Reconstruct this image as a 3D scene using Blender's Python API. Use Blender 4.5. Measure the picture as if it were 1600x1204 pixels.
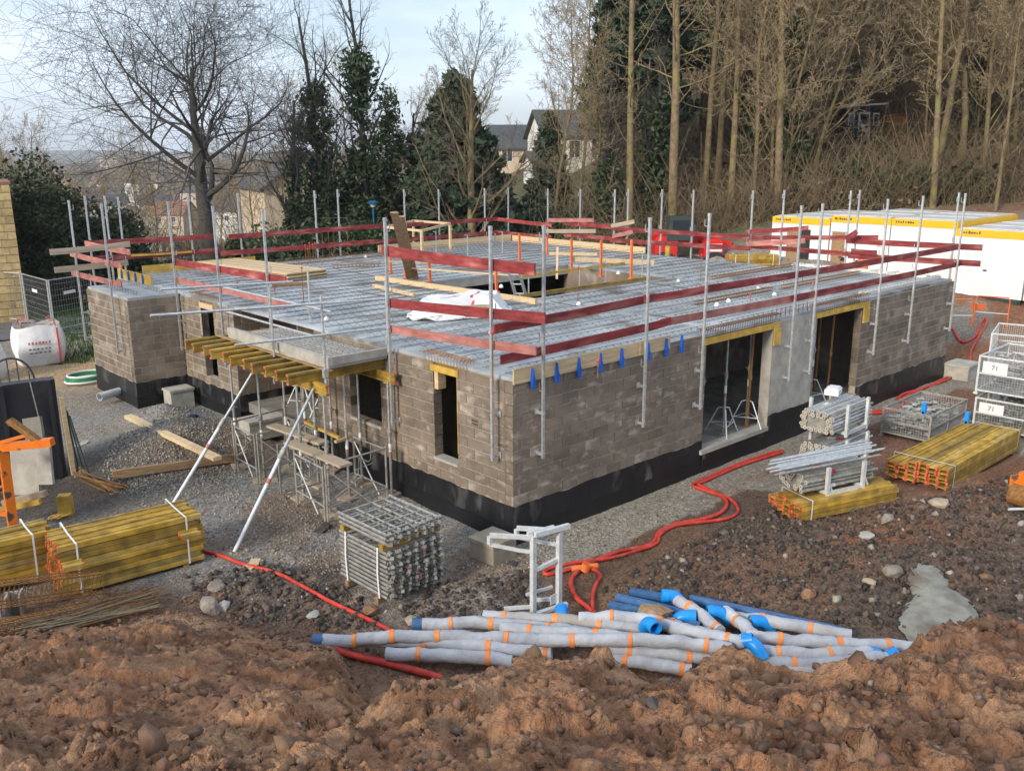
import bpy, math, random
import numpy as np
from mathutils import Vector, Matrix

for o in list(bpy.data.objects):
    bpy.data.objects.remove(o, do_unlink=True)
SC = bpy.context.scene
COL = SC.collection
rnd = random.Random(7)
nrg = np.random.default_rng(11)

# ------------------------------------------------------------------ camera
F_PX = 1410.3
CAM = np.array([-9.7333, -10.5986, 6.558])
YAW, PITCH, ROLL = math.radians(42.5288), math.radians(14.4206), math.radians(-0.26)
_fw = np.array([math.sin(YAW) * math.cos(PITCH), math.cos(YAW) * math.cos(PITCH), -math.sin(PITCH)])
_ri = np.array([math.cos(YAW), -math.sin(YAW), 0.0])
_up = np.cross(_ri, _fw)
_r = _ri * math.cos(ROLL) + _up * math.sin(ROLL)
_u = _up * math.cos(ROLL) - _ri * math.sin(ROLL)
SD = np.array([math.cos(YAW), -math.sin(YAW)])     # horizontal right of the view
TD = np.array([math.sin(YAW), math.cos(YAW)])      # horizontal forward of the view
cam = bpy.data.cameras.new('camera')
cam.sensor_width = 36.0
cam.lens = F_PX / 1600 * 36.0
cam.clip_start = 0.05
cam.clip_end = 12000
cam_o = bpy.data.objects.new('camera', cam)
COL.objects.link(cam_o)
m = Matrix.Identity(4)
for i in range(3):
    m[i][0], m[i][1], m[i][2], m[i][3] = _r[i], _u[i], -_fw[i], CAM[i]
cam_o.matrix_world = m
SC.camera = cam_o

# ------------------------------------------------------------------ sky and sun
SUN_EL, SUN_AZ = math.radians(24), math.radians(262)    # azimuth clockwise from +Y
world = bpy.data.worlds.new('World')
SC.world = world
world.use_nodes = True
nt = world.node_tree
nt.nodes.clear()
wo = nt.nodes.new('ShaderNodeOutputWorld')
bg = nt.nodes.new('ShaderNodeBackground')
sky = nt.nodes.new('ShaderNodeTexSky')
sky.sky_type = 'NISHITA'
sky.sun_disc = False
sky.sun_elevation = SUN_EL
sky.sun_rotation = SUN_AZ
sky.air_density = 1.0
sky.dust_density = 1.2
sky.ozone_density = 1.5
tc = nt.nodes.new('ShaderNodeTexCoord')
mp = nt.nodes.new('ShaderNodeMapping')
mp.inputs['Scale'].default_value = (1.1, 1.1, 4.5)
nz = nt.nodes.new('ShaderNodeTexNoise')
nz.inputs['Scale'].default_value = 2.3
nz.inputs['Detail'].default_value = 7
nz.inputs['Roughness'].default_value = 0.55
cr = nt.nodes.new('ShaderNodeValToRGB')
cr.color_ramp.elements[0].position = 0.36
cr.color_ramp.elements[0].color = (0.33, 0.33, 0.33, 1)
cr.color_ramp.elements[1].position = 0.62
cr.color_ramp.elements[1].color = (1, 1, 1, 1)
mx = nt.nodes.new('ShaderNodeMix')
mx.data_type = 'RGBA'
mx.inputs['B'].default_value = (7.8, 8.8, 10.2, 1)       # thin bright cloud veil
nt.links.new(tc.outputs['Generated'], mp.inputs['Vector'])
nt.links.new(mp.outputs['Vector'], nz.inputs['Vector'])
nt.links.new(nz.outputs['Fac'], cr.inputs['Fac'])
nt.links.new(cr.outputs['Color'], mx.inputs['Factor'])
nt.links.new(sky.outputs['Color'], mx.inputs['A'])
nt.links.new(mx.outputs['Result'], bg.inputs['Color'])
bg.inputs['Strength'].default_value = 0.098
nt.links.new(bg.outputs['Background'], wo.inputs['Surface'])

sun = bpy.data.lights.new('sun', 'SUN')
sun.energy = 2.5
sun.angle = math.radians(12)
sun.color = (1.0, 0.89, 0.73)
sun_o = bpy.data.objects.new('sun', sun)
COL.objects.link(sun_o)
sd = Vector((math.sin(SUN_AZ) * math.cos(SUN_EL), math.cos(SUN_AZ) * math.cos(SUN_EL), math.sin(SUN_EL)))
sun_o.rotation_euler = sd.to_track_quat('Z', 'Y').to_euler()

SC.render.engine = 'CYCLES'
SC.view_settings.view_transform = 'Standard'
SC.view_settings.look = 'None'
SC.view_settings.gamma = 1.0
SC.view_settings.use_curve_mapping = False
SC.view_settings.exposure = 0.66
SC.cycles.max_bounces = 3
SC.cycles.diffuse_bounces = 2
SC.cycles.use_adaptive_sampling = True
SC.cycles.adaptive_threshold = 0.02
SC.cycles.glossy_bounces = 2
SC.cycles.transparent_max_bounces = 8

# ------------------------------------------------------------------ point helpers
def ray(px, py):
    return _fw + _r * ((px - 800) / F_PX) + _u * ((602 - py) / F_PX)
def at(px, py, z=0.0):
    d = ray(px, py); return CAM + d * ((z - CAM[2]) / d[2])
def at_x(px, py, x):
    d = ray(px, py); return CAM + d * ((x - CAM[0]) / d[0])
def at_y(px, py, y):
    d = ray(px, py); return CAM + d * ((y - CAM[1]) / d[1])
def at_t(px, py, t):
    d = ray(px, py); return CAM + d * (t / (d[0] * TD[0] + d[1] * TD[1]))
def st(s, t):
    return CAM[0] + SD[0] * s + TD[0] * t, CAM[1] + SD[1] * s + TD[1] * t

# ------------------------------------------------------------------ noise
def _hash(ix, iy, seed):
    h = (ix.astype(np.int64) * 374761393 + iy.astype(np.int64) * 668265263 + seed * 974634777) & 0x7fffffff
    h = ((h ^ (h >> 13)) * 1274126177) & 0x7fffffff
    h = (h ^ (h >> 16)) & 0xffff
    return h / 65535.0
def vnoise(x, y, seed=0):
    x = np.asarray(x, float); y = np.asarray(y, float)
    ix = np.floor(x); iy = np.floor(y)
    fx = x - ix; fy = y - iy
    fx = fx * fx * fx * (fx * (fx * 6 - 15) + 10); fy = fy * fy * fy * (fy * (fy * 6 - 15) + 10)
    a = _hash(ix, iy, seed); b = _hash(ix + 1, iy, seed); c = _hash(ix, iy + 1, seed); d = _hash(ix + 1, iy + 1, seed)
    return (a + (b - a) * fx) * (1 - fy) + (c + (d - c) * fx) * fy
def fbm(x, y, o=4, seed=0, gain=0.5):
    s = 0; a = 1; n = 0
    ca, sa = math.cos(0.6), math.sin(0.6)
    for k in range(o):
        s = s + a * vnoise(x, y, seed + k * 17); n += a; a *= gain
        x, y = (x * ca - y * sa) * 2.03 + 7.1, (x * sa + y * ca) * 2.03 - 3.7
    return s / n
def sstep(x, a, b):
    t = np.clip((np.asarray(x, float) - a) / (b - a), 0, 1); return t * t * (3 - 2 * t)

# ------------------------------------------------------------------ mesh builder
class MB:
    def __init__(s): s.v = []; s.f = []; s.n = 0
    def add(s, v, f):
        b = s.n; s.v.extend([tuple(map(float, p)) for p in v]); s.n += len(v)
        s.f.extend([tuple(i + b for i in q) for q in f]); return s
    def box(s, c, size, rot=None):
        hx, hy, hz = size[0] / 2, size[1] / 2, size[2] / 2
        v = np.array([(-hx, -hy, -hz), (hx, -hy, -hz), (hx, hy, -hz), (-hx, hy, -hz), (-hx, -hy, hz), (hx, -hy, hz), (hx, hy, hz), (-hx, hy, hz)])
        if rot is not None: v = v @ np.asarray(rot).T
        return s.add(v + np.asarray(c, float), [(0, 3, 2, 1), (4, 5, 6, 7), (0, 1, 5, 4), (1, 2, 6, 5), (2, 3, 7, 6), (3, 0, 4, 7)])
    def ext(s, x0, x1, y0, y1, z0, z1):
        return s.box(((x0 + x1) / 2, (y0 + y1) / 2, (z0 + z1) / 2), (x1 - x0, y1 - y0, z1 - z0))
    def bar(s, p, q, w, h, up=(0, 0, 1)):
        p = np.asarray(p, float); q = np.asarray(q, float); d = q - p; L = np.linalg.norm(d); d = d / L
        up = np.asarray(up, float)
        if abs(d @ up) > 0.98: up = np.array([0.0, 1, 0]) if abs(d[1]) < .9 else np.array([1.0, 0, 0])
        sx = np.cross(d, up); sx /= np.linalg.norm(sx); uz = np.cross(sx, d)
        return s.box((p + q) / 2, (L, w, h), np.stack([d, sx, uz], 1))
    def tube(s, pts, r, n=8, caps=True):
        pts = np.asarray(pts, float); k = len(pts)
        r = np.full(k, r) if np.isscalar(r) else np.asarray(r, float)
        tg = np.gradient(pts, axis=0); tg /= (np.linalg.norm(tg, axis=1, keepdims=True) + 1e-12)
        ref = np.array([0, 0, 1.0]) if abs(tg[0, 2]) < .9 else np.array([1.0, 0, 0])
        a = np.arange(n) * 2 * math.pi / n
        V = np.empty((k, n, 3)); u = np.cross(tg[0], ref); u /= np.linalg.norm(u)
        for i in range(k):
            u = u - tg[i] * (u @ tg[i]); u /= (np.linalg.norm(u) + 1e-12); w = np.cross(tg[i], u)
            V[i] = pts[i] + r[i] * (np.cos(a)[:, None] * u + np.sin(a)[:, None] * w)
        f = [(i * n + j, i * n + (j + 1) % n, (i + 1) * n + (j + 1) % n, (i + 1) * n + j) for i in range(k - 1) for j in range(n)]
        if caps: f += [tuple(range(n))[::-1], tuple((k - 1) * n + j for j in range(n))]
        return s.add(V.reshape(-1, 3), f)
    def cyl(s, p, q, r, n=10, r2=None): return s.tube([p, q], [r, r if r2 is None else r2], n)
    def pipe(s, pts, r, ri, n=14):            # open hollow tube
        s.tube(pts, r, n, caps=False)
        m2 = MB().tube(pts, ri, n, caps=False); s.add(m2.v, [q[::-1] for q in m2.f])
        k = len(pts)
        b0 = s.n - 2 * k * n
        for e in (0, k - 1):
            for j in range(n):
                s.f.append((b0 + e * n + j, b0 + e * n + (j + 1) % n, b0 + k * n + e * n + (j + 1) % n, b0 + k * n + e * n + j))
        return s
    def prism(s, poly, z0, z1, M=None):       # polygon in xy extruded along z
        n = len(poly); v = np.array([(x, y, z0) for x, y in poly] + [(x, y, z1) for x, y in poly], float)
        f = [tuple(range(n))[::-1], tuple(range(n, 2 * n))] + [(i, (i + 1) % n, n + (i + 1) % n, n + i) for i in range(n)]
        if M is not None: v = v @ np.asarray(M[0]).T + np.asarray(M[1], float)
        return s.add(v, f)
    def mesh(s, name, mat=None, smooth=False):
        me = bpy.data.meshes.new(name); me.from_pydata(s.v, [], s.f); me.update()
        if smooth:
            me.polygons.foreach_set('use_smooth', [True] * len(me.polygons))
            try: me.set_sharp_from_angle(angle=math.radians(42))
            except Exception: pass
        if mat is not None: me.materials.append(mat)
        return me
    def build(s, name, mat, parent=None, smooth=False):
        return link(name, s.mesh(name, mat, smooth), parent)
def link(name, me, parent=None):
    o = bpy.data.objects.new(name, me); COL.objects.link(o)
    if parent is not None: o.parent = parent
    return o
def big_mesh(name, V, Fq, mat, smooth=False):      # fast path: numpy arrays of verts and equal-size faces
    me = bpy.data.meshes.new(name)
    V = np.asarray(V, np.float32); Fq = np.asarray(Fq, np.int32); k = Fq.shape[1]
    me.vertices.add(len(V)); me.vertices.foreach_set('co', V.ravel())
    me.loops.add(Fq.size); me.loops.foreach_set('vertex_index', Fq.ravel())
    me.polygons.add(len(Fq)); me.polygons.foreach_set('loop_start', np.arange(0, Fq.size, k, dtype=np.int32))
    me.polygons.foreach_set('loop_total', np.full(len(Fq), k, np.int32))
    me.update(calc_edges=True)
    if smooth: me.polygons.foreach_set('use_smooth', np.ones(len(Fq), bool))
    if mat is not None: me.materials.append(mat)
    return me
def tag(o, label=None, cat=None, group=None, kind=None):
    if label: o['label'] = label
    if cat: o['category'] = cat
    if group: o['group'] = group
    if kind: o['kind'] = kind
    return o
def empty(name, loc=(0, 0, 0), rz=0, label=None, cat=None, group=None):
    o = bpy.data.objects.new(name, None); COL.objects.link(o); o.empty_display_size = 0.3
    o.location = tuple(map(float, loc)); o.rotation_euler = (0, 0, rz)
    return tag(o, label, cat, group)
def copy_tree(o, parent=None):
    c = o.copy(); COL.objects.link(c); c.parent = parent
    for ch in o.children: copy_tree(ch, c)
    return c
ORD = ['first', 'second', 'third', 'fourth', 'fifth', 'sixth', 'seventh', 'eighth', 'ninth', 'tenth', 'eleventh', 'twelfth', 'thirteenth', 'fourteenth', 'fifteenth', 'sixteenth', 'seventeenth', 'eighteenth', 'nineteenth', 'twentieth']
def rz3(a):
    c, s_ = math.cos(a), math.sin(a); return np.array([[c, -s_, 0], [s_, c, 0], [0, 0, 1.0]])
def frame_from(p, q):                          # location, rotation of an axis laid from p to q (horizontal)
    return math.atan2(q[1] - p[1], q[0] - p[0])

# ------------------------------------------------------------------ materials
MATS = {}
def mat(name, c1, c2=None, scale=6.0, rough=0.75, metal=0.0, bump=0.0, bscale=40.0, rand=0.0, detail=3, spec=0.4, ramp=(0.35, 0.68), stretch=None, c3=None, s3=2.0, t3=(0.55, 0.7), coord='Object', vcol=None, pebble=0, wn=None):
    m = bpy.data.materials.new(name); m.use_nodes = True; n = m.node_tree; L = n.links
    b = n.nodes['Principled BSDF']
    b.inputs['Roughness'].default_value = rough; b.inputs['Metallic'].default_value = metal
    b.inputs['Specular IOR Level'].default_value = spec
    t = n.nodes.new('ShaderNodeTexCoord'); src = t.outputs[coord]
    if rand > 0 or True:
        oi = n.nodes.new('ShaderNodeObjectInfo')
        ad = n.nodes.new('ShaderNodeVectorMath'); ad.operation = 'ADD'
        mu = n.nodes.new('ShaderNodeMath'); mu.operation = 'MULTIPLY'; mu.inputs[1].default_value = 37.0
        L.new(oi.outputs['Random'], mu.inputs[0]); L.new(src, ad.inputs[0]); L.new(mu.outputs[0], ad.inputs[1]); src = ad.outputs[0]
    if stretch:
        mpn = n.nodes.new('ShaderNodeMapping'); mpn.inputs['Scale'].default_value = stretch; L.new(src, mpn.inputs['Vector']); src = mpn.outputs[0]
    if vcol:
        at_ = n.nodes.new('ShaderNodeVertexColor'); at_.layer_name = vcol; col = at_.outputs['Color']
        nz = n.nodes.new('ShaderNodeTexNoise'); nz.inputs['Scale'].default_value = scale; nz.inputs['Detail'].default_value = detail; nz.inputs['Roughness'].default_value = .62; L.new(src, nz.inputs['Vector'])
        rp = n.nodes.new('ShaderNodeValToRGB'); rp.color_ramp.elements[0].position, rp.color_ramp.elements[1].position = ramp
        rp.color_ramp.elements[0].color = (*c1, 1); rp.color_ramp.elements[1].color = (*c2, 1); L.new(nz.outputs['Fac'], rp.inputs['Fac'])
        mm = n.nodes.new('ShaderNodeMix'); mm.data_type = 'RGBA'; mm.blend_type = 'MULTIPLY'; mm.inputs['Factor'].default_value = 1
        L.new(col, mm.inputs['A']); L.new(rp.outputs['Color'], mm.inputs['B']); col = mm.outputs['Result']
    elif c2 is None:
        rg = n.nodes.new('ShaderNodeRGB'); rg.outputs[0].default_value = (*c1, 1); col = rg.outputs[0]
    else:
        nz = n.nodes.new('ShaderNodeTexNoise'); nz.inputs['Scale'].default_value = scale; nz.inputs['Detail'].default_value = detail; nz.inputs['Roughness'].default_value = .62; L.new(src, nz.inputs['Vector'])
        rp = n.nodes.new('ShaderNodeValToRGB'); rp.color_ramp.elements[0].position, rp.color_ramp.elements[1].position = ramp
        rp.color_ramp.elements[0].color = (*c1, 1); rp.color_ramp.elements[1].color = (*c2, 1); L.new(nz.outputs['Fac'], rp.inputs['Fac']); col = rp.outputs['Color']
    if c3 is not None:
        n3 = n.nodes.new('ShaderNodeTexNoise'); n3.inputs['Scale'].default_value = s3; n3.inputs['Detail'].default_value = 3; L.new(src, n3.inputs['Vector'])
        r3 = n.nodes.new('ShaderNodeValToRGB'); r3.color_ramp.elements[0].position, r3.color_ramp.elements[1].position = t3; L.new(n3.outputs['Fac'], r3.inputs['Fac'])
        m3 = n.nodes.new('ShaderNodeMix'); m3.data_type = 'RGBA'; L.new(r3.outputs['Color'], m3.inputs['Factor']); L.new(col, m3.inputs['A']); m3.inputs['B'].default_value = (*c3, 1); col = m3.outputs['Result']
    if rand > 0:
        hs = n.nodes.new('ShaderNodeHueSaturation'); mr = n.nodes.new('ShaderNodeMapRange')
        mr.inputs['To Min'].default_value = 1 - rand; mr.inputs['To Max'].default_value = 1 + rand
        L.new(oi.outputs['Random'], mr.inputs['Value']); L.new(mr.outputs[0], hs.inputs['Value']); L.new(col, hs.inputs['Color']); col = hs.outputs['Color']
    if wn:
        ge = n.nodes.new('ShaderNodeNewGeometry'); wz = n.nodes.new('ShaderNodeTexNoise'); wz.inputs['Scale'].default_value = wn[0]; wz.inputs['Detail'].default_value = 4; L.new(ge.outputs['Position'], wz.inputs['Vector'])
        wr = n.nodes.new('ShaderNodeMapRange'); wr.inputs['From Min'].default_value = .33; wr.inputs['From Max'].default_value = .67; wr.inputs['To Min'].default_value = wn[1]; wr.inputs['To Max'].default_value = wn[2]; L.new(wz.outputs['Fac'], wr.inputs['Value'])
        ws = n.nodes.new('ShaderNodeVectorMath'); ws.operation = 'SCALE'; L.new(col, ws.inputs[0]); L.new(wr.outputs[0], ws.inputs['Scale']); col = ws.outputs[0]
    if pebble:
        vo = n.nodes.new('ShaderNodeTexVoronoi'); vo.inputs['Scale'].default_value = pebble; L.new(src, vo.inputs['Vector'])
        sp = n.nodes.new('ShaderNodeSeparateColor'); L.new(vo.outputs['Color'], sp.inputs[0]); mr2 = n.nodes.new('ShaderNodeMapRange'); mr2.inputs['To Min'].default_value = .62; mr2.inputs['To Max'].default_value = 1.38; L.new(sp.outputs[0], mr2.inputs['Value'])
        mv = n.nodes.new('ShaderNodeVectorMath'); mv.operation = 'SCALE'; L.new(col, mv.inputs[0]); L.new(mr2.outputs[0], mv.inputs['Scale']); col = mv.outputs[0]
    L.new(col, b.inputs['Base Color'])
    if bump > 0:
        nb = n.nodes.new('ShaderNodeTexNoise'); nb.inputs['Scale'].default_value = bscale; nb.inputs['Detail'].default_value = 2; L.new(src, nb.inputs['Vector'])
        bp = n.nodes.new('ShaderNodeBump'); bp.inputs['Strength'].default_value = bump; bp.inputs['Distance'].default_value = 0.02; L.new(nb.outputs['Fac'] if not pebble else vo.outputs['Distance'], bp.inputs['Height']); bp.invert = bool(pebble); L.new(bp.outputs['Normal'], b.inputs['Normal'])
    MATS[name] = m
    return m
M_block = mat('concrete_block', (.158, .122, .092), (.220, .180, .143), .9, .92, bump=.35, bscale=30, rand=.11, wn=(1.3, .80, 1.16), c3=(.33, .29, .245), s3=1.1, t3=(.56, .70), ramp=(.3, .7))
M_mortar = mat('mortar', (.36, .31, .24), (.46, .41, .33), 9, .95, bump=.3)
M_bitumen = mat('bitumen_coating', (.007, .008, .010), (.016, .017, .020), 4, .45, bump=.25, bscale=25, c3=(.13, .125, .12), s3=2.6, t3=(.53, .76), stretch=(1, 1, .5))
M_bitumen2 = mat('bitumen_smooth', (.006, .007, .009), (.013, .014, .017), 3, .4, bump=.1, bscale=12)
M_conc = mat('cast_concrete', (.30, .285, .25), (.44, .42, .375), 3, .85, bump=.25, bscale=30)
M_concd = mat('damp_concrete', (.15, .14, .12), (.27, .25, .215), 2.5, .8, bump=.3, bscale=30)
M_slab = mat('precast_slab', (.30, .325, .34), (.43, .46, .48), 1.3, .6, wn=(.7, .78, 1.15), bump=.25, bscale=22, rand=.1, c3=(.16, .15, .135), s3=.8, t3=(.56, .68))
M_galv = mat('galvanised_steel', (.40, .42, .43), (.60, .62, .63), 14, .42, .55, rand=.08)
M_galvd = mat('dull_galvanised_steel', (.24, .24, .225), (.42, .41, .38), 12, .55, .4, rand=.12, c3=(.30, .22, .14), s3=4, t3=(.58, .75))
M_galvw = mat('white_zinc', (.55, .58, .59), (.72, .74, .75), 10, .5, .3)
M_red = mat('red_painted_board', (.185, .020, .022), (.27, .045, .045), 5, .75, rand=.22, wn=(3.0, .7, 1.2), bump=.2, bscale=30, c3=(.42, .15, .13), s3=2.6, t3=(.50, .74), stretch=(.5, 3, 3))
M_redf = mat('faded_red_board', (.34, .115, .10), (.44, .21, .18), 4, .8, rand=.16, wn=(3.0, .75, 1.15), bump=.2, stretch=(.5, 3, 3))
M_tim = mat('pale_timber', (.50, .36, .20), (.66, .51, .32), 4, .7, rand=.1, bump=.15, stretch=(.35, 5, 5))
M_timd = mat('weathered_timber', (.22, .135, .07), (.38, .25, .14), 4, .8, rand=.18, bump=.25, stretch=(.35, 5, 5))
M_timg = mat('grey_timber', (.30, .24, .17), (.44, .36, .27), 4, .85, rand=.15, bump=.25, stretch=(.35, 5, 5))
M_yel = mat('yellow_formwork_beam', (.29, .175, .022), (.44, .275, .035), 4, .65, rand=.32, wn=(5.0, .62, 1.2), bump=.15, stretch=(.4, 5, 5), c3=(.34, .27, .12), s3=1.6, t3=(.5, .72))
M_ylw = mat('bright_yellow_panel', (.46, .285, .045), (.60, .39, .08), 4, .6, rand=.1, wn=(4.0, .75, 1.1))
M_org = mat('orange_beam_end', (.50, .07, .035), (.62, .15, .075), 20, .6, rand=.25)
M_orgm = mat('orange_paint', (.66, .155, .012), (.74, .20, .02), 5, .45, c3=(.10, .06, .045), s3=5, t3=(.60, .66), bump=.1)
M_orgp = mat('orange_post', (.68, .14, .03), (.75, .2, .06), 8, .5, rand=.08)
M_rust = mat('rusty_rebar', (.17, .075, .022), (.33, .17, .055), 18, .85, rand=.2)
M_rusts = mat('steel_rebar', (.17, .14, .10), (.30, .22, .12), 14, .6, .3, rand=.3)
M_wire = mat('dark_wire', (.12, .12, .122), (.20, .195, .185), 20, .6, .3)
M_blue = mat('blue_steel_wedge', (.008, .085, .42), (.012, .12, .52), 8, .4)
M_bluep = mat('blue_pipe_fitting', (.01, .24, .70), (.015, .30, .80), 8, .35)
M_bluec = mat('blue_corrugated_pipe', (.035, .10, .23), (.06, .15, .31), 5, .45, rand=.1)
M_wrap = mat('grey_geotextile', (.33, .345, .385), (.47, .485, .525), 3.0, .9, rand=.08, bump=1.0, bscale=11, c3=(.34, .31, .28), s3=1.1, t3=(.58, .74))
M_tape = mat('orange_tape', (.78, .22, .05), (.82, .30, .08), 8, .5)
M_hose = mat('red_hose', (.50, .035, .022), (.62, .065, .04), 6, .6, wn=(6.0, .7, 1.1), c3=(.34, .14, .09), s3=2.5, t3=(.6, .8))
M_white = mat('white_bag', (.62, .62, .63), (.76, .76, .77), 3, .8, bump=.8, bscale=5)
M_strap = mat('white_strap', (.72, .72, .72), None, rough=.5)
M_cont = mat('white_container', (.70, .71, .72), (.78, .79, .80), 1, .5, wn=(1.2, .9, 1.03), stretch=(1, 1, .3))
M_contr = mat('container_roof', (.42, .42, .41), (.56, .55, .52), 1.2, .7)
M_conty = mat('yellow_band', (.70, .40, .006), (.76, .45, .02), 2, .5)
M_black = mat('black_panel', (.016, .016, .022), (.026, .025, .030), 2, .5, c3=(.05, .045, .045), s3=1.4, t3=(.6, .8))
M_dark = mat('dark_steel', (.03, .045, .045), (.05, .065, .06), 6, .5)
M_glass = mat('window_glass', (.03, .035, .045), None, rough=.08, spec=.6)
M_brick = mat('yellow_stone', (.36, .26, .12), (.50, .38, .19), 4, .9, bump=.5, bscale=30, rand=.2)
M_render = mat('white_render', (.60, .585, .55), (.70, .685, .65), 2, .9)
M_beige = mat('beige_render', (.46, .37, .275), (.54, .44, .34), 2, .9)
M_roof = mat('slate_roof', (.045, .05, .06), (.085, .09, .10), 5, .75, bump=.4, bscale=12)
M_roofr = mat('red_roof', (.20, .095, .065), (.27, .13, .09), 4, .8)
M_bark = mat('bark', (.12, .088, .052), (.24, .18, .105), 5, .95, bump=.6, bscale=18, c3=(.20, .185, .06), s3=1.4, t3=(.5, .7))
M_barkd = mat('dark_bark', (.035, .032, .030), (.075, .068, .060), 5, .95, bump=.6, bscale=18, c3=(.075, .075, .035), s3=1.2, t3=(.55, .75))
M_twig = mat('bare_twigs', (.21, .165, .10), (.38, .295, .18), 2, .95, rand=.2)
M_twigd = mat('dark_twigs', (.045, .042, .042), (.085, .078, .072), 2, .95, rand=.15)
M_ivy = mat('ivy_leaves', (.016, .032, .013), (.065, .100, .040), 3.5, .55, rand=.2)
M_conif = mat('conifer_needles', (.016, .034, .020), (.055, .085, .042), 2.4, .7, rand=.15)
M_shrub = mat('evergreen_leaves', (.018, .030, .010), (.060, .080, .028), 1.2, .65, rand=.25)
M_dry = mat('dry_leaves', (.16, .105, .06), (.27, .19, .11), 2, .9, rand=.2)
M_grass = mat('grass', (.03, .07, .012), (.07, .13, .03), 3, .9)
M_rock = mat('stone', (.16, .13, .105), (.32, .28, .235), 6, .9, bump=.6, bscale=30, rand=.35)
M_rockd = mat('dark_rubble', (.042, .037, .036), (.115, .098, .086), 5, .85, bump=.5, bscale=30, rand=.3)
M_gravel = mat('gravel_stones', (.17, .155, .135), (.34, .31, .27), 5, .9, rand=.2)
M_clod = mat('soil_clod', (.15, .078, .045), (.28, .16, .095), 7, .95, bump=.8, bscale=35, rand=.2)
M_redm = mat('red_machine', (.55, .02, .018), (.62, .03, .025), 3, .4)
M_rub = mat('rubber', (.02, .02, .02), (.035, .035, .035), 8, .8)
M_lamp = mat('blue_lamp_paint', (.01, .13, .24), None, rough=.45)
M_green = mat('green_hose', (.01, .20, .07), None, rough=.45)
M_skin = mat('skin', (.45, .25, .17), None, rough=.6)
M_hair = mat('dark_hair', (.015, .012, .010), None, rough=.7)
M_navy = mat('navy_workwear', (.015, .02, .06), None, rough=.85)
M_text = mat('dark_print', (.06, .05, .05), None, rough=.7)
M_textr = mat('red_print', (.55, .06, .06), None, rough=.7)
# ================================================================== TERRAIN
CX = np.array([-400, 0, 500, 640, 700, 780, 835, 870, 930, 1000, 1060, 1130, 1230, 1265, 1300, 1400, 1480, 1530, 1600, 2200], float)
CY = np.array([1330, 1330, 1150, 1062, 1054, 1034, 1008, 1030, 1020, 1040, 1050, 1028, 1050, 1058, 1046, 1026, 990, 968, 974, 980], float)
def gz_base(x, y):
    dx = x - CAM[0]; dy = y - CAM[1]
    s = dx * SD[0] + dy * SD[1]; t = dx * TD[0] + dy * TD[1]
    t0 = np.interp(s, [-30, -10, 0, 13, 30], [60, 55, 42, 27.5, 24])
    ms = np.interp(s, [-30, -15, 0, 8, 20], [-.06, -.02, .12, .2, .22])
    d = np.maximum(0, t - t0)
    z = ms * np.minimum(d, 38)
    z = z + .30 * np.clip(t - 60, 0, 160) * sstep(s - .05 * t, 4, 30) * sstep(t, 56, 80)
    z = z - (.13 * np.clip(t - 62, 0, 180) - 14 * sstep(t, 450, 1200)) * sstep(-s - .02 * t, -2, 22)
    far = sstep(t, 1500, 3600) * (20 + 24 * fbm(s / 900, t / 900, 3, 5)) * sstep(-s + .4 * t, 0, 600)
    z = z + far + sstep(t, 70, 200) * 2.5 * (fbm(x / 60, y / 60, 3, 9) - .5)
    # mound the photographer stands on
    tt = np.maximum(t, .3)
    b = np.clip(s / tt, -3, 3)
    pxb = 800 + F_PX * b * math.cos(PITCH) * .93
    k = np.tan(PITCH + np.arctan((np.interp(pxb, CX, CY) - 602) / F_PX))
    tc = np.clip(1.21 / (k - .38), 2.2, 7.2)
    sl = np.interp(pxb, [-400, 300, 520, 640, 2000], [.46, .46, .53, .85, .85])
    zz = np.where(t < tc, 5.35 - .38 * np.maximum(t, .8), 5.35 - .38 * tc - sl * (t - tc))
    zm = np.maximum(zz, 0)
    return np.maximum(z, 0) * (zm > 0) + z * (zm <= 0) + zm * (t < 14), s, t, np.where(t < 14, zm, 0), pxb
P_heap = at(275, 700, 0); P_heap2 = at(255, 655, 0); P_rub = at(1330, 872, 0); P_rub2 = at(1560, 800, 0)
def clods(x, y, cell, r0, r1, seed, prob):
    # rounded lumps of random size sitting in a jittered grid
    h = np.zeros_like(x); ix = np.floor(x / cell); iy = np.floor(y / cell)
    wx = x + .12 * cell * (fbm(x / cell * 2.5, y / cell * 2.5, 2, seed) - .5) * 4; wy = y + .12 * cell * (fbm(x / cell * 2.5 + 9, y / cell * 2.5, 2, seed) - .5) * 4
    for dx in (-1, 0, 1):
        for dy in (-1, 0, 1):
            a = ix + dx; b = iy + dy; px = (a + _hash(a, b, seed)) * cell; py = (b + _hash(a, b, seed + 1)) * cell
            r = r0 + (r1 - r0) * _hash(a, b, seed + 2) ** 2; on = _hash(a, b, seed + 3) < prob; el = .7 + .6 * _hash(a, b, seed + 4)
            d2 = ((wx - px) * el) ** 2 + ((wy - py) / el) ** 2
            h = np.maximum(h, np.where(on, np.sqrt(np.maximum(0, 1 - d2 / (r * r))) * r, 0))
    return h
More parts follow.
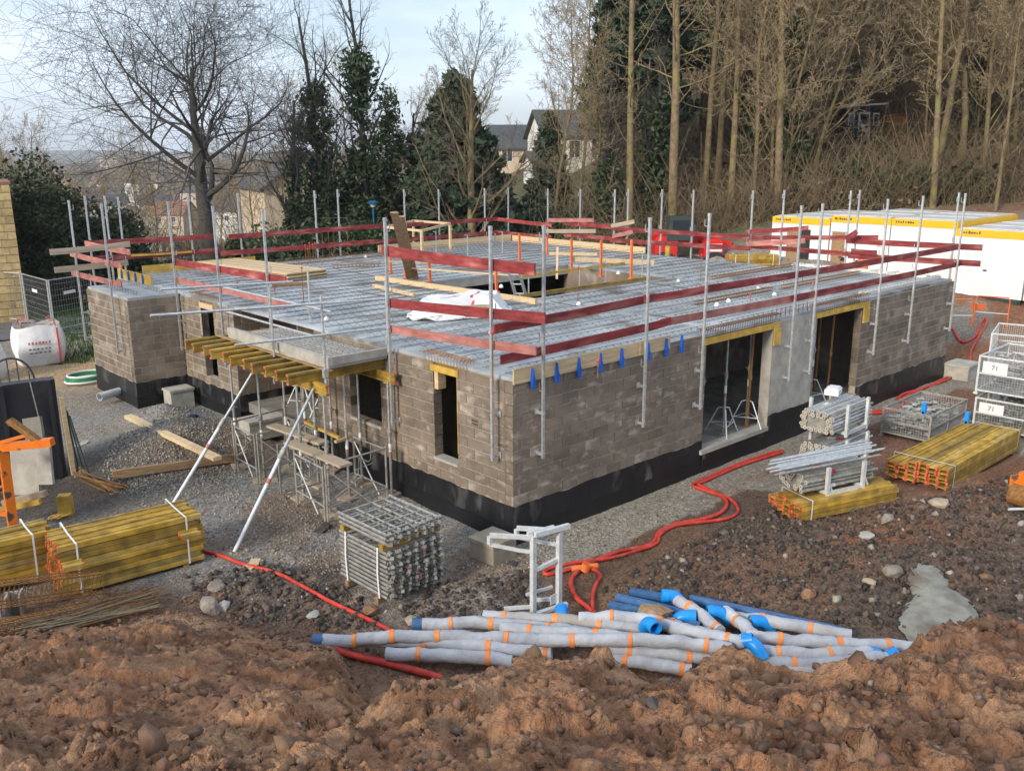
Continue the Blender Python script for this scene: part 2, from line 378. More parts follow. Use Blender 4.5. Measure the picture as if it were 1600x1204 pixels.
def gz_full(x, y, fine_on=False):
    x = np.asarray(x, float); y = np.asarray(y, float)
    z, s, t, zm, pxb = gz_base(x, y)
    mw = np.clip(zm / .8, 0, 1)
    lump = (fbm(x * .9, y * .9, 3, 31) - .5) * .42
    bil = np.abs(fbm(x * 2.4, y * 2.4, 3, 41) - .5) * 2
    bil2 = np.abs(fbm(x * 6.5, y * 6.5, 3, 47) - .5) * 2
    fine = fbm(x * 17, y * 17, 3, 53) - .5
    rid = 1 - np.abs(fbm(x * 1.3 + 5, y * 1.3, 4, 43) - .5) * 2
    z = z + mw * (lump * .55 + .16 * (rid - .85) + .15 * (fbm(x * 3.1, y * 3.1, 3, 45, .6) - .5) - .07)
    if fine_on:
        wq = .10 * (fbm(x * 5, y * 5, 3, 91) - .5); wr = .10 * (fbm(x * 5 + 40, y * 5, 3, 92) - .5); xx = x + wq; yy = y + wr
        pat = .10 + .80 * sstep(fbm(x * .8, y * .8, 3, 95), .50, .64)
        cr_ = np.abs(fbm(x * 4.2 + 3, y * 4.2, 4, 97, .6) - .5) * 2
        z = z + mw * (.40 * clods(xx, yy, 1.1, .10, .34, 5, .34) + pat * (.42 * clods(xx + 3, yy, .34, .05, .13, 6, .45) + .45 * clods(xx, yy + 5, .14, .02, .055, 8, .5)) + .7 * pat * clods(xx, yy, .06, .010, .028, 12, .5)
             - .05 * pat * np.maximum(0, 1 - cr_ / .10) + .035 * (bil2 - .4) + .028 * fine + .016 * (fbm(x * 45, y * 45, 3, 99) - .5) * 2 + .012 * (fbm(x * 22, y * 22, 2, 98) - .5) * 2)
    # steep-sided clods
    cl = sstep(fbm(x * 1.7 + 3, y * 1.7, 2, 61), .56, .66)
    z = z + mw * cl * .09
    near = (t < 45)
    rub = np.exp(-(((x - P_rub[0]) * .75 + (y - P_rub[1]) * -.3) ** 2 / 9 + ((x - P_rub[0]) * .3 + (y - P_rub[1]) * .75) ** 2 / 2.2))
    rub2 = np.exp(-((x - P_rub2[0]) ** 2 + (y - P_rub2[1]) ** 2) / 4)
    z = z + rub * .20 + rub2 * .15
    z = z + .72 * np.maximum(0, 1 - np.hypot((x - P_heap[0]) * .8, y - P_heap[1]) / 2.3) ** 1.2
    z = z + .45 * np.maximum(0, 1 - np.hypot(x - P_heap2[0], y - P_heap2[1]) / 1.3) ** 1.3
    amp = .035 + .12 * np.clip(rub + rub2, 0, 1) + .05 * (t > 28)
    z = z + near * (1 - mw) * amp * ((fbm(x * 1.3, y * 1.3, 4, 71) - .5) * 2)
    # level ground under and right beside the building
    inb = sstep(x, -2.6, -1.2) * sstep(y, -1.6, -.3) * sstep(18.6, x, x + 1) if False else 0
    return z

def axis(segs, lo, hi, g=1.11):
    a = []
    for x0, x1, d in segs: a += list(np.arange(x0, x1, d))
    last = segs[-1][1]; a.append(last)
    d = segs[-1][2]; x = last
    while x < hi: d *= g; x += d; a.append(x)
    d = segs[0][2]; x = segs[0][0]; pre = []
    while x > lo: d *= g; x -= d; pre.append(x)
    return np.array(pre[::-1] + a)
gz_an = gz_full
ax = axis([(-13, 1.2, .13), (1.2, 10, .10), (10, 26, .25)], -3800, 3800)
ay = axis([(-13, -7, .13), (-7, 6, .10), (6, 34, .25)], -400, 4300)
GX, GY = np.meshgrid(ax, ay, indexing='ij')
GZ = gz_full(GX, GY)
_, gs, gt, gm, gpx = gz_base(GX, GY)
GZ = GZ - .45 * np.clip(gm / .9 - .25, 0, 1) * (gt > 1.9) * (np.abs(gs) < .70 * gt) * sstep(.72 - np.abs(gs) / np.maximum(gt, .1), .02, .08)
inside = (GX > -.15) & (GX < 17.2) & (GY > .15) & (GY < 17.5)
GZ = np.where(inside, np.minimum(GZ, 0.02), GZ)
nx, ny = len(ax), len(ay)
ii = np.arange(nx * ny).reshape(nx, ny)
Fq = np.stack([ii[:-1, :-1], ii[1:, :-1], ii[1:, 1:], ii[:-1, 1:]], -1).reshape(-1, 4)
def lerp(c, col, w):
    return c * (1 - w[..., None]) + np.array(col) * w[..., None]
cols = np.zeros((nx, ny, 3)) + np.array((.225, .20, .17))
n1 = fbm(GX * .5, GY * .5, 4, 81); n2 = fbm(GX * 1.6, GY * 1.6, 4, 83); n3 = fbm(GX * .22, GY * .22, 3, 85)
cols = lerp(cols, (.265, .235, .195), sstep(n1, .45, .6))
lw = sstep(GX, 1.0, -1.2) * sstep(GY, -.5, 1.5) * sstep(16, GY * 0 + 0, 1) if False else ((GX < .5) & (GY > .5) & (GY < 14)).astype(float)
cols = lerp(cols, (.225, .22, .21), lw * sstep(n2, .3, .55))
cols = lerp(cols, (.175, .125, .088), ((GX < .0) & (GY < 9)).astype(float) * sstep(n1 * .5 + n3 * .5, .45, .57) * .85)
soil = np.clip(gm / .25, 0, 1)
# brown soil apron round the mound and over the lower part of the picture
apron = sstep(gt + .9 * (n2 - .5) - 1.2 * sstep(-gs, 1.5, 4), 12.6, 10.6) * (gt < 15)
cols = lerp(cols, (.15, .088, .058), apron)
# dark rubble to the right of the pipes and behind them
rb = sstep(gs + .0 * gt, .2, 1.4) * sstep(gt, 10.6, 11.6) * sstep(17.9 + (n1 - .5) * 3 + .12 * gs, 0, 1)
dk = np.clip((gs - .0) / 1.0, 0, 1) * ((gt > 10.9) & (gt < 17.2 + 1.5 * (n1 - .5))).astype(float) * ((GY < -1.3 + .3 * (n2 - .5)) & (GX < 6.2)).astype(float)
dk = np.maximum(dk, ((GY < -4.3 + .5 * (n2 - .5)) & (GX > 5.5) & (GX < 13) & (gt > 10.9)).astype(float) * .9)
cols = lerp(cols, (.105, .074, .055), dk)
cols = lerp(cols, (.15, .085, .052), dk * sstep(n1, .52, .64) * .8)
q = at(430, 925, 0); dk2 = np.exp(-((GX - q[0]) ** 2 / 1.7 + (GY - q[1]) ** 2 / 1.1))
cols = lerp(cols, (.06, .052, .048), np.clip(dk2 * 1.5, 0, 1) * sstep(n2, .35, .55))
q = at(760, 935, 0); dk3 = np.exp(-((GX - q[0]) ** 2 / 1.2 + (GY - q[1]) ** 2 / .8))
cols = lerp(cols, (.075, .062, .055), np.clip(dk3 * 1.4, 0, 1) * sstep(n2, .4, .55))
# dark churned soil by the skip
q = at(110, 760, 0); dk4 = np.exp(-((GX - q[0]) ** 2 / 3.5 + (GY - q[1]) ** 2 / 5))
cols = lerp(cols, (.075, .064, .055), np.clip(dk4 * 1.3, 0, 1))
# red-brown clay to the right
rr = sstep(gs, 3.0, 6) * ((GY < -.9)).astype(float) * sstep(n3 * .6 + n1 * .4, .46, .58) * (gt > 14)
cols = lerp(cols, (.17, .080, .045), np.clip(rr, 0, 1) * .85)
rr2 = ((GX > 17.8) & (GY < 8)).astype(float) * sstep(n1, .42, .58)
cols = lerp(cols, (.21, .105, .062), rr2)
# sand by the big bags
q = at(100, 580, 0); sd_ = np.exp(-((GX - q[0]) ** 2 / 2.5 + (GY - q[1]) ** 2 / 5.5))
cols = lerp(cols, (.36, .255, .145), np.clip(sd_ * 1.6, 0, 1))
cols = lerp(cols, (.205, .118, .073), soil)
cols = lerp(cols, (.27, .165, .10), soil * sstep(n1, .48, .64) * .9)
cols = lerp(cols, (.125, .068, .043), soil * sstep(n2, .56, .70) * .8)
# grass verge and meadow on the far left, leaf litter on the hill, brown valley
gr = ((GY > 26.3) & (gt < 70)).astype(float) * sstep(-gs, 4, 8)
cols = lerp(cols, (.05, .085, .025), gr)
hill = sstep(gt, 40, 46)
cols = lerp(cols, (.175, .128, .080), hill)
cols = lerp(cols, (.06, .075, .028), hill * sstep(n3, .52, .62) * .8)
val = sstep(gt, 62, 90) * sstep(-gs, 0, 14)
cols = lerp(cols, (.15, .12, .065), val)
cols = lerp(cols, (.075, .085, .045), val * sstep(fbm(GX / 45, GY / 45, 4, 91), .48, .58))
M_ground = mat('site_ground', (.66, .66, .66), (1.32, 1.30, 1.28), 9.0, .95, bump=.8, bscale=38, pebble=34.0, vcol='Col', detail=5, ramp=(.3, .7), coord='Object', spec=.25)
def gz_full(x, y):                 # from here on: height read off the built sheet
    x = np.asarray(x, float); y = np.asarray(y, float)
    i = np.clip(np.searchsorted(ax, x) - 1, 0, nx - 2); j = np.clip(np.searchsorted(ay, y) - 1, 0, ny - 2)
    u = np.clip((x - ax[i]) / (ax[i + 1] - ax[i]), 0, 1); v = np.clip((y - ay[j]) / (ay[j + 1] - ay[j]), 0, 1)
    return (GZ[i, j] * (1 - u) + GZ[i + 1, j] * u) * (1 - v) + (GZ[i, j + 1] * (1 - u) + GZ[i + 1, j + 1] * u) * v
def gz(x, y): return float(gz_full(x, y))
gme = big_mesh('ground', np.stack([GX, GY, GZ], -1).reshape(-1, 3), Fq, M_ground, smooth=True)
ca = gme.color_attributes.new('Col', 'FLOAT_COLOR', 'POINT')
ca.data.foreach_set('color', np.concatenate([cols.reshape(-1, 3), np.ones((nx * ny, 1))], 1).astype(np.float32).ravel())
tag(link('ground', gme), kind='structure')

# finely modelled soil of the mound the photographer stands on
tv = 1.7 * (9.8 / 1.7) ** (np.linspace(0, 1, 400) ** .95); bv_ = np.linspace(-.74, .74, 560)
TT, BB = np.meshgrid(tv, bv_, indexing='ij'); MX, MY = st(TT * BB, TT); MZ = gz_an(MX, MY, True)
_, ms_, mt_, mm_, _ = gz_base(MX, MY)
MZ = MZ - .5 * sstep(np.abs(BB), .70, .74) - .25 * sstep(.30 - mm_, 0, .30)
k0, k1 = TT.shape; ii = np.arange(k0 * k1).reshape(k0, k1); Fm = np.stack([ii[:-1, :-1], ii[:-1, 1:], ii[1:, 1:], ii[1:, :-1]], -1)
keep = (mm_[:-1, :-1] > .02) | (mm_[1:, 1:] > .02); Fm = Fm[keep]
a_, b_, c_ = fbm(MX * .6, MY * .6, 4, 81), fbm(MX * 2.2, MY * 2.2, 4, 83), fbm(MX * 8, MY * 8, 4, 86)
mc = np.zeros((k0, k1, 3)) + np.array((.275, .142, .078)); mc = lerp(mc, (.36, .208, .118), sstep(a_ * .6 + b_ * .4, .47, .62)); mc = lerp(mc, (.125, .064, .038), sstep(b_, .53, .68) * .85); mc = lerp(mc, (.30, .20, .13), sstep(c_, .56, .72) * .45); mc = lerp(mc, (.10, .056, .036), sstep(.42 - c_, 0, .12) * .5)
M_soil = mat('dug_soil', (.72, .72, .72), (1.25, 1.24, 1.22), 30.0, .96, bump=.9, bscale=70, vcol='Col', detail=4, ramp=(.32, .68), spec=.2)
mme = big_mesh('soil_mound', np.stack([MX, MY, MZ], -1).reshape(-1, 3), Fm, M_soil, smooth=True)
ca = mme.color_attributes.new('Col', 'FLOAT_COLOR', 'POINT'); ca.data.foreach_set('color', np.concatenate([mc.reshape(-1, 3), np.ones((k0 * k1, 1))], 1).astype(np.float32).ravel())
tag(link('soil_mound', mme), kind='structure')
def ground_quads(name, pts_poly, mat_, dz, res=.5, kind='structure'):
    # sheet that follows the terrain: pts_poly = list of (left, right) pairs along its length
    V = []; F = []
    L = [np.asarray(a, float)[:2] for a, b in pts_poly]; R = [np.asarray(b, float)[:2] for a, b in pts_poly]
    m_ = 8
    rows = []
    for i in range(len(L) - 1):
        k = max(2, int(np.linalg.norm(L[i + 1] - L[i]) / res))
        for j in range(k + (i == len(L) - 2)):
            f = j / k; rows.append((L[i] * (1 - f) + L[i + 1] * f, R[i] * (1 - f) + R[i + 1] * f))
    for a, b in rows:
        for j in range(m_ + 1):
            p = a + (b - a) * j / m_; V.append((p[0], p[1], gz(p[0], p[1]) + dz))
    for i in range(len(rows) - 1):
        for j in range(m_):
            F.append((i * (m_ + 1) + j, i * (m_ + 1) + j + 1, (i + 1) * (m_ + 1) + j + 1, (i + 1) * (m_ + 1) + j))
    o = MB().add(V, F).build(name, mat_, None, True); o['kind'] = kind; return o
M_road = mat('asphalt', (.085, .083, .085), (.15, .147, .145), 6, .8, bump=.2, bscale=60)
a0, a1, b0, b1 = at(-160, 500, 0), at(-160, 545, 0), at(210, 497, 0), at(215, 516, 0)
ground_quads('road', [(a0, a1), (b0, b1)], M_road, .05)

# ------------------------------------------------------------------ loose stones
def rock_verts(seed, n=1):
    g = np.random.default_rng(seed)
    t_ = (1 + 5 ** .5) / 2
    v = np.array([(-1, t_, 0), (1, t_, 0), (-1, -t_, 0), (1, -t_, 0), (0, -1, t_), (0, 1, t_), (0, -1, -t_), (0, 1, -t_), (t_, 0, -1), (t_, 0, 1), (-t_, 0, -1), (-t_, 0, 1)], float)
    v /= np.linalg.norm(v[0])
    f = np.array([(0, 11, 5), (0, 5, 1), (0, 1, 7), (0, 7, 10), (0, 10, 11), (1, 5, 9), (5, 11, 4), (11, 10, 2), (10, 7, 6), (7, 1, 8), (3, 9, 4), (3, 4, 2), (3, 2, 6), (3, 6, 8), (3, 8, 9), (4, 9, 5), (2, 4, 11), (6, 2, 10), (8, 6, 7), (9, 8, 1)])
    v *= (1 + g.uniform(-.28, .22, (12, 1))); v *= g.uniform(.65, 1.15, 3)
    return v, f
def stone_mat(name, c1, c2): return mat(name, c1, c2, 8, .9, bump=.4, bscale=40, vcol='Col')
S_dark = stone_mat('rubble_stones', (.052, .040, .033), (.105, .080, .064)); S_pale = stone_mat('pale_stones', (.16, .135, .11), (.27, .235, .20)); S_grav = stone_mat('gravel_pebbles', (.19, .17, .145), (.29, .265, .23)); S_clod = stone_mat('soil_crumbs', (.13, .070, .042), (.21, .12, .075))
def chip_verts(seed):
    g = np.random.default_rng(seed); v = np.array([(x, y, z) for z in (-1, 1) for y in (-1, 1) for x in (-1, 1)], float) * .75 + g.uniform(-.38, .38, (8, 3)); v *= g.uniform(.5, 1.2, 3)
    v = np.concatenate([v, v.mean(0)[None] + g.uniform(-.1, .1, (4, 3))])      # padding keeps twelve points per stone
    f = [(0, 2, 3), (0, 3, 1), (4, 5, 7), (4, 7, 6), (0, 1, 5), (0, 5, 4), (1, 3, 7), (1, 7, 5), (3, 2, 6), (3, 6, 7), (2, 0, 4), (2, 4, 6)]; return v, np.array(f)
ROCKS = [rock_verts(100 + i) if i < 3 else chip_verts(140 + i) for i in range(10)]
def scatter(name, xs, ys, sizes, mat_, sink=.3, seed=1, cat=None, mound=False):
    g = np.random.default_rng(seed); zs = gz_full(xs, ys) if not mound else gz_an(xs, ys, True); VV = []; FF = []; b = 0
    for i in range(len(xs)):
        v, f = ROCKS[g.integers(10)]
        a = g.uniform(0, 6.28); v = v @ rz3(a).T; v = v @ np.array([[1, 0, 0], [0, math.cos(a * 2), -math.sin(a * 2)], [0, math.sin(a * 2), math.cos(a * 2)]]).T
        VV.append(v * sizes[i] + (xs[i], ys[i], zs[i] + sizes[i] * (1 - sink * 2) * .5)); FF.append(f + b); b += 12
    me = big_mesh(name, np.concatenate(VV), np.concatenate(FF), mat_)
    cc_ = (g.uniform(.45, 1.5, (len(xs), 1)) ** 1.2 if mat_ is not S_clod else g.uniform(.8, 1.15, (len(xs), 1))) * (1 + g.normal(0, .05, (len(xs), 3))); cc_ = np.repeat(cc_, 12, 0)
    ca_ = me.color_attributes.new('Col', 'FLOAT_COLOR', 'POINT'); ca_.data.foreach_set('color', np.concatenate([cc_, np.ones((len(cc_), 1))], 1).astype(np.float32).ravel())
    o = link(name, me); o['kind'] = 'stuff'; return o
def px_area(poly, n, z=0.0, seed=0):
    # n random ground points inside a picture polygon dropped on the plane z
    g = np.random.default_rng(seed); W = np.array([at(x, y, z)[:2] for x, y in poly]); out = []
    lo, hi = W.min(0), W.max(0)
    while len(out) < n:
        p = g.uniform(lo, hi, (n, 2)); ok = np.zeros(n, bool); j = len(W) - 1
        for i in range(len(W)):
            xi, yi, xj, yj = W[i, 0], W[i, 1], W[j, 0], W[j, 1]
            c = ((yi > p[:, 1]) != (yj > p[:, 1])) & (p[:, 0] < (xj - xi) * (p[:, 1] - yi) / (yj - yi + 1e-12) + xi); ok ^= c; j = i
        out += list(p[ok])
    return np.array(out[:n]).T
def pw(n, a, b, seed, k=2.6):
    g = np.random.default_rng(seed); return a + (b - a) * g.random(n) ** k
RUB = [(930, 930), (1060, 860), (1180, 800), (1420, 800), (1600, 740), (1660, 960), (1480, 990), (1300, 985), (1100, 950)]
x_, y_ = px_area(RUB, 9000, 0, 3); scatter('rubble', x_, y_, pw(9000, .006, .055, 4, 4.5), S_dark, .25, 5)
x_, y_ = px_area(RUB, 420, 0, 6); scatter('rubble', x_, y_, pw(420, .008, .07, 7, 4), S_pale, .25, 8)
D2 = [(290, 900), (420, 880), (560, 930), (600, 985), (470, 985), (330, 960)]
x_, y_ = px_area(D2, 700, 0, 13); scatter('rubble', x_, y_, pw(700, .012, .07, 14, 3), S_dark, .25, 15)
D3 = [(620, 960), (690, 910), (830, 890), (860, 950), (700, 975)]
x_, y_ = px_area(D3, 500, 0, 16); scatter('rubble', x_, y_, pw(500, .012, .06, 17, 3), S_dark, .25, 18)
x_, y_ = px_area([(-20, 1010), (150, 960), (330, 900), (480, 950), (600, 1000), (500, 1040), (200, 1040)], 900, .2, 36); scatter('soil_crumbs', x_, y_, pw(900, .008, .05, 37, 3), S_clod, .3, 38)
x_, y_ = px_area([(310, 860), (480, 840), (640, 940), (860, 880), (640, 990), (330, 930)], 220, 0, 26); scatter('rubble', x_, y_, pw(220, .010, .04, 27, 3), S_pale, .25, 28)
GR = [(150, 740), (230, 650), (330, 640), (520, 830), (720, 860), (840, 850), (1100, 740), (1060, 810), (860, 890), (520, 900), (330, 860)]
x_, y_ = px_area(GR, 7000, 0, 23); scatter('gravel', x_, y_, pw(7000, .008, .024, 24, 2), S_grav, .2, 25)
x_, y_ = px_area([(165, 705), (215, 660), (290, 635), (350, 690), (350, 740), (170, 755)], 4500, .25, 33); scatter('gravel', x_, y_, pw(4500, .010, .028, 34, 2), S_grav, .2, 35)
# soil crumbs and clods on the mound
gg = np.random.default_rng(77)
tt_ = gg.uniform(2.8, 10.5, 5200); ss_ = gg.uniform(-.68, .66, 5200) * tt_
x_, y_ = st(ss_, tt_); scatter('soil_crumbs', x_, y_, pw(5200, .006, .040, 78, 3.6), S_clod, .42, 79, mound=True)
tt_ = gg.uniform(2.8, 9, 60); ss_ = gg.uniform(-.65, .62, 60) * tt_
x_, y_ = st(ss_, tt_); scatter('soil_crumbs', x_, y_, pw(60, .04, .10, 80, 2.2), S_clod, .55, 81, mound=True)
tt_ = gg.uniform(2.8, 9, 130); ss_ = gg.uniform(-.65, .62, 130) * tt_
x_, y_ = st(ss_, tt_); scatter('rubble', x_, y_, pw(130, .006, .025, 82, 2), S_pale, .3, 83, mound=True)

# single stones one can point at
def boulder(px, py, w_px, label, m_, z=0.05, flat=.7, seed=0, hz=None):
    p = at(px, py, z); d = np.linalg.norm(p - CAM) / F_PX * w_px / 2
    v, f = rock_verts(500 + seed)
    g = np.random.default_rng(seed)
    # subdivide once for a less faceted stone
    E = {}; V = [tuple(a) for a in v]; F = []
    def mid(i, j):
        k = (min(i, j), max(i, j))
        if k not in E:
            q_ = (np.array(V[i]) + np.array(V[j])) / 2; V.append(tuple(q_ * (1.07 + g.uniform(-.08, .08)))); E[k] = len(V) - 1
        return E[k]
    for a, b, c in f:
        x, y, w = mid(a, b), mid(b, c), mid(c, a); F += [(a, x, w), (x, b, y), (w, y, c), (x, y, w)]
    V = np.array(V) * d * (1, 1, flat)
    o = MB().add(V, F).build('stone', m_)
    zz = (gz(p[0], p[1]) if z < 2 else float(gz_an(np.array([p[0]]), np.array([p[1]]), True)[0])) if hz is None else hz
    o.location = (p[0], p[1], zz + d * flat * .45); o.rotation_euler = (0, 0, seed)
    return tag(o, label, 'stone', 'single stones on the site')
boulder(1394, 905, 36, 'large pale angular stone in dark rubble beside the grey concrete spill', M_rock, seed=1)
boulder(1352, 848, 34, 'pale grey slab stone in the dark rubble below the yellow beams', M_conc, seed=2, flat=.5)
boulder(1385, 830, 24, 'pinkish stone in dark rubble left of the long mossy stone', M_rock, seed=3)
boulder(1467, 805, 34, 'long yellowish mossy stone lying on the dark rubble', M_timg, seed=4, flat=.45)
boulder(1358, 918, 20, 'small tan stone left of the large pale angular stone', M_timg, seed=5)
boulder(1262, 942, 26, 'brown stone in rubble just above the end of the blue pipe', M_clod, seed=6)
boulder(1540, 907, 26, 'rounded brown stone right of the grey concrete spill', M_clod, seed=7)
boulder(578, 955, 40, 'big mossy brown stone in front of the stack of shoring frames', M_clod, seed=8)
boulder(643, 968, 24, 'pale flat stone beside the end of a grey wrapped pipe', M_timg, seed=9, flat=.5)
boulder(488, 960, 22, 'grey stone beside the red hose at its middle', M_conc, seed=10)
boulder(328, 950, 40, 'large brown stone by the dark rubble left of the hose', M_rock, seed=11)
boulder(350, 947, 24, 'pale blue-grey stone next to the large brown stone', M_conc, seed=12)
boulder(338, 915, 30, 'flat pale stone near the right end of the yellow beam bundle', M_rock, seed=13, flat=.4)
boulder(1197, 1073, 22, 'black angular stone on top of the brown mound', M_rockd, z=3.4, seed=14)
boulder(1018, 1140, 30, 'grey stone half sunk in the brown mound in the foreground', M_rockd, z=3.6, seed=15, flat=.5)
boulder(1043, 1092, 16, 'small grey stone on the crest of the brown mound', M_rockd, z=3.4, seed=16)
boulder(220, 1110, 14, 'small white stone on the left of the brown mound', M_conc, z=3.6, seed=17)
boulder(1395, 905, 10, 'tiny pale pebble behind the large pale angular stone', M_conc, seed=18) if False else None

# grey concrete spill
c = at(1465, 950, 0); pts = [(1419, 903), (1434, 886), (1456, 888), (1474, 898), (1484, 914), (1504, 926), (1526, 944), (1530, 962), (1520, 980), (1496, 994), (1458, 1002), (1424, 996), (1406, 978), (1406, 958), (1418, 940), (1428, 928), (1422, 916)]
W = np.array([at(x, y, .12)[:2] for x, y in pts]); cc = W.mean(0); V = []; F = []
ring = []
for a, b in zip(W, np.roll(W, -1, 0)):
    for k in range(4): ring.append(a * (1 - k / 4) + b * (k / 4) + nrg.uniform(-.025, .025, 2))
ring = np.array(ring); n = len(ring); R_ = 6
for k in range(R_ + 1):
    f = 1 - k / R_
    for p in ring:
        q = cc + (p - cc) * f; V.append((q[0], q[1], gz(q[0], q[1]) + .02 + .09 * (1 - f ** 3)))
for k in range(R_):
    for j in range(n): F.append((k * n + j, k * n + (j + 1) % n, (k + 1) * n + (j + 1) % n, (k + 1) * n + j))
M_spill = mat('set_concrete', (.21, .205, .17), (.30, .295, .25), 5, .85, bump=.4, bscale=18, c3=(.15, .12, .095), s3=2.2, t3=(.5, .7))
sp_ = MB().add(V, F).build('concrete_spill', M_spill, None, True)
x_, y_ = px_area([(1405, 900), (1450, 880), (1535, 950), (1530, 985), (1420, 1000), (1400, 960)], 260, .1, 43); scatter('rubble', x_, y_, pw(260, .010, .04, 44, 3), S_dark, -.6, 45)
tag(sp_, 'pale grey puddle of set concrete spilt on the dark rubble', 'concrete spill')
# ================================================================== THE BUILDING
TOP, MEM = 2.9, 0.7
bld = empty('block_building', (0, 0, 0), 0, 'single storey shell of brown concrete blocks with a precast roof slab', 'building')
TH = .19
def unit_block():
    b = .018; mb = MB(); hx = hy = hz = .5
    ex, ey, ez = .012, .03, .025
    # chamfered front edges only: front face inset
    v = [(-.5, -.5 + ey, -.5), (.5, -.5 + ey, -.5), (.5, .5, -.5), (-.5, .5, -.5), (-.5, -.5 + ey, .5), (.5, -.5 + ey, .5), (.5, .5, .5), (-.5, .5, .5),
         (-.5 + ex, -.5, -.5 + ez), (.5 - ex, -.5, -.5 + ez), (.5 - ex, -.5, .5 - ez), (-.5 + ex, -.5, .5 - ez)]
    f = [(8, 9, 10, 11), (0, 1, 9, 8), (1, 5, 10, 9), (5, 4, 11, 10), (4, 0, 8, 11), (0, 3, 2, 1), (4, 5, 6, 7), (1, 2, 6, 5), (2, 3, 7, 6), (3, 0, 4, 7)]
    return mb.add(v, f).mesh('concrete_block', M_block)
UB = unit_block()
BLK = []     # (centre, angle, length, thickness, height, wall object)
M_textb = mat('faint_print', (.10, .085, .07), None, rough=.9)
def membrane(o, d, nrm, u0, u1, par, ztop=MEM, seed=0):
    o = np.array([*o, 0.]); d3 = np.array([*d, 0.]); n3 = np.array([*nrm, 0.])
    k = max(4, int((u1 - u0) / .07)); us = np.linspace(u0, u1, k + 1)
    zt = ztop + (fbm(us * 3 + seed * 9.1, us * 0 + seed, 3, 5) - .5) * .09
    mb = MB(); V = []
    for i, u in enumerate(us):
        p = o + d3 * u + n3 * .006
        V += [p + (0, 0, .28), p + (0, 0, zt[i]), p - n3 * .03 + (0, 0, zt[i] + .002)]
    F = []
    for i in range(k): a = i * 3; b = a + 3; F += [(a, b, b + 1, a + 1), (a + 1, b + 1, b + 2, a + 2)]
    c_ = np.cross(d3, (0, 0, 1.0))
    if c_ @ n3 < 0: F = [q[::-1] for q in F]
    mb.add(V, F); m1 = mb.build('bitumen_coat', M_bitumen, par)
    mb = MB(); a = o + d3 * u0 + n3 * .012; b = o + d3 * u1 + n3 * .012
    mb.bar((a + b) / 2 - (b - a) / 2 + np.array([0, 0, .06]) - n3 * .02, b + np.array([0, 0, .06]) - n3 * .02, .045, .46)
    mb.build('footing_coat', M_bitumen2, par)
def wall(name, o, d, nrm, length, openings=(), start=0, mem=True, blocks=True, par0=0, seed=0, name_ext=False):
    o2 = np.array(o, float); d2 = np.array(d, float); n2 = np.array(nrm, float); ang = math.atan2(d2[1], d2[0])
    # block local -Y must face outward
    flip = (np.array([math.sin(ang), -math.cos(ang)]) @ n2) < 0
    core = MB()
    def cbox(u0, u1, z0, z1):
        if u1 - u0 < .02 or z1 - z0 < .02: return
        c = o2 + d2 * (u0 + u1) / 2 - n2 * (TH / 2 + .004)
        core.box((c[0], c[1], (z0 + z1) / 2), (u1 - u0, TH - .012, z1 - z0), rz3(ang))
    cuts = sorted(set([0, length] + [u for q in openings for u in q[:2]]))
    for u0, u1 in zip(cuts[:-1], cuts[1:]):
        um = (u0 + u1) / 2; op = [q for q in openings if q[0] < um < q[1]]
        if not op: cbox(u0 + .035, u1 - .035, -.2, TOP - .004)
        else: cbox(u0, u1, -.2, op[0][2] - .006); cbox(u0, u1, op[0][3], TOP - .004)
    w = core.build(name, M_mortar, bld)
    if mem: membrane(o, d, nrm, -(TH + .012) if name_ext else 0, length + (.006 if name_ext else 0), w, seed=seed)
    if blocks:
        for i in range(11):
            z0 = MEM + .2 * i + .005; u = 0.0
            par = (i + par0) % 2
            edges = [0.0]
            if par: edges.append(start if start else .2)
            while edges[-1] < length - .02: edges.append(edges[-1] + .4)
            edges[-1] = length
            if start and not par: edges[0] = start if False else 0.0
            for a, b in zip(edges[:-1], edges[1:]):
                segs = [(a, b)]
                for q in openings:
                    if q[2] - .05 < z0 + .1 < q[3] + .02:
                        ns = []
                        for s0, s1 in segs:
                            if s1 <= q[0] or s0 >= q[1]: ns.append((s0, s1))
                            else:
                                if s0 < q[0] - .03: ns.append((s0, q[0]))
                                if s1 > q[1] + .03: ns.append((q[1], s1))
                        segs = ns
                for s0, s1 in segs:
                    if s1 - s0 < .05: continue
                    c = o2 + d2 * ((s0 + s1) / 2) - n2 * (TH / 2 - rnd.uniform(-.0015, .002))
                    e0 = .0 if s0 < .001 else .005; e1 = .0 if s1 > length - .001 else .005
                    BLK.append((np.array([c[0], c[1], z0 + .095]), ang + (math.pi if flip else 0), s1 - s0 - e0 - e1, TH, .19, w))
    return w
W_r1 = wall('block_wall', (0, 0), (1, 0), (0, -1), 5.38, (), start=.19, par0=0, seed=1)
W_r2 = wall('block_wall', (11.97, 0), (1, 0), (0, -1), 5.53, (), start=.2, par0=1, seed=2)
W_l1 = wall('block_wall', (0, TH + .002), (0, 1), (-1, 0), 6.3 - TH, ((1.46 - TH, 2.13 - TH, 1.1, TOP), (3.85 - TH, 4.95 - TH, 1.28, 2.5)), start=.2, par0=1, seed=3, name_ext=True)
W_l2 = wall('block_wall', (0, 10.1), (0, 1), (-1, 0), 3.13, ((1.15, 1.85, .9, TOP),), start=.2, seed=4)
W_is = wall('block_wall', (TH + .002, 10.1), (1, 0), (0, -1), 1.5, (), start=.2, par0=1, seed=5, name_ext=True)
W_wf = wall('block_wall', (-1.4, 13.235), (1, 0), (0, -1), 1.398, (), start=.19, seed=6)
W_wl = wall('block_wall', (-1.4, 13.235 + TH), (0, 1), (-1, 0), 2.9, (), start=.2, par0=1, seed=7, name_ext=True)
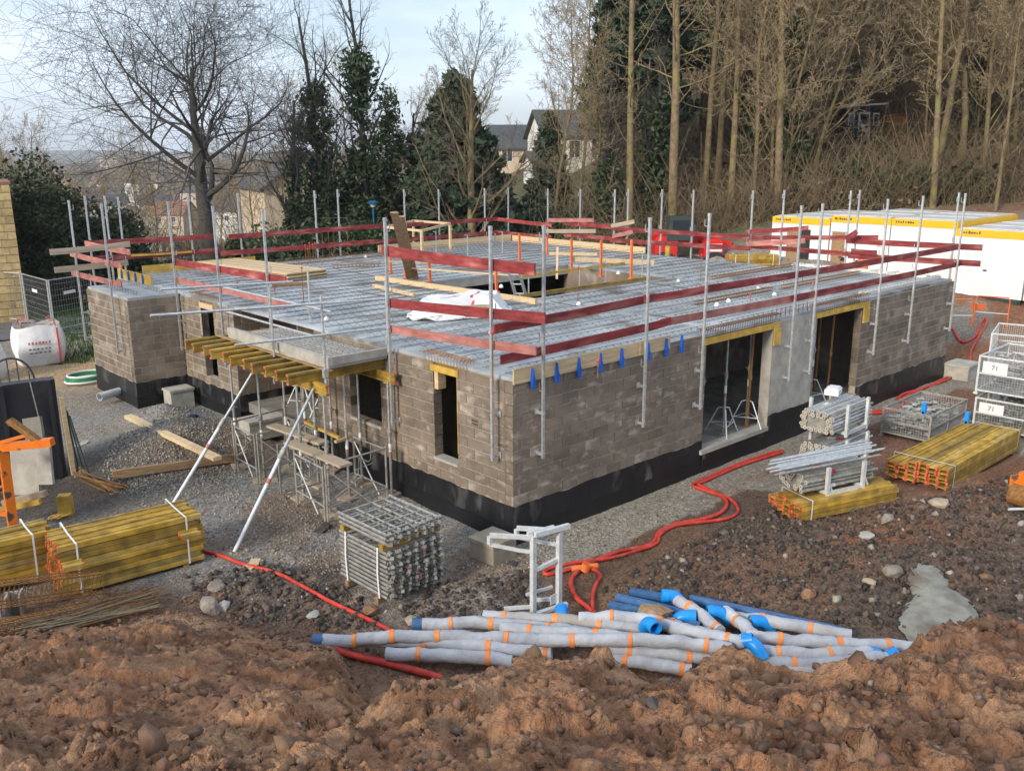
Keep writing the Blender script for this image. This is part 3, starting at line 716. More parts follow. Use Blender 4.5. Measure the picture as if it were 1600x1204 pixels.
W_ib = wall('block_wall', (1.69, 6.3), (0, 1), (-1, 0), 4.0, ((1.2, 2.3, .7, 2.7),), start=.2, seed=8)
W_is2 = wall('block_wall', (TH + .002, 6.1), (1, 0), (0, 1), 1.5, (), blocks=False, mem=False)
# walls seen only edge-on or through openings
def plain_wall(x0, x1, y0, y1, z0=-.2, z1=TOP - .004, m_=None):
    return MB().ext(x0, x1, y0, y1, z0, z1).build('rear_wall', m_ or M_block, bld)
plain_wall(17.31, 17.5, TH + .004, 4.8); plain_wall(16.2, 16.39, 4.81, 17.7); plain_wall(0, 16.19, 17.71, 17.9); plain_wall(-1.2, -.02, 16.13, 16.32); plain_wall(0, .19, 16.35, 17.7)
plain_wall(4.2, 4.39, .2, 5.6); plain_wall(4.4, 13.2, 3.6, 3.78); plain_wall(13.21, 13.4, .2, 5.6); plain_wall(.2, 4.1, 3.0, 3.15)
# courtyard inner walls
HX0, HX1, HY0, HY1 = 5.9, 12.0, 5.9, 10.3
plain_wall(HX0 - .19, HX0, HY0 - .19, HY1 + .19); plain_wall(HX1, HX1 + .19, HY0 - .19, HY1 + .19)
plain_wall(HX0 + .004, HX1 - .004, HY0 - .19, HY0); MB().ext(HX0 + .004, HX1 - .004, HY1, HY1 + .19, 2.66, TOP - .004).build('courtyard_beam', M_conc, bld)
MB().ext(.22, 17.2, .22, 17.6, .25, .50).build('ground_floor', M_concd, bld)
MB().ext(-1.3, -.02, 13.5, 16.1, .45, .695).build('ground_floor', M_concd, bld)

# blocks: the 300 that show largest as parts, the rest joined
def blk_key(b):
    d = b[0] - CAM; return np.linalg.norm(d) * (1.0 / max(.15, b[2]) ** .3)
BLK.sort(key=blk_key)
for c, a, L, T, H, w in BLK[:300]:
    o = link('concrete_block', UB, w); o.location = c; o.rotation_euler = (0, 0, a); o.scale = (L, T, H)
uv = np.array([v.co[:] for v in UB.vertices]); uf = [tuple(p.vertices) for p in UB.polygons]
rest = MB(); rcol = []; gcol = np.random.default_rng(3)
for c, a, L, T, H, w in BLK[300:]:
    rest.add((uv * (L - .008, T, H - .008)) @ rz3(a).T + c, uf); rcol += [gcol.uniform(.80, 1.22)] * len(uv)
M_block2 = mat('concrete_block_far', (.158, .122, .092), (.232, .190, .150), 2.2, .92, bump=.3, bscale=60, c3=(.30, .268, .23), s3=2.4, t3=(.58, .70), ramp=(.34, .66), vcol='Col', wn=(1.3, .78, 1.2))
ro = tag(rest.build('concrete_blocks', M_block2, bld), kind='stuff'); rc_ = ro.data.color_attributes.new('Col', 'FLOAT_COLOR', 'POINT'); rc_.data.foreach_set('color', np.repeat(np.array(rcol), 4).astype(np.float32))

# block wall print, lintels, jambs, pier, sills
pier = MB().ext(7.85, 9.70, -.01, .24, -.1, TOP).build('concrete_pier', M_conc, bld)
MB().ext(5.30, 7.84, -.06, .215, .42, .515).build('door_sill', M_conc, bld)
MB().ext(9.71, 12.02, -.03, .215, .42, .51).build('door_sill', M_conc, bld)
membrane((5.38, -.02), (1, 0), (0, -1), 0, 2.46, bld, .43, 11); membrane((7.84, -.012), (1, 0), (0, -1), 0, 1.87, bld, .74, 12); membrane((9.71, -.01), (1, 0), (0, -1), 0, 2.26, bld, .43, 13)
MB().ext(5.30, 8.12, -.02, .20, 2.76, 2.885).build('door_lintel', M_ylw, bld)
MB().ext(9.72, 12.32, -.02, .20, 2.76, 2.885).build('door_lintel', M_ylw, bld)
MB().ext(7.86, 8.14, -.05, -.02, 2.38, 2.755).build('lintel_cheek', M_ylw, bld)
MB().ext(11.99, 12.30, -.05, -.02, 2.36, 2.755).build('lintel_cheek', M_ylw, bld)
MB().ext(-.02, .21, 1.40, 2.20, 2.74, 2.86).build('window_lintel', M_ylw, bld)
MB().ext(.02, .20, 2.02, 2.128, 2.40, 2.735).build('lintel_cheek', M_tim, bld)
MB().ext(.02, .20, 1.462, 1.49, 1.3, 2.735).build('window_jamb', M_ylw, bld)
MB().ext(-.03, .20, 1.45, 2.15, 1.06, 1.105).build('window_sill', M_conc, bld)
MB().ext(-.03, .20, 3.84, 4.96, 1.23, 1.285).build('window_sill', M_conc, bld)
MB().ext(-.02, .21, 11.2, 12.0, 2.72, 2.86).build('window_lintel', M_tim, bld)
MB().ext(-.02, .0, 11.93, 12.02, 2.0, 2.715).build('window_jamb', M_timg, bld)

# precast slab panels with lattice girders
GIR = {}
def girder(L):
    key = round(L, 2)
    if key in GIR: return GIR[key]
    mb = MB(); r = .0042
    mb.tube([(0, 0, .115), (L, 0, .115)], r * 1.2, 4); mb.tube([(0, -.05, .01), (L, -.05, .01)], r, 3); mb.tube([(0, .05, .01), (L, .05, .01)], r, 3)
    k = int(L / .2)
    for sgn in (-1, 1):
        z = [(i * .1, sgn * (.05 if i % 2 == 0 else .0), .01 if i % 2 == 0 else .115) for i in range(2 * k + 1)]
        mb.tube(z, r * .8, 3, caps=False)
    GIR[key] = mb.mesh('lattice_girder', M_wire); return GIR[key]
def panel(x0, x1, y0, y1, along='x', rows=None):
    p = MB().ext(x0 + .006, x1 - .006, y0 + .006, y1 - .006, TOP + .002, TOP + .06).build('slab_panel', M_slab, bld)
    w = (y1 - y0) if along == 'x' else (x1 - x0); L = ((x1 - x0) if along == 'x' else (y1 - y0)) - .3
    k = max(1, int(round(w / .6)))
    for i in range(k):
        g = link('lattice_girder', girder(L), p); f = (i + .5) / k
        if along == 'x': g.location = (x0 + .15, y0 + w * f, TOP + .06)
        else: g.location = (x0 + w * f, y0 + .15, TOP + .06); g.rotation_euler = (0, 0, math.pi / 2)
    return p
for y0, y1 in ((.03, 2.43), (2.43, 4.8)):
    panel(.03, 6.1, y0, y1); panel(6.1, 11.9, y0, y1); panel(11.9, 17.42, y0, y1)
panel(.03, 6.1, 4.8, 5.9); panel(6.1, 11.9, 4.8, 5.9); panel(11.9, 16.36, 4.8, 5.9)
for y0, y1 in ((5.9, 8.1), (8.1, 10.3)):
    panel(.03, 5.9, y0, y1); panel(12.0, 16.36, y0, y1)
for y0, y1 in ((10.3, 12.7), (12.7, 15.1), (15.1, 17.86)):
    panel(.03, 8.2, y0, y1); panel(8.2, 16.36, y0, y1)
panel(-1.37, .0, 13.26, 16.29, 'y')
# thin screed over the rear panels, joints stay visible in front
# canopy slab over the entrance
can = MB()
can.ext(-1.32, -.02, 3.55, 7.6, 2.74, 2.80).build('canopy_slab', M_conc, bld)
MB().ext(-1.34, -1.24, 3.52, 7.6, 2.80, 2.96).build('canopy_upstand', M_conc, bld)
MB().ext(-1.235, -.02, 3.52, 3.60, 2.80, 2.95).build('canopy_upstand', M_conc, bld)
for i in range(3):
    g = link('lattice_girder', girder(3.6), bld); g.location = (-1.1 + i * .4, 3.75, 2.80); g.rotation_euler = (0, 0, math.pi / 2)

# rebar cages over the openings, stirrups and starter bars
def cage(p, q, w, h, step=.09, name='rebar_cage', par=None, m_=None, r=.008, label=None):
    p = np.array(p, float); q = np.array(q, float); d = q - p; L = np.linalg.norm(d); d /= L
    sx = np.cross(d, (0, 0, 1.)); sx /= np.linalg.norm(sx); up = np.cross(sx, d); mb = MB()
    cs = [(-w / 2, 0), (w / 2, 0), (w / 2, h), (-w / 2, h)]
    for a, b in cs + [(0, 0), (0, h)]: mb.tube([p + sx * a + up * b - d * .05, q + sx * a + up * b + d * .05], r, 5)
    for i in range(int(L / step) + 1):
        o = p + d * (i * step); mb.tube([o + sx * a + up * b for a, b in cs + cs[:1]], r * .75, 4, caps=False)
    return mb.build(name, m_ or M_rust, par)
cage((5.32, .10, 2.90), (8.15, .10, 2.90), .17, .17, par=bld); cage((9.75, .10, 2.90), (12.35, .10, 2.90), .17, .17, par=bld)
cage((.10, 1.2, 2.90), (.10, 2.4, 2.90), .17, .16, par=bld)
cage((.10, 11.0, 2.90), (.10, 12.6, 2.90), .16, .15, par=bld)
cage((8.3, 2.40, 2.97), (11.6, 2.42, 2.97), .10, .09, .12, par=bld); cage((12.2, 2.40, 2.97), (16.5, 2.40, 2.97), .10, .09, .12, par=bld)
cage((12.3, 4.82, 2.97), (16.9, 4.84, 2.97), .10, .09, .12, par=bld)
cage((4.4, 16.8, 2.97), (9.0, 16.9, 2.97), .12, .12, .15, par=bld); cage((5.9, 15.0, 2.97), (7.2, 14.3, 2.97), .12, .1, .12, par=bld)
st_ = MB()
for k in range(9): x = 8.05 + k * .19; st_.tube([(x, .06, 2.85), (x, .06, 3.16), (x, .18, 3.16), (x, .18, 2.85)], .007, 4)
st_.build('stirrup_row', M_rust, bld)
def starter(px, py, h, z=2.96, cap=True, tilt=0, label='starter'):
    p = at(px, py, z); b = MB().tube([p, p + (tilt, 0, h)], .009, 5).build('starter_bar', M_rust, bld)
    if cap: MB().tube([p + (tilt, 0, h - .05), p + (tilt, 0, h - .01), p + (tilt, 0, h + .015)], [.016, .03, .02], 8).build('bar_cap', M_textr, b)
for px, py, h in ((478, 405, .5), (485, 407, .62), (490, 406, .55), (494, 409, .65), (482, 409, .45), (505, 402, .95), (515, 400, .9), (523, 399, .9), (519, 401, .5), (544, 397, .8), (390, 405, .35),
                  (903, 470, .85), (1094, 438, .75), (437, 424, .1), (430, 462, .2), (372, 456, .25), (475, 478, .95), (770, 605, .9), (1254, 440, .2), (1270, 455, .25), (1172, 472, .2), (1290, 418, .2), (934, 590, .3)):
    starter(px, py, h)
for px, py in ((904, 477), (768, 521), (680, 405), (966, 428), (1060, 440), (1120, 478), (1138, 472), (1210, 462), (402, 411), (571, 402), (510, 500), (783, 449), (1185, 452)):
    p = at(px, py, 2.97); MB().tube([p, p + (0, 0, .05), p + (0, 0, .09)], [.065, .055, .02], 10).build('white_junction_box', M_strap, bld)

# timber upstands of the slab edges
fw_ = MB().ext(.0, 4.13, -.034, -.004, 2.87, 3.13).build('edge_form_board', M_tim, bld)
for i, x in enumerate((.98, 2.05, 3.2)):
    MB().ext(x, x + .03, -.05, -.036, 2.88, 3.12).build('form_batten', M_tim, fw_)
MB().ext(4.14, 5.3, .02, .05, 2.905, 2.96).build('edge_batten', M_timd, bld)
for i, x in enumerate((.40, .97, 1.52, 2.08, 2.66, 3.42, 3.97, 4.45)):
    poly = [(-.012, -.16), (.03, -.15), (.045, .0), (.02, .06), (.004, .20), (-.012, .06), (-.03, -.02)]
    wdg = MB().prism(poly, -.03, .03, (np.array([[1, 0, 0], [0, 0, -1], [0, 1, 0.]]), (x, -.065, 2.90))).build('form_wedge', M_blue)
    tag(wdg, 'blue steel wedge clamp on the formwork board, %s from the near corner' % ORD[i], 'clamp', 'blue wedge clamps on the edge board')
MB().ext(16.36, 16.40, 10.6, 17.8, 2.96, 3.20).build('edge_form_board', M_tim, bld)
MB().ext(9.6, 16.35, 17.84, 17.88, 2.96, 3.24).build('edge_form_board', M_tim, bld)
MB().ext(.8, 4.6, 17.84, 17.88, 2.96, 3.22).build('edge_form_board', M_ylw, bld)
MB().ext(.02, .06, 15.2, 17.8, 2.96, 3.22).build('edge_form_board', M_ylw, bld)
MB().ext(12.6, 17.2, .26, .46, 2.965, 3.05).build('insulation_strip', M_render, bld)
MB().ext(17.0, 17.2, .6, 5.0, 2.965, 3.05).build('insulation_strip', M_render, bld)
for i in range(4):
    z0 = .0
    w2 = MB()
    poly = [(-.012, -.12), (.03, -.11), (.04, .0), (.004, .16), (-.03, -.02)]
    p = at(150 + i * 8 + (8 if i > 1 else 0), 428, 3.1)
    o = MB().prism(poly, -.03, .03, (rz3(math.pi / 2) @ np.array([[1, 0, 0], [0, 0, -1], [0, 1, 0.]]), (-.0, 17.4 - i * .55, 3.06))).build('form_wedge', M_blue)
    tag(o, 'small blue wedge clamp on the yellow board of the left wing, %s from the back' % ORD[i], 'clamp', 'blue wedge clamps on the wing')

# printed marks on the left wall
def letters(txt, size, loc, rot, m_, par, name='print'):
    cu = bpy.data.curves.new(name, 'FONT'); cu.body = txt; cu.size = size; cu.extrude = .0015; cu.align_x = 'CENTER'; cu.align_y = 'CENTER'
    tmp = bpy.data.objects.new(name, cu); COL.objects.link(tmp)
    dg = bpy.context.evaluated_depsgraph_get(); me = bpy.data.meshes.new_from_object(tmp.evaluated_get(dg)); bpy.data.objects.remove(tmp, do_unlink=True)
    me.materials.clear(); me.materials.append(m_)
    o = link(name, me, par); o.location = loc; o.rotation_euler = rot; return o
def scribble(par, M3, o, w, h, n, m_, name='small_print', seed=0):
    # illegible small lettering as little raised strokes: M3 = along, up, out
    g = random.Random(seed); mb = MB(); x = 0; R3 = np.stack([M3[0], M3[1], M3[2]], 1)
    for k in range(n):
        ww = w / n * g.uniform(.45, .8); hh = h * g.uniform(.55, 1); c = np.array(o) + M3[0] * (x + ww / 2) + M3[1] * (hh / 2)
        mb.box(c, (ww, hh, .004), R3); x += w / n
    q = mb.build(name, m_, par); q['kind'] = 'stuff'; return q
LW = (np.array([0, -1., 0]), np.array([0, 0, 1.]), np.array([-1., 0, 0]))
for k in range(2): scribble(bld, LW, (-.003, 1.06, 2.02 - k * .06), .17, .045, 4, M_text, seed=20 + k)
scribble(bld, LW, (-.003, .36, 1.75), .24, .035, 6, M_textb, seed=23)
# ================================================================== GUARD RAILS
PT = {}
def post_proto():
    PT['tube'] = MB().bar((0, 0, 0), (0, 0, 3.9), .045, .045, (0, 1, 0)).box((0, 0, 3.90), (.052, .052, .06)).mesh('post_tube', M_galv)
    a = MB().bar((0, .02, 0), (0, .15, 0), .035, .05).box((0, .155, 0), (.09, .012, .11)).box((0, 0, 0), (.06, .06, .05))
    PT['arm'] = a.mesh('wall_bracket', M_galv)
    c = MB().bar((0, .02, 0), (0, .10, 0), .02, .012).bar((0, .10, -.006), (0, .10, .13), .02, .01, (0, 1, 0))
    PT['cradle'] = c.mesh('rail_cradle', M_galv)
post_proto()
def post(p, rz, label, grp, z0=None):
    o = empty('guardrail_post', (p[0], p[1], p[2] - 3.93), rz, label, 'guardrail post', grp)
    link('post_tube', PT['tube'], o)
    for z in (.07, .80): a = link('wall_bracket', PT['arm'], o); a.location = (0, 0, z)
    for z in (1.18, 2.02, 2.55, 3.68): a = link('rail_cradle', PT['cradle'], o); a.location = (0, 0, z)
    return o
RW = [(850, 352), (1016, 340), (1109, 333), (1253, 321), (1286, 318), (1388, 311), (1443, 306), (1509, 302)]
for i, q in enumerate(RW): post(at_y(*q, -.17), 0, 'galvanised guardrail post on the long right wall, %s from the near corner' % ORD[i], 'posts along the right wall')
for i, q in enumerate([(766, 353), (601, 340), (410, 327), (332, 322), (262, 315)]):
    post(at_x(*q, -.17), -math.pi / 2, 'galvanised guardrail post on the left wall, %s from the near corner' % ORD[i], 'posts along the left wall')
for i, q in enumerate([(158, 318), (107, 313)]):
    post(at_x(*q, -1.57), -math.pi / 2, 'galvanised guardrail post on the left wing, %s from its front corner' % ORD[i], 'posts along the left wing')
for i, q in enumerate([(132, 306), (163, 306), (184, 308), (293, 302), (371, 302), (491, 298), (527, 296), (631, 296), (685, 296), (757, 294)]):
    post(at_y(*q, 18.07), math.pi, 'far galvanised guardrail post on the rear edge, %s from the left wing' % ORD[i], 'posts along the rear edge')
for i, q in enumerate([(794, 293), (856, 295), (907, 296), (961, 296), (982, 295), (1035, 296), (1084, 297), (1177, 298), (1226, 297)]):
    post(at_x(*q, 16.57), math.pi / 2, 'far galvanised guardrail post on the right rear edge, %s from the back corner' % ORD[i], 'posts along the right rear edge')
for i, q in enumerate([(1330, 298), (1344, 297), (1499, 301)]):
    post(at_x(*q, 17.67), math.pi / 2, 'guardrail post at the far right end of the roof, %s before the white cabins' % ORD[i], 'posts at the right end')

def board(a, b, m_, label, grp, h=.15, th=.03):
    a = np.array(a); b = np.array(b); L = np.linalg.norm(b - a)
    mb = MB(); k = 6; bow = rnd.uniform(-.018, .018); sag = -rnd.uniform(0, .02); vv = []
    for i in range(k + 1):
        f = i / k; e = 4 * f * (1 - f); x = (f - .5) * L; vv += [(x, -th / 2 + bow * e, -h / 2 + sag * e), (x, th / 2 + bow * e, -h / 2 + sag * e), (x, th / 2 + bow * e, h / 2 + sag * e), (x, -th / 2 + bow * e, h / 2 + sag * e)]
    ff = [(0, 3, 2, 1), (4 * k, 4 * k + 1, 4 * k + 2, 4 * k + 3)] + [(4 * i + j, 4 * i + (j + 1) % 4, 4 * i + 4 + (j + 1) % 4, 4 * i + 4 + j) for i in range(k) for j in range(4)]
    o = mb.add(vv, ff).build('guardrail_board', m_)
    d = (b - a) / L
    up = np.array([0, 0, 1.]); sy = np.cross(up, d); sy /= np.linalg.norm(sy); uz = np.cross(d, sy)
    o.matrix_world = Matrix(((d[0], sy[0], uz[0], (a[0] + b[0]) / 2), (d[1], sy[1], uz[1], (a[1] + b[1]) / 2), (d[2], sy[2], uz[2], (a[2] + b[2]) / 2), (0, 0, 0, 1)))
    return tag(o, label, 'guardrail board', grp)
up_ = [(772, 514), (1015, 466), (1100, 452), (1300, 420), (1497, 386)]
lo_ = [(782, 562), (1016, 510), (1040, 503), (1240, 466), (1497, 412)]
for nm, P_, mm in (('upper', up_, [M_red, M_red, M_red, M_red]), ('lower', lo_, [M_red, M_red, M_redf, M_red])):
    for i in range(4):
        y = -.105 if i % 2 == 0 else -.138
        a = at_y(*P_[i], y); b = at_y(*P_[i + 1], y); d = (b - a) / np.linalg.norm(b - a)
        board(a - d * (.0 if i == 0 else .15), b + d * .15, mm[i], '%s red guardrail board on the right wall, %s from the near corner' % (nm, ORD[i]), 'red boards on the right wall')
k_ = 'red boards on the left wall'
def bx_(a, b, x, m_, l, h=.15): return board(at_x(*a, x), at_x(*b, x), m_, l, k_, h)
bx_((597, 391), (836, 421), -.105, M_red, 'topmost thick red guardrail board near the front corner on the left wall', .19)
bx_((606, 473), (852, 497), -.105, M_red, 'middle red guardrail board near the front corner on the left wall', .17)
bx_((611, 514), (838, 548), -.105, M_redf, 'lowest faded red guardrail board near the front corner on the left wall', .15)
bx_((270, 409), (447, 438), -.105, M_red, 'upper red board above the recessed wall beside the panel stack', .17)
bx_((275, 437), (452, 476), -.105, M_redf, 'lower pink board above the recessed wall left of the canopy', .15)
k_ = 'boards on the left wing'
bx_((110, 396), (190, 415), -1.50, M_redf, 'upper pink guardrail board along the left wing')
bx_((112, 426), (190, 444), -1.50, M_redf, 'lower pink guardrail board along the left wing')
board(at_y(78, 394, 14.2), at_y(203, 381, 14.2), M_timg, 'upper bare tan board sticking out past the left wing', k_)
board(at_y(85, 422, 14.2), at_y(200, 410, 14.2), M_timg, 'lower bare tan board sticking out past the left wing', k_)
bx_((133, 380), (203, 394), -.9, M_redf, 'short pink board behind the bare tan boards of the wing')
k_ = 'boards along the rear edge'
def by_(a, b, y, m_, l, h=.16): return board(at_y(*a, y), at_y(*b, y), m_, l, k_, h)
by_((135, 380), (335, 369), 17.98, M_red, 'upper red board on the rear edge, leftmost, in front of the big bare tree')
by_((150, 404), (345, 391), 17.98, M_red, 'lower red board on the rear edge, leftmost, in front of the big bare tree')
by_((357, 370), (592, 353), 17.95, M_red, 'upper red board on the rear edge passing the blue street lamp')
by_((345, 396), (592, 377), 17.95, M_red, 'lower red board on the rear edge passing the blue street lamp')
by_((586, 354), (777, 342), 17.99, M_red, 'upper red board on the rear edge ending at the back corner')
by_((588, 378), (777, 363), 17.99, M_red, 'lower red board on the rear edge ending at the back corner')
by_((205, 399), (300, 393), 17.93, M_ylw, 'yellow batten below the leftmost lower red rear board', .06)
k_ = 'boards along the right rear edge'
bx_((775, 342), (862, 352), 16.48, M_red, 'upper red board on the right rear edge next to the back corner')
bx_((775, 362), (862, 371), 16.48, M_red, 'lower red board on the right rear edge next to the back corner')
bx_((855, 344), (928, 344), 16.42, M_redf, 'short pink board lying over the second upper rear board')
bx_((881, 348), (965, 355), 16.50, M_red, 'second upper red board on the right rear edge')
bx_((881, 366), (965, 373), 16.50, M_red, 'second lower red board on the right rear edge')
bx_((853, 361), (931, 361), 16.40, M_timg, 'short bare board between the rear rails near the back corner')
bx_((955, 353), (991, 346), 16.44, M_timg, 'short bare board tilted over the upper right rear rail')
bx_((957, 369), (989, 362), 16.44, M_redf, 'short pink board tilted over the lower right rear rail')
bx_((954, 356), (1172, 371), 16.46, M_red, 'long upper red board above the red telehandler')
bx_((954, 375), (1172, 388), 16.46, M_red, 'long lower red board in front of the red telehandler')
k_ = 'boards at the right end of the roof'
bx_((1166, 362), (1263, 356), 16.52, M_red, 'dark red board tilted up beside the left white cabin', .14)
bx_((1168, 371), (1372, 371), 17.58, M_red, 'long upper red board across the front of the left white cabin', .14)
bx_((1166, 381), (1258, 376), 16.50, M_redf, 'pink board tilted across the left white cabin', .16)
bx_((1168, 384), (1330, 397), 17.60, M_red, 'long lower red board across the left white cabin')
bx_((1322, 376), (1535, 387), 17.56, M_red, 'upper red board sticking out to the right past the roof end', .17)
bx_((1325, 399), (1532, 412), 17.56, M_red, 'lower red board sticking out to the right past the roof end', .17)
bx_((1330, 392), (1370, 395), 17.50, M_red, 'short red board doubled behind the lower right end board', .15)
board(at_x(1325, 371, 17.2), at_x(1339, 362, 17.2), M_red, 'short stub of red board between two posts at the right end', k_, .15)

# ================================================================== THINGS ON THE ROOF
Z = TOP + .06
def bar_thing(name, a, b, w, h, m_, label, cat, grp=None):
    a = np.array(a, float); b = np.array(b, float)
    o = MB().bar(a - a, b - a, w, h).build(name, m_); o.location = a
    return tag(o, label, cat, grp)
g_ = 'timbers round the roof opening'
bar_thing('timber_beam', at(588, 434, Z + .14), at(838, 471, Z + .14), .10, .13, M_tim, 'long pale timber beam along the near edge of the roof opening', 'timber', g_)
bar_thing('timber_beam', at(812, 463, Z + .05), at(1010, 435, Z + .05), .07, .10, M_yel, 'yellow timber along the right edge of the roof opening', 'timber', g_)
bar_thing('timber_rail', at_y(815, 432, 6.0), at_y(976, 411, 6.0), .04, .06, M_yel, 'thin yellow handrail on the right side of the roof opening', 'timber', g_)
bar_thing('timber_board', at(893, 405, Z + .35), at(1022, 410, Z + .25), .03, .14, M_tim, 'pale board on the far side of the roof opening', 'timber', g_)
bar_thing('timber_board', at(858, 396, Z + .4), at(933, 397, Z + .4), .03, .10, M_tim, 'short pale board behind the orange posts', 'timber', g_)
bar_thing('timber_batten', at(870, 436, Z + .2), at(871, 386, Z + 1.05), .06, .05, M_tim, 'upright pale batten in the corner of the roof opening', 'timber', g_)
bar_thing('timber_batten', at(632, 418, Z + .4), at(800, 430, Z + .25), .05, .04, M_tim, 'thin batten slanting across the roof opening', 'timber', g_)
bar_thing('timber_batten', at(606, 408, Z + .5), at(685, 412, Z + .5), .05, .04, M_timg, 'thin grey batten behind the brown planks', 'timber', g_)
bar_thing('brown_plank', at(641, 436, Z), at(616, 332, Z + 2.15), .20, .05, M_timd, 'taller brown plank standing upright by the roof opening', 'plank', 'upright brown planks')
bar_thing('brown_plank', at(650, 436, Z), at(626, 338, Z + 2.0), .18, .05, M_timd, 'shorter brown plank leaning against the taller upright one', 'plank', 'upright brown planks')
bar_thing('brown_plank', at(643, 437, Z - .02), at(637, 404, Z + .7), .14, .05, M_tim, 'pale offcut at the foot of the upright brown planks', 'plank', 'upright brown planks')
for i, (x, y0, y1) in enumerate([(610, 427, 400), (633, 433, 399), (671, 440, 405), (775, 457, 419), (811, 407, 367), (854, 398, 371), (892, 423, 375), (938, 432, 377), (985, 436, 377)]):
    p = at(x + 1, y0, Z); h = max(.55, (y0 - y1) / F_PX * np.linalg.norm(p - CAM) * 1.02)
    o = MB().bar((0, 0, 0), (-.02, 0, h), .07, .05).box((0, 0, .02), (.14, .14, .03)).build('safety_post', M_orgp); o.location = p
    tag(o, 'orange safety post round the roof opening, %s from the left' % ORD[i], 'safety post', 'orange posts round the roof opening')
for i, (x, y0, h) in enumerate([(682, 404, .95), (731, 418, 1.05), (785, 396, .8), (1003, 435, .8), (905, 452, .7), (826, 463, .8), (946, 442, .6)]):
    p = at(x, y0, Z); o = MB().cyl((0, 0, 0), (0, 0, h), .018, 6).box((0, 0, .01), (.1, .1, .02)).bar((0, 0, h), (-.12, 0, h), .02, .02).build('thin_steel_stanchion', M_galv); o.location = p
    tag(o, 'thin grey steel stanchion on the slab, %s' % ['by the timber frame', 'in the middle of the roof opening', 'behind the brown ladder corner', 'at the right end of the yellow timber', 'on the right edge of the opening', 'beside the ladder foot', 'between two orange posts on the right'][i], 'stanchion', 'thin stanchions round the opening')
# timber frame box behind the brown planks
fr = empty('timber_box_stand', at(655, 400, Z), 0, 'open pale timber box frame standing behind the brown planks', 'timber frame')
P4 = [np.array(at(605, 400, Z)), np.array(at(647, 386, Z)), np.array(at(704, 392, Z)), np.array(at(660, 408, Z))]; o0 = np.array(fr.location)
for i in range(4):
    MB().bar(P4[i] - o0, P4[i] - o0 + (0, 0, 1.0), .08, .08).build('frame_post', M_tim, fr)
    MB().bar(P4[i] - o0 + (0, 0, 1.03 + .002 * i), P4[(i + 1) % 4] - o0 + (0, 0, 1.03 + .002 * i), .06, .08).build('frame_rail', M_tim, fr)
# ladder in the opening
lt = empty('ladder', at(803, 440, Z), 0, 'short aluminium ladder top sticking out of the roof opening', 'ladder')
a0 = np.array(at(795, 424, Z + .45)); a1 = np.array(at(811, 424, Z + .45)); dn = np.array(at(806, 462, Z - .25)) - a0; dn = dn / np.linalg.norm(dn) * 2.6
o0 = np.array(lt.location)
for a in (a0, a1): MB().bar(a - o0, a + dn - o0, .045, .08).build('ladder_stile', M_galv, lt)
for k in range(9): q = dn * ((k + .35) / 9); MB().cyl(a0 + q - o0, a1 + q - o0, .022, 8).build('ladder_rung', M_galv, lt)
# formwork panels stacked
ps = empty('panel_stack', at(380, 432, Z), 0, 'low stack of pale formwork panels lying on the left of the roof', 'panel stack')
o0 = np.array(ps.location); c0 = np.array(at(300, 420, Z)); c1 = np.array(at(455, 442, Z)); c2 = np.array(at(372, 410, Z)); ax_ = c1 - c0; L = np.linalg.norm(ax_); ax_ /= L
pw_ = np.cross((0, 0, 1.), ax_); 
if pw_ @ (c2 - c0) < 0: pw_ = -pw_
for k in range(5):
    off = rnd.uniform(-.05, .05)
    cc = (c0 + c1) / 2 + pw_ * .75 + ax_ * off - o0; MB().box((cc[0], cc[1], .05 + k * .045), (L * .92, 1.45, .036), np.stack([ax_, pw_, (0, 0, 1.)], 1)).build('panel', M_tim if k % 2 == 0 else M_timd, ps)
for k in range(3):
    cc = c1 - ax_ * (.25 + k * 1.6) + pw_ * .75 - o0; MB().bar((cc - pw_ * .7 + (0, 0, .015))[:3], (cc + pw_ * .7 + (0, 0, .015))[:3], .09, .03).build('bearer', M_timd, ps)
for j in range(3):
    cc = (c0 + c1) / 2 + pw_ * (.36 + j * .36) - o0; MB().box((cc[0], cc[1], .05 + 5 * .045 - .022), (L * .9, .02, .004), np.stack([ax_, pw_, (0, 0, 1.)], 1)).build('panel_joint', M_timd, ps)
bar_thing('rusty_offcuts', at(425, 445, Z + .04), at(485, 443, Z + .04), .3, .05, M_rust, 'bundle of rusty offcuts on the slab below the panel stack', 'offcuts')
# white big bag over a pallet
wb = empty('covered_pallet', at(710, 490, Z), 0, 'white sheet with red print draped over a pallet on the roof slab', 'covered pallet')
o0 = np.array(wb.location); MB().box((.15, -.35, .10), (1.25, .9, .12), rz3(-.4)).build('pallet', M_timd, wb); MB().box((.15, -.35, .22), (1.1, .8, .12), rz3(-.4)).build('boards', M_timg, wb)
n = 34; V = []; F = []
for i in range(n + 1):
    for j in range(n + 1):
        u = i / n * 2 - 1; v = j / n * 2 - 1
        x = u * 1.15 + .12 * math.sin(v * 3); y = v * .85 + .1 * math.sin(u * 4)
        e = max(abs(u) / .72, abs(v) / .62)
        zz = .44 - .05 * (u * u + v * v) if e < 1 else max(.03, .42 - .95 * (e - 1) ** .8)
        zz += (float(vnoise(u * 4 + 9, v * 4, 3)) - .5) * .12
        q = rz3(-.55) @ np.array([x, y, max(.02, zz)]); V.append(q + (.1, -.1, 0))
for i in range(n):
    for j in range(n): F.append((i * (n + 1) + j, (i + 1) * (n + 1) + j, (i + 1) * (n + 1) + j + 1, i * (n + 1) + j + 1))
sh = MB().add(V, F).build('white_sheet', M_white, wb, True)
Vs = np.array(V)
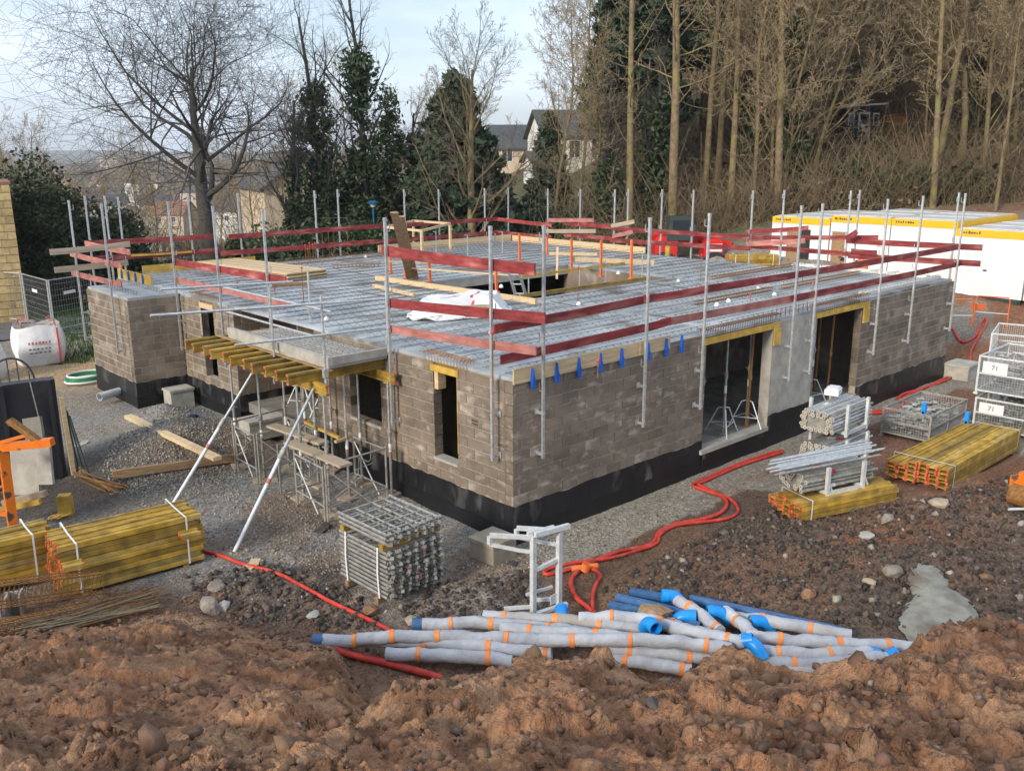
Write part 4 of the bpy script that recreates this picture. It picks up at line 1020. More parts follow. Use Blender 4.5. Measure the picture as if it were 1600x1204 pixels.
def strip_on(u0, v0, u1, v1, w, m_, nm):
    S = []; 
    for k in range(15):
        f = k / 14; u = u0 + (u1 - u0) * f; v = v0 + (v1 - v0) * f
        i = int(round((u + 1) / 2 * n)); j = int(round((v + 1) / 2 * n)); S.append(Vs[i * (n + 1) + j] + (0, 0, .012))
    S = np.array(S); mb = MB(); vv = []; d = np.gradient(S, axis=0)
    for p, t in zip(S, d):
        sx = np.cross(t, (0, 0, 1.)); sx /= (np.linalg.norm(sx) + 1e-9); vv += [p - sx * w / 2, p + sx * w / 2]
    mb.add(vv, [(2 * k, 2 * k + 1, 2 * k + 3, 2 * k + 2) for k in range(14)]).build(nm, m_, wb)
strip_on(.25, -.9, .35, .3, .06, M_textr, 'red_stripe')
for k in range(4): strip_on(-.35 + .1 * k, -.2 + .1 * k, .02 + .05 * k, -.35 + .12 * k, .035, M_textr if k < 2 else M_text, 'printed_line')
bar_thing('timber_pole', at(584, 446, Z + .1), at(648, 461, Z + .06), .10, .08, M_tim, 'pale timber sticking out from under the white sheet on the left', 'timber')
bar_thing('timber_pole', at(770, 487, Z + .05), at(815, 495, Z + .05), .10, .06, M_tim, 'pale timber sticking out from under the white sheet on the right', 'timber')
# long loose bars and mesh on the slab
for i, (a, b) in enumerate([((525, 420), (590, 432)), ((560, 455), (600, 462)), ((1000, 440), (1085, 452)), ((860, 470), (900, 478)), ((960, 400), (1010, 396)), ((1010, 490), (1060, 498))]):
    o = MB().tube([np.array(at(*a, Z + .02)) * 0, np.array(at(*b, Z + .02)) - np.array(at(*a, Z + .02))], .012, 5).build('loose_bar', M_wire); o.location = at(*a, Z + .02)
    tag(o, 'dark loose steel bar on the slab, %s from the left' % ORD[[0, 1, 4, 2, 3, 5][i]], 'steel bar', 'loose bars on the slab')

# ================================================================== SCAFFOLD AND CANOPY FORMWORK
def h20(L, mname='timber_girder', m_=None):
    key = ('h20', round(L, 2), m_.name if m_ else '')
    if key in PT: return PT[key]
    mb = MB(); mb.box((L / 2, 0, .08), (L, .08, .04)); mb.box((L / 2, 0, -.08), (L, .08, .04)); mb.box((L / 2, 0, 0), (L - .01, .03, .12))
    PT[key] = mb.mesh(mname, m_ or M_yel); return PT[key]
def h20_ends(L):
    key = ('h20e', round(L, 2))
    if key in PT: return PT[key]
    out = [MB().box((x, 0, z), (.014, .070, .040)).mesh('end_cap', M_org) for x in (-.006, L + .006) for z in (.08, -.08)]
    PT[key] = out; return out
def beam_thing(p, rz, L, label, grp, m_=None, roll=0):
    o = link('timber_girder', h20(L, m_=m_)); o.location = p; o.rotation_euler = (roll, 0, rz)
    [link('end_cap', e_, o) for e_ in h20_ends(L)]; return tag(o, label, 'timber girder', grp)
ys = np.linspace(8.0, 3.72, 11)
for i, y in enumerate(ys):
    L = 2.1 if i < 10 else 2.6
    beam_thing((-2.10 + rnd.uniform(-.05, .05), y, 2.632), rnd.uniform(-.012, .012), L, 'yellow timber girder under the canopy slab, %s from the back' % ORD[i], 'yellow girders carrying the canopy', M_ylw if i == 3 else None)
for i, (x, y0, L) in enumerate([(-1.55, 3.25, 4.9), (-.16, 3.1, 4.9)]):
    beam_thing((x, y0, 2.43), math.pi / 2, L, 'yellow ledger girder beneath the others, %s' % ('on the outer row of props' if i == 0 else 'beside the block wall'), 'ledger girders')
beam_thing((-.28, 3.62, 2.68), math.radians(-75), .75, 'short yellow girder end poking past the inner ledger', 'ledger girders') if False else None
bar_thing('edge_plank', (-1.36, 3.4, 2.735), (-1.36, 8.0, 2.735), .10, .02, M_timd, 'thin orange-brown plank between the girders and the canopy slab', 'plank')
def prop(x, y, ztop, label, grp, z0=None, pad=True, tripod=False, m_=None, in_=None):
    m_ = m_ or M_galvd; g = (gz(x, y) if z0 is None else z0) - .01
    o = empty('steel_prop', (x, y, g), rnd.uniform(0, 6), label, 'prop', grp); H = ztop - g; zb = .06 if pad else .0
    if pad: MB().box((0, 0, .03), (.5, .3, .06), rz3(rnd.uniform(-.4, .4))).build('timber_pad', M_timg, o)
    MB().cyl((0, 0, zb), (0, 0, H * .58), .030, 10).box((0, 0, zb + .006), (.13, .13, .012)).build('outer_tube', m_, o, True)
    MB().cyl((0, 0, H * .56), (0, 0, H - .01), .023, 10).box((0, 0, H - .006), (.12, .12, .012)).build('inner_tube', M_galv if m_ is M_galvd else m_, o, True)
    ring = [(.065 * math.cos(a) + .03, .065 * math.sin(a), H * .575) for a in np.linspace(0, 6.283, 13)]
    MB().tube(ring, .009, 5).cyl((0, 0, H * .54), (0, 0, H * .60), .042, 10).build('adjusting_collar', m_, o, True)
    MB().cyl((0, 0, H * .40), (0, 0, H * .47), .0318, 10).build('white_sticker', M_strap, o); MB().cyl((0, 0, H * .365), (0, 0, H * .395), .0318, 10).build('red_sticker', M_redf, o)
    if tripod:
        for a in (0, 2.1, 4.2):
            dx, dy = math.cos(a), math.sin(a)
            MB().tube([(dx * .04, dy * .04, .62), (dx * .14, dy * .14, .60), (dx * .42, dy * .42, .02)], .014, 6).build('tripod_leg', M_galvw, o)
            a2 = a + 2.1; MB().cyl((dx * .30, dy * .30, .25), (math.cos(a2) * .30, math.sin(a2) * .30, .25), .009, 5).build('tripod_strut', M_galvw, o)
    return o
for i, (px, py) in enumerate([(345, 733), (381, 757), (441, 790), (487, 811)]):
    q = at(px, py, .02); prop(-1.56, q[1], 2.33, 'galvanised steel prop on a timber pad under the outer ledger, %s from the back' % ORD[i], 'props under the canopy')
for i, (px, py) in enumerate([(478, 748), (512, 765), (560, 780), (604, 770)]):
    q = at_x(px, py, -.16); yv = [6.6, 5.5, 4.4, 3.35][i]
    prop(-.17, yv, 2.33, 'galvanised steel prop close to the left wall under the canopy, %s from the back' % ORD[i], 'props under the canopy')
for i, (a, b) in enumerate([((395, 577), (270, 787)), ((470, 612), (366, 862))]):
    B = np.array(at(b[0], b[1], 0.02)); A_ = np.array([-1.60, [5.9, 3.65][i], 2.40])
    o = empty('raking_prop', B, 0, ['raking steel prop leaning against the canopy, the one further back', 'raking steel prop leaning against the canopy, the one nearer the camera'][i], 'prop', 'raking props')
    d = A_ - B; MB().cyl((0, 0, 0), d * .62, .036, 10).build('outer_tube', M_galvw, o, True); MB().cyl(d * .6, d, .028, 10).build('inner_tube', M_galv, o, True)
    MB().cyl(d * .55, d * .62, .05, 10).build('adjusting_collar', M_galvd, o, True); MB().cyl(d * .40, d * .43, .0385, 10).build('red_sticker', M_redf, o)
def brace_frame(p, q, h, label, z0=0.04):
    p = np.array([p[0], p[1], gz(*p) + z0]); q = np.array([q[0], q[1], gz(*q) + z0]); o = empty('brace_frame', p, 0, label, 'brace frame', 'brace frames between the props'); d = q - p; L = np.linalg.norm(d); e = d / L
    for k in (0, 1): MB().cyl(d * k, d * k + (0, 0, h), .021, 8).build('upright', M_galvd, o)
    for z in (.28, h - .03): MB().cyl(d * .0 + (0, 0, z), d + (0, 0, z), .019, 8).build('crossbar', M_galvd, o)
    MB().cyl((0, 0, h - .1), d * .75 + (0, 0, .05), .013, 6).build('diagonal', M_galvw, o); MB().cyl((0, 0, .35), d * .6 + (0, 0, h * .62), .012, 6).build('diagonal', M_galvd, o)
    MB().tube([(0, 0, h * .6), d * .45 + (0, 0, h * .6), d * .52 + (0, 0, h * .66), d * .55 + (0, 0, h - .05)], .012, 6).build('bent_rail', M_galvd, o)
for i, (x_p, y_p) in enumerate([(-.85, 6.2), (-.9, 4.9), (-.8, 3.9)]): prop(x_p, y_p, 2.53, 'galvanised steel prop in the middle row under the canopy, %s from the back' % ORD[i], 'props under the canopy')
brace_frame((-1.70, 5.0), (-.75, 5.05), 1.0, 'lower brace frame in the middle of the canopy props')
brace_frame((-1.74, 6.75), (-1.76, 5.85), 1.02, 'brace frame along the outer row of props at the back')
brace_frame((-.60, 6.6), (-.62, 5.5), 1.0, 'brace frame along the inner row of props at the back')
brace_frame((-1.72, 6.9), (-.45, 7.05), 1.08, 'brace frame between the rearmost props under the canopy')
brace_frame((-1.75, 5.75), (-.45, 5.8), 1.08, 'brace frame under the two planks, behind the middle props')
brace_frame((-1.78, 4.2), (-.4, 4.3), 1.08, 'brace frame between the second nearest pair of props')
brace_frame((-1.80, 3.05), (-.45, 3.1), 1.12, 'nearest brace frame beside the stack of shoring frames')
brace_frame((-.42, 4.25), (-.42, 3.15), 1.08, 'brace frame running along the left wall')
brace_frame((-1.80, 4.15), (-1.82, 3.12), 1.05, 'brace frame along the outer row of props at the front')
bar_thing('plank', at(424, 664, 1.16), at(506, 692, 1.16), .24, .045, M_timg, 'grey scaffold plank on the brace frames, the rear one', 'plank', 'planks on the brace frames')
bar_thing('plank', at(452, 690, 1.17), at(541, 727, 1.17), .26, .045, M_timg, 'grey scaffold plank on the brace frames, the front one', 'plank', 'planks on the brace frames')
bar_thing('batten', at(477, 659, 1.2), at(530, 684, 1.2), .06, .05, M_ylw, 'yellow batten lying along the wall behind the planks', 'batten')
bar_thing('batten', at(524, 690, 1.21), at(549, 682, 1.21), .06, .05, M_tim, 'short pale batten across the end of the yellow batten', 'batten')
# tubular handrail of the canopy
sc = empty('tube_handrail', (-1.45, 3.45, 2.5), 0, 'scaffold tube handrail round the canopy slab', 'handrail'); o0 = np.array(sc.location)
for (x, y, z0, z1) in ((-1.45, 5.35, 2.7, 4.08), (-1.45, 3.45, 2.45, 4.12), (-.12, 3.35, 2.9, 4.25), (.35, 7.0, 2.96, 4.1)):
    MB().cyl(np.array((x, y, z0)) - o0, np.array((x, y, z1)) - o0, .024, 8).box(np.array((x, y, z0 + .25)) - o0, (.09, .07, .16)).build('standard', M_galv, sc, True)
def tb(a, b, pl, v, r=.022):
    f = at_x if pl == 'x' else at_y
    MB().cyl(np.array(f(*a, v)) - o0, np.array(f(*b, v)) - o0, r, 8).build('handrail_tube', M_galv, sc, True)
tb((235, 493), (599, 467), 'y', 3.40); tb((367, 539), (599, 512), 'y', 3.41); tb((250, 452), (457, 440), 'y', 5.38)
tb((350, 449), (517, 487), 'x', -1.42); tb((352, 486), (494, 526), 'x', -1.42)
# props seen inside the openings
IN = [(1104, 693, False), (1146, 682, True), (1178, 668, True), (1295, 636, True), (1255, 640, True)]
for i, (px, py, tr) in enumerate(IN):
    q = at(px, py, .50); prop(q[0], max(q[1], .35), 2.88, 'galvanised prop standing inside the wide doorways, %s from the left' % ORD[[0, 1, 2, 4, 3][i]], 'props inside the doorways', .50, False, tr)
for i, (px, py) in enumerate([(1190, 672), (1330, 630), (1272, 612)]):
    q = at(px, py, .50); o = empty('rusty_prop', (q[0], max(q[1], .3), .5), 0, 'red-brown painted prop inside the wide doorways, %s from the left' % ORD[[0, 2, 1][i]], 'prop', 'rusty props inside the doorways')
    MB().cyl((0, 0, 0), (.05, 0, 2.38), .03, 8).build('prop_tube', M_rustp if 'M_rustp' in globals() else M_rust, o); MB().box((0, 0, .006), (.12, .12, .012)).build('base_plate', M_rust, o); MB().cyl((.02, 0, 1.1), (.022, 0, 1.2), .045, 8).build('collar', M_rust, o)
for i, (y, x) in enumerate([(4.35, .6), (7.6, 1.0), (8.6, .9)]):
    prop(x, y, 2.88, ['prop seen through the small square window under the canopy', 'prop with splayed legs in the entrance recess, the nearer one', 'prop with splayed legs in the entrance recess, the further one'][i], 'props inside the left wall', .5, False, i > 0)
# ================================================================== SITE THINGS
def bundle(name, loc, rz, L, cols_, rows_, label, ends=True, jitter=.07, m_=None, straps=2, z0=0.06, cap=True, drop=1):
    o = empty(name, loc, rz, label, 'beam bundle', 'bundles of yellow timber girders')
    me = h20(L, 'timber_girder', m_); ce = h20_ends(L)[:2]
    # girders lie on their sides, flanges nested: pitch .1 across, .085 up
    for r in range(rows_):
        for c in range(cols_ if r < rows_ - 1 or drop == 0 else cols_ - drop):
            g = link('timber_girder', me, o); g.rotation_euler = (math.pi / 2 + rnd.uniform(-.03, .03), 0, rnd.uniform(-.006, .006))
            g.location = (rnd.uniform(-jitter, jitter), .11 + c * .205 + (r % 2) * .008, z0 + .045 + r * .090)
            if cap: [link('end_cap', e_, g) for e_ in ce]
    W_, H_ = cols_ * .205, rows_ * .090
    for x in (-.0 + .3, L - .3):
        MB().box((x, W_ / 2, z0 / 2 - .02), (.09, W_ * .95, z0 + .02)).build('bearer', M_timd, o)
    for k in range(straps):
        x = .25 + k * (L - .5); pts = [(x, .0, z0), (x + .004, -.004, z0 + H_ * .5), (x + .01, .0, z0 + H_ + .0), (x + .0, .02, z0 + H_ + .012), (x - .01, W_ * .5, z0 + H_ + .010), (x, W_ - .01, z0 + H_ + .01), (x, W_ + .01, z0)]
        mb = MB(); S = np.array(pts); vv = []
        for p in S: vv += [p - (.014, 0, 0), p + (.014, 0, 0)]
        mb.add(vv, [(2 * i, 2 * i + 1, 2 * i + 3, 2 * i + 2) for i in range(len(S) - 1)]).build('strap', M_strap, o)
    return o
A0 = at(100, 930, .1); A1 = at(318, 893, .1); rzb = math.radians(-5)
b1 = bundle('girder_bundle', (A0[0], A0[1], gz(A0[0], A0[1] + .3) + .0), rzb, 2.15, 5, 9, 'large strapped bundle of yellow timber girders at the left, nearer one')
pp = np.array([A0[0], A0[1], 0]) + rz3(rzb) @ np.array([-1.95, .75, 0])
bundle('girder_bundle', (pp[0], pp[1], gz(pp[0], pp[1])), rzb + .03, 2.0, 4, 8, 'bundle of yellow timber girders cut by the left picture edge', m_=M_yel)
R0 = at(1480, 768, .1); R1 = at(1592, 702, .1); rzr = frame_from(R0, R1)
bundle('girder_bundle', (R0[0], R0[1], gz(R0[0], R0[1] + .4)), rzr, 3.9, 6, 5, 'large bundle of yellow girders with red ends beside the mesh cages', drop=2)
C0 = at(1250, 819, .06); C1 = at(1402, 787, .06); rzc = frame_from(C0, C1)
bundle('girder_bundle', (C0[0], C0[1], gz(C0[0], C0[1] + .3) - .02), rzc, 2.35, 4, 4, 'low bundle of yellow girders with red ends under the prop rack', straps=1)
# loose girder pieces on bundle one
for i, (px, py, z, rz) in enumerate([(98, 887, .62, rzb), (283, 837, .66, rzb)]):
    p = at(px, py, z); o = link('girder_offcut', h20(.28)); o.location = p; o.rotation_euler = (math.pi / 2, 0, rz); [link('end_cap', e_, o) for e_ in h20_ends(.28)]
    tag(o, ['short girder offcut with red ends wedged in the left girder bundle', 'short girder offcut wedged at the right end of the left girder bundle'][i], 'girder offcut', 'girder offcuts')

# ---- prop racks
M_endp = mat('prop_end_plate', (.36, .34, .29), (.52, .50, .44), 14, .6, rand=.15)
def prop_rack(loc, rz, L, w, h, label, n=26, z0=.10, m_=None, posts=True):
    o = empty('prop_rack', loc, rz, label, 'prop rack', 'racks of steel props')
    fr_ = MB()
    for x in (.28 * L, .78 * L):
        for y in (0, w): fr_.box((x, y, h / 2 + .05), (.07, .06, h + .16)); fr_.bar((x, y, .3), (x + .12, y, .06), .04, .03)
        fr_.box((x, w / 2, .06), (.08, w, .07))
    for y in (0, w): fr_.box((L * .53, y, .05), (L * .52, .05, .07))
    fr_.build('rack_frame', M_galvw if m_ is None else m_, o)
    k = 0; r_ = .036; rows_ = max(2, int((h - .05) / .078)); per = max(3, int((w - .10) / .08))
    for r in range(rows_):
        for c in range(per):
            if r == rows_ - 1 and (c < 1 or c > per - 2): continue
            y = .09 + c * (w - .18) / (per - 1) + (.02 if r % 2 else -.0); z = z0 + .05 + r * .076; dx = rnd.uniform(-.06, .06)
            if 0 < r < rows_ - 2 and 1 < c < per - 2:
                continue
            p = MB().cyl((dx, y, z), (L * .62 + dx, y, z), r_, 8).cyl((L * .62 + dx, y, z), (L + dx, y, z), r_ * .75, 8)
            t = p.build('stacked_prop', M_galv if rnd.random() < .6 else M_galvd, o, True)
            e = MB().cyl((dx - .012, y, z), (dx, y, z), .043, 10)
            e.build('end_plate', M_endp, t); MB().cyl((dx - .014, y, z), (dx - .0125, y, z), .014, 6).build('hole_shade', M_rub, t)  # black disc on the end plate paints the shade of its hole
            if rnd.random() < .35: MB().cyl((L * .35 + dx, y, z), (L * .45 + dx, y, z), r_ + .002, 8).build('sticker', M_strap if rnd.random() < .6 else M_textr, t)
    # dark filling core so that no daylight shows through the pack
    MB().box((L * .5, w / 2, z0 + rows_ * .076 * .5), (L * .96, w - .24, rows_ * .076 - .10)).build('pack_filler', M_galvd, o)
    return o
q = at(1302, 738, .06); rk = frame_from(q, at(1352, 712, .06))
prop_rack((q[0], q[1], gz(q[0], q[1])), rk - .05, 1.75, .85, .52, 'lower rack of galvanised steel props in front of the pier')
prop_rack((q[0] + .03, q[1] + .05, gz(q[0], q[1]) + .72), rk - .02, 1.8, .85, .55, 'upper rack of galvanised steel props stacked in front of the pier')
q3 = at(1285, 797, .34); 
prop_rack((C0[0] + .30, C0[1] + .08, .42), rzc + .02, 1.75, .75, .42, 'rack of props resting on the low bundle of yellow girders')
# loose tubes thrown over the third rack
o = empty('loose_tubes', (C0[0] + .3, C0[1] + .35, .98), rzc, 'pile of loose galvanised tubes lying over the lowest prop rack', 'tubes')
for k in range(12):
    y = k * .05 - .22 + rnd.uniform(-.02, .02); z = .0 + (.05 if k % 3 else .0) + rnd.uniform(0, .03); a = rnd.uniform(-.05, .05); x0 = rnd.uniform(-.75, -.2)
    MB().cyl((x0, y - a, z), (x0 + 2.4, y + a * 1.2, z + .05), .022, 8).build('tube', M_galv if k % 3 else M_galvd, o, True)
# white sack on the upper rack
pk = at(1318, 628, 1.55); tag(MB().box((0, 0, .06), (.42, .3, .12), rz3(.3)).box((.02, 0, .13), (.34, .22, .04), rz3(.3)).build('white_carton', M_strap), 'white carton lying on top of the upper prop rack', 'carton').location = (q[0] + 1.15, q[1] + .75, gz(q[0], q[1]) + 1.40)

# ---- mesh cages
def mesh_cage(loc, rz, L, w, h, label, fill=None, board_=True, legs=.1, m_=None):
    m_ = m_ or M_galvw; o = empty('mesh_cage', loc, rz, label, 'mesh cage', 'steel mesh cages'); f = MB(); r = .045
    for x in (0, L):
        for y in (0, w): f.box((x, y, h / 2), (r, r, h)); f.box((x, y, .02), (.1, .1, .04))
    for z in (legs, h * .55, h - .02):
        for y in (0, w): f.box((L / 2, y, z), (L - r, r * .8, r * .8))
        for x in (0, L): f.box((x, w / 2, z), (r * .8, w - r, r * .8))
    for y in (0, w): f.box((L / 2, y, h * .5), (r * .7, r * .7, h * .8))
    f.build('cage_frame', m_, o)
    wm = MB(); s = .06
    for y in (0.001, w - .001):
        for k in range(1, int(L / s)): wm.box((k * s, y, (legs + h) / 2), (.006, .006, h - legs))
        for k in range(1, int((h - legs) / s)): wm.box((L / 2, y, legs + k * s), (L, .006, .006))
    for x in (0.001, L - .001):
        for k in range(1, int(w / s)): wm.box((x, k * s, (legs + h) / 2), (.006, .006, h - legs))
        for k in range(1, int((h - legs) / s)): wm.box((x, w / 2, legs + k * s), (.006, w, .006))
    wm.build('wire_mesh', M_galv, o)
    MB().box((L / 2, w / 2, legs), (L - .05, w - .05, .02)).build('cage_floor', M_galvd, o)
    if fill:
        g = np.random.default_rng(int(L * 1000 + h * 77)); mb = MB()
        for k in range(fill):
            c = (g.uniform(.12, L - .12), g.uniform(.1, w - .1), legs + .06 + g.random() * (h * .75 - legs))
            rot = rz3(g.uniform(0, 6)) @ np.array([[1, 0, 0], [0, .7, -.7], [0, .7, .7]])
            mb.box(c, (g.uniform(.1, .2), g.uniform(.04, .07), g.uniform(.03, .06)), rot)
        t = mb.build('steel_fittings', M_galvd, o); t['kind'] = 'stuff'
    if board_:
        b = MB().box((-.004 - r / 2, w * .72, h * .72), (.008, w * .42, h * .3)).build('white_plate', M_strap, o)
        letters('71', .16, (-.012 - r / 2, w * .72, h * .72), (math.pi / 2, 0, -math.pi / 2), M_text, o, 'plate_number')
        MB().box((L * .2, -.004 - r / 2, h * .74), (L * .3, .008, h * .26)).build('white_plate', M_strap, o)
    return o
g1 = at(1450, 697, .0); mesh_cage((g1[0], g1[1], gz(g1[0], g1[1])), .02, 2.1, 1.1, .72, 'low mesh cage full of steel fittings behind the yellow girders', 420, False, .12, M_galvd)
g2 = at(1598, 682, 0); gx, gy = 12.75, -4.0
mesh_cage((gx, gy, gz(gx, gy)), .03, 2.0, 1.3, .82, 'bottom mesh cage of the pile at the right edge', 120); mesh_cage((gx + .05, gy + .05, gz(gx, gy) + .88), .03, 2.0, 1.3, .95, 'upper mesh cage of the pile at the right edge', 90)
mesh_cage((15.6, -3.2, gz(15.6, -3.2)), .05, 1.8, 1.2, 1.1, 'mesh cage standing behind the pile at the right edge', 40); 
q = at(1578, 582, .0); mesh_cage((q[0] - .2, q[1] - 1.0, gz(q[0], q[1])), .25, 2.0, 1.5, 1.25, 'empty mesh cage furthest back at the right edge', None, False)
for i, (px, py) in enumerate([(1444, 640), (1511, 655)]):
    p = at(px, py, .8); o = MB().box((0, 0, .12), (.10, .08, .26)).box((.03, 0, .02), (.16, .05, .05)).build('blue_plastic_piece', M_bluep); o.location = (p[0], p[1], .72)
    tag(o, 'blue plastic piece on the low mesh cage, %s one' % ('left' if i == 0 else 'right'), 'plastic piece', 'blue pieces on the mesh cage')

# ---- stack of shoring frames
F0 = np.array(at(605, 945, .05)); Fx = np.array(at(535, 905, .05)) - F0; Fy = np.array(at(692, 912, .05)) - F0
ex = Fx / np.linalg.norm(Fx); ey = Fy - ex * (Fy @ ex); ey /= np.linalg.norm(ey); LX, LY = 1.18, 1.02
fs = empty('shoring_frame_stack', (F0[0], F0[1], gz(F0[0], F0[1])), 0, 'tall square stack of galvanised shoring frames with clamp ends', 'frame stack')
def fpt(a, b, z): p = ex * a + ey * b; return np.array([p[0], p[1], z])
MB().bar(fpt(.2, -.05, .05), fpt(.2, LY, .05), .09, .10).build('bearer', M_timd, fs); MB().bar(fpt(.98, -.05, .05), fpt(.98, LY, .05), .09, .10).build('bearer', M_timd, fs)
nl = 14; dz = .072
for k in range(nl):
    z = .13 + k * dz + (.09 if k >= 11 else 0); mb = MB(); j = rnd.uniform(-.025, .025); fl = k % 2
    for b in (.02, LY - .02): mb.cyl(fpt(-.02 + j, b, z), fpt(LX + .02 + j, b, z), .024, 7)
    for q in range(5):
        b = .02 + (LY - .04) * (q / 4) * 1.0; 
    for q in range(5):
        a = .06 + q * (LX - .12) / 4 + (.03 if fl else 0); mb.cyl(fpt(a + j, .02, z + .005), fpt(a + j, LY - .02, z + .005), .015, 6)
    for q in (.30, .62, .85): mb.cyl(fpt(.0 + j, LY * q, z - .008), fpt(LX + j, LY * q, z - .008), .016, 6)
    fo = mb.build('shoring_frame', M_galvd, fs, True)
    cl = MB()
    for q in range(7):
        b = .04 + q * (LY - .08) / 6 + rnd.uniform(-.02, .02); a = -.05 + rnd.uniform(-.03, .02); rot = rz3(rnd.uniform(-.6, .6)) @ np.array([[1, 0, 0], [0, math.cos(k), -math.sin(k)], [0, math.sin(k), math.cos(k)]])
        cl.box(fpt(a + j, b, z), (.10, .045, .025), rot); cl.box(fpt(a - .03 + j, b, z + .02), (.045, .06, .05), rot)
    cl.build('clamp_row', M_galvd, fo)['kind'] = 'stuff'
    if k in (3, 6, 9): MB().box(fpt(-.09, LY * (.25 + .2 * (k % 3)) + .1 * k % .5, z), (.05, .06, .09)).build('red_clamp', M_redf, fo)
for a in (.06, LX - .12): MB().box(fpt(a, LY / 2, .13 + 11 * dz + .025), (.10, LY * 1.06, .09), np.stack([ex * (1, 1, 0), ey, (0, 0, 1.)], 1)).build('spacer_beam', M_yel, fs)
for a in (.15, LX - .2):
    mb = MB(); S = [fpt(a, -.03, .1), fpt(a + .02, -.035, .5), fpt(a, -.03, .13 + 11 * dz)]; vv = []
    for p in S: vv += [p - ex * .018, p + ex * .018]
    mb.add(vv, [(0, 1, 3, 2), (2, 3, 5, 4)]).build('strap', M_strap, fs)

# ---- concrete blocks and pits
def pit(c, sx, sy, h, rz, label, m_=None):
    o = MB().box((0, 0, h / 2 - .05), (sx, sy, h - .1), None).build('concrete_pit', m_ or M_concd); o.location = (c[0], c[1], gz(c[0], c[1]) - .02); o.rotation_euler = (0, 0, rz)
    MB().box((0, 0, h - .06), (sx + .05, sy + .05, .06)).build('lid', M_conc if m_ is None else m_, o); return tag(o, label, 'concrete pit', 'concrete pits')
pit((-.55, -.10), .55, .55, .42, .08, 'square concrete pit at the foot of the near corner', mat('sandy_concrete', (.24, .21, .155), (.34, .30, .23), 4, .9, bump=.3))
pit((-.50, 12.70), .62, .50, .55, .0, 'pale concrete pit with a lid against the left wing', M_conc)
pit((17.95, -.35), .9, .7, .5, .0, 'concrete pit with a lid at the far end of the right wall', M_conc)
p = at(520, 700, .1); pit((.25, 7.0), .7, .6, .55, 0, 'concrete pit beside the entrance recess', M_concd)
pit((-.35, 8.3), .9, .55, .5, 0, 'pale concrete step block by the entrance recess', M_conc) 
# slate shard beside the near pit
s_ = at(802, 880, .05); boulder(801, 880, 22, 'dark flat slate lying against the square concrete pit', M_rockd, seed=21, flat=.3)

# ---- galvanised bracket stand
B1 = np.array(at(833, 958, .08)); B2 = np.array(at(873, 945, .08)); B2[2] = B1[2]
bs = empty('bracket_stand', (B1[0], B1[1], gz(B1[0], B1[1])), 0, 'pale galvanised steel bracket frame with two posts and triangular arms', 'bracket frame')
bv = B2 - B1; bv[2] = 0; av = -np.array([*SD, 0.0]) * 1.0; H = 1.26
hz3 = np.array([0, 0, 1.])
def bb(p, q, w=.06, h=.06, nm='tube'): MB().bar(p, q, w, h).build(nm, M_galvw, bs)
for k in (0, 1):
    o_ = bv * k; bb(o_, o_ + hz3 * H, .07, .07, 'post')
    tip = o_ + av * .62 + hz3 * (H + .02); bb(o_ + hz3 * (H - .02) , tip, .05, .06, 'arm'); bb(tip - hz3 * .02, tip - hz3 * .14, .05, .06, 'arm_end')
    bb(tip - hz3 * .14, o_ + av * .18 + hz3 * (H - .22), .04, .045, 'arm_brace'); bb(o_ + av * .18 + hz3 * (H - .22), o_ + hz3 * (H - .24), .04, .045, 'arm_brace')
    bb(o_ + hz3 * .16, o_ + av * .42 + hz3 * .13, .04, .05, 'foot_arm')
ux = bv / np.linalg.norm(bv)
bb(-ux * .04 + hz3 * (H + .03) - av * .06, bv + ux * .10 + hz3 * (H + .03) - av * .06, .06, .07, 'top_rail'); bb(hz3 * (H + .035) + av * .08, bv + hz3 * (H + .035) + av * .08, .05, .05, 'top_rail')
bb(hz3 * .72, bv + hz3 * .80, .05, .05, 'crossbar'); bb(hz3 * .03 - av * .02, bv + hz3 * .03 + ux * .15, .07, .05, 'base_rail'); bb(bv - ux * .1 + hz3 * .25, bv - ux * .1 + hz3 * .10, .12, .012, 'gusset')
bb(av * .1 + hz3 * .35, av * .1 + bv + hz3 * .35, .035, .04, 'crossbar')

# ---- hoses
def cr(pts, n=8):
    P = np.array(pts, float); P = np.vstack([2 * P[0] - P[1], P, 2 * P[-1] - P[-2]]); out = []
    for i in range(1, len(P) - 2):
        for k in range(n):
            t = k / n; a, b, c, d = P[i - 1], P[i], P[i + 1], P[i + 2]
            out.append(.5 * ((2 * b) + (-a + c) * t + (2 * a - 5 * b + 4 * c - d) * t * t + (-a + 3 * b - 3 * c + d) * t ** 3))
    out.append(P[-2]); return np.array(out)
def hose(pix, r, label, m_=None, z=.05, cat='hose', grp='red hoses on the ground', name='hose'):
    W = []
    for q in pix:
        zz = q[2] if len(q) > 2 else z
        p = at(q[0], q[1], zz); W.append((p[0], p[1], gz(p[0], p[1]) + r + zz - z + .005))
    o = MB().tube(cr(W), r, 9).build(name, m_ or M_hose, None, True); return tag(o, label, cat, grp)
hose([(318, 860), (345, 868), (380, 880), (430, 893), (470, 912), (520, 940), (570, 965), (615, 987), (640, 1003)], .030, 'red hose running from the left girder bundle to the grey pipes')
hose([(505, 1008), (540, 1015), (600, 1026), (660, 1042), (712, 1060)], .05, 'thick red pipe lying under the grey pipes at the left end', z=.12)
hose([(1222, 702), (1190, 711), (1150, 725), (1110, 742), (1082, 756), (1100, 765), (1140, 780), (1153, 797), (1145, 808), (1120, 815), (1060, 824), (1032, 838), (1026, 850), (1000, 860), (955, 872), (900, 880), (862, 889), (850, 897), (862, 899), (900, 888)], .031, 'red hose along the right wall, the outer one with the wide loop')
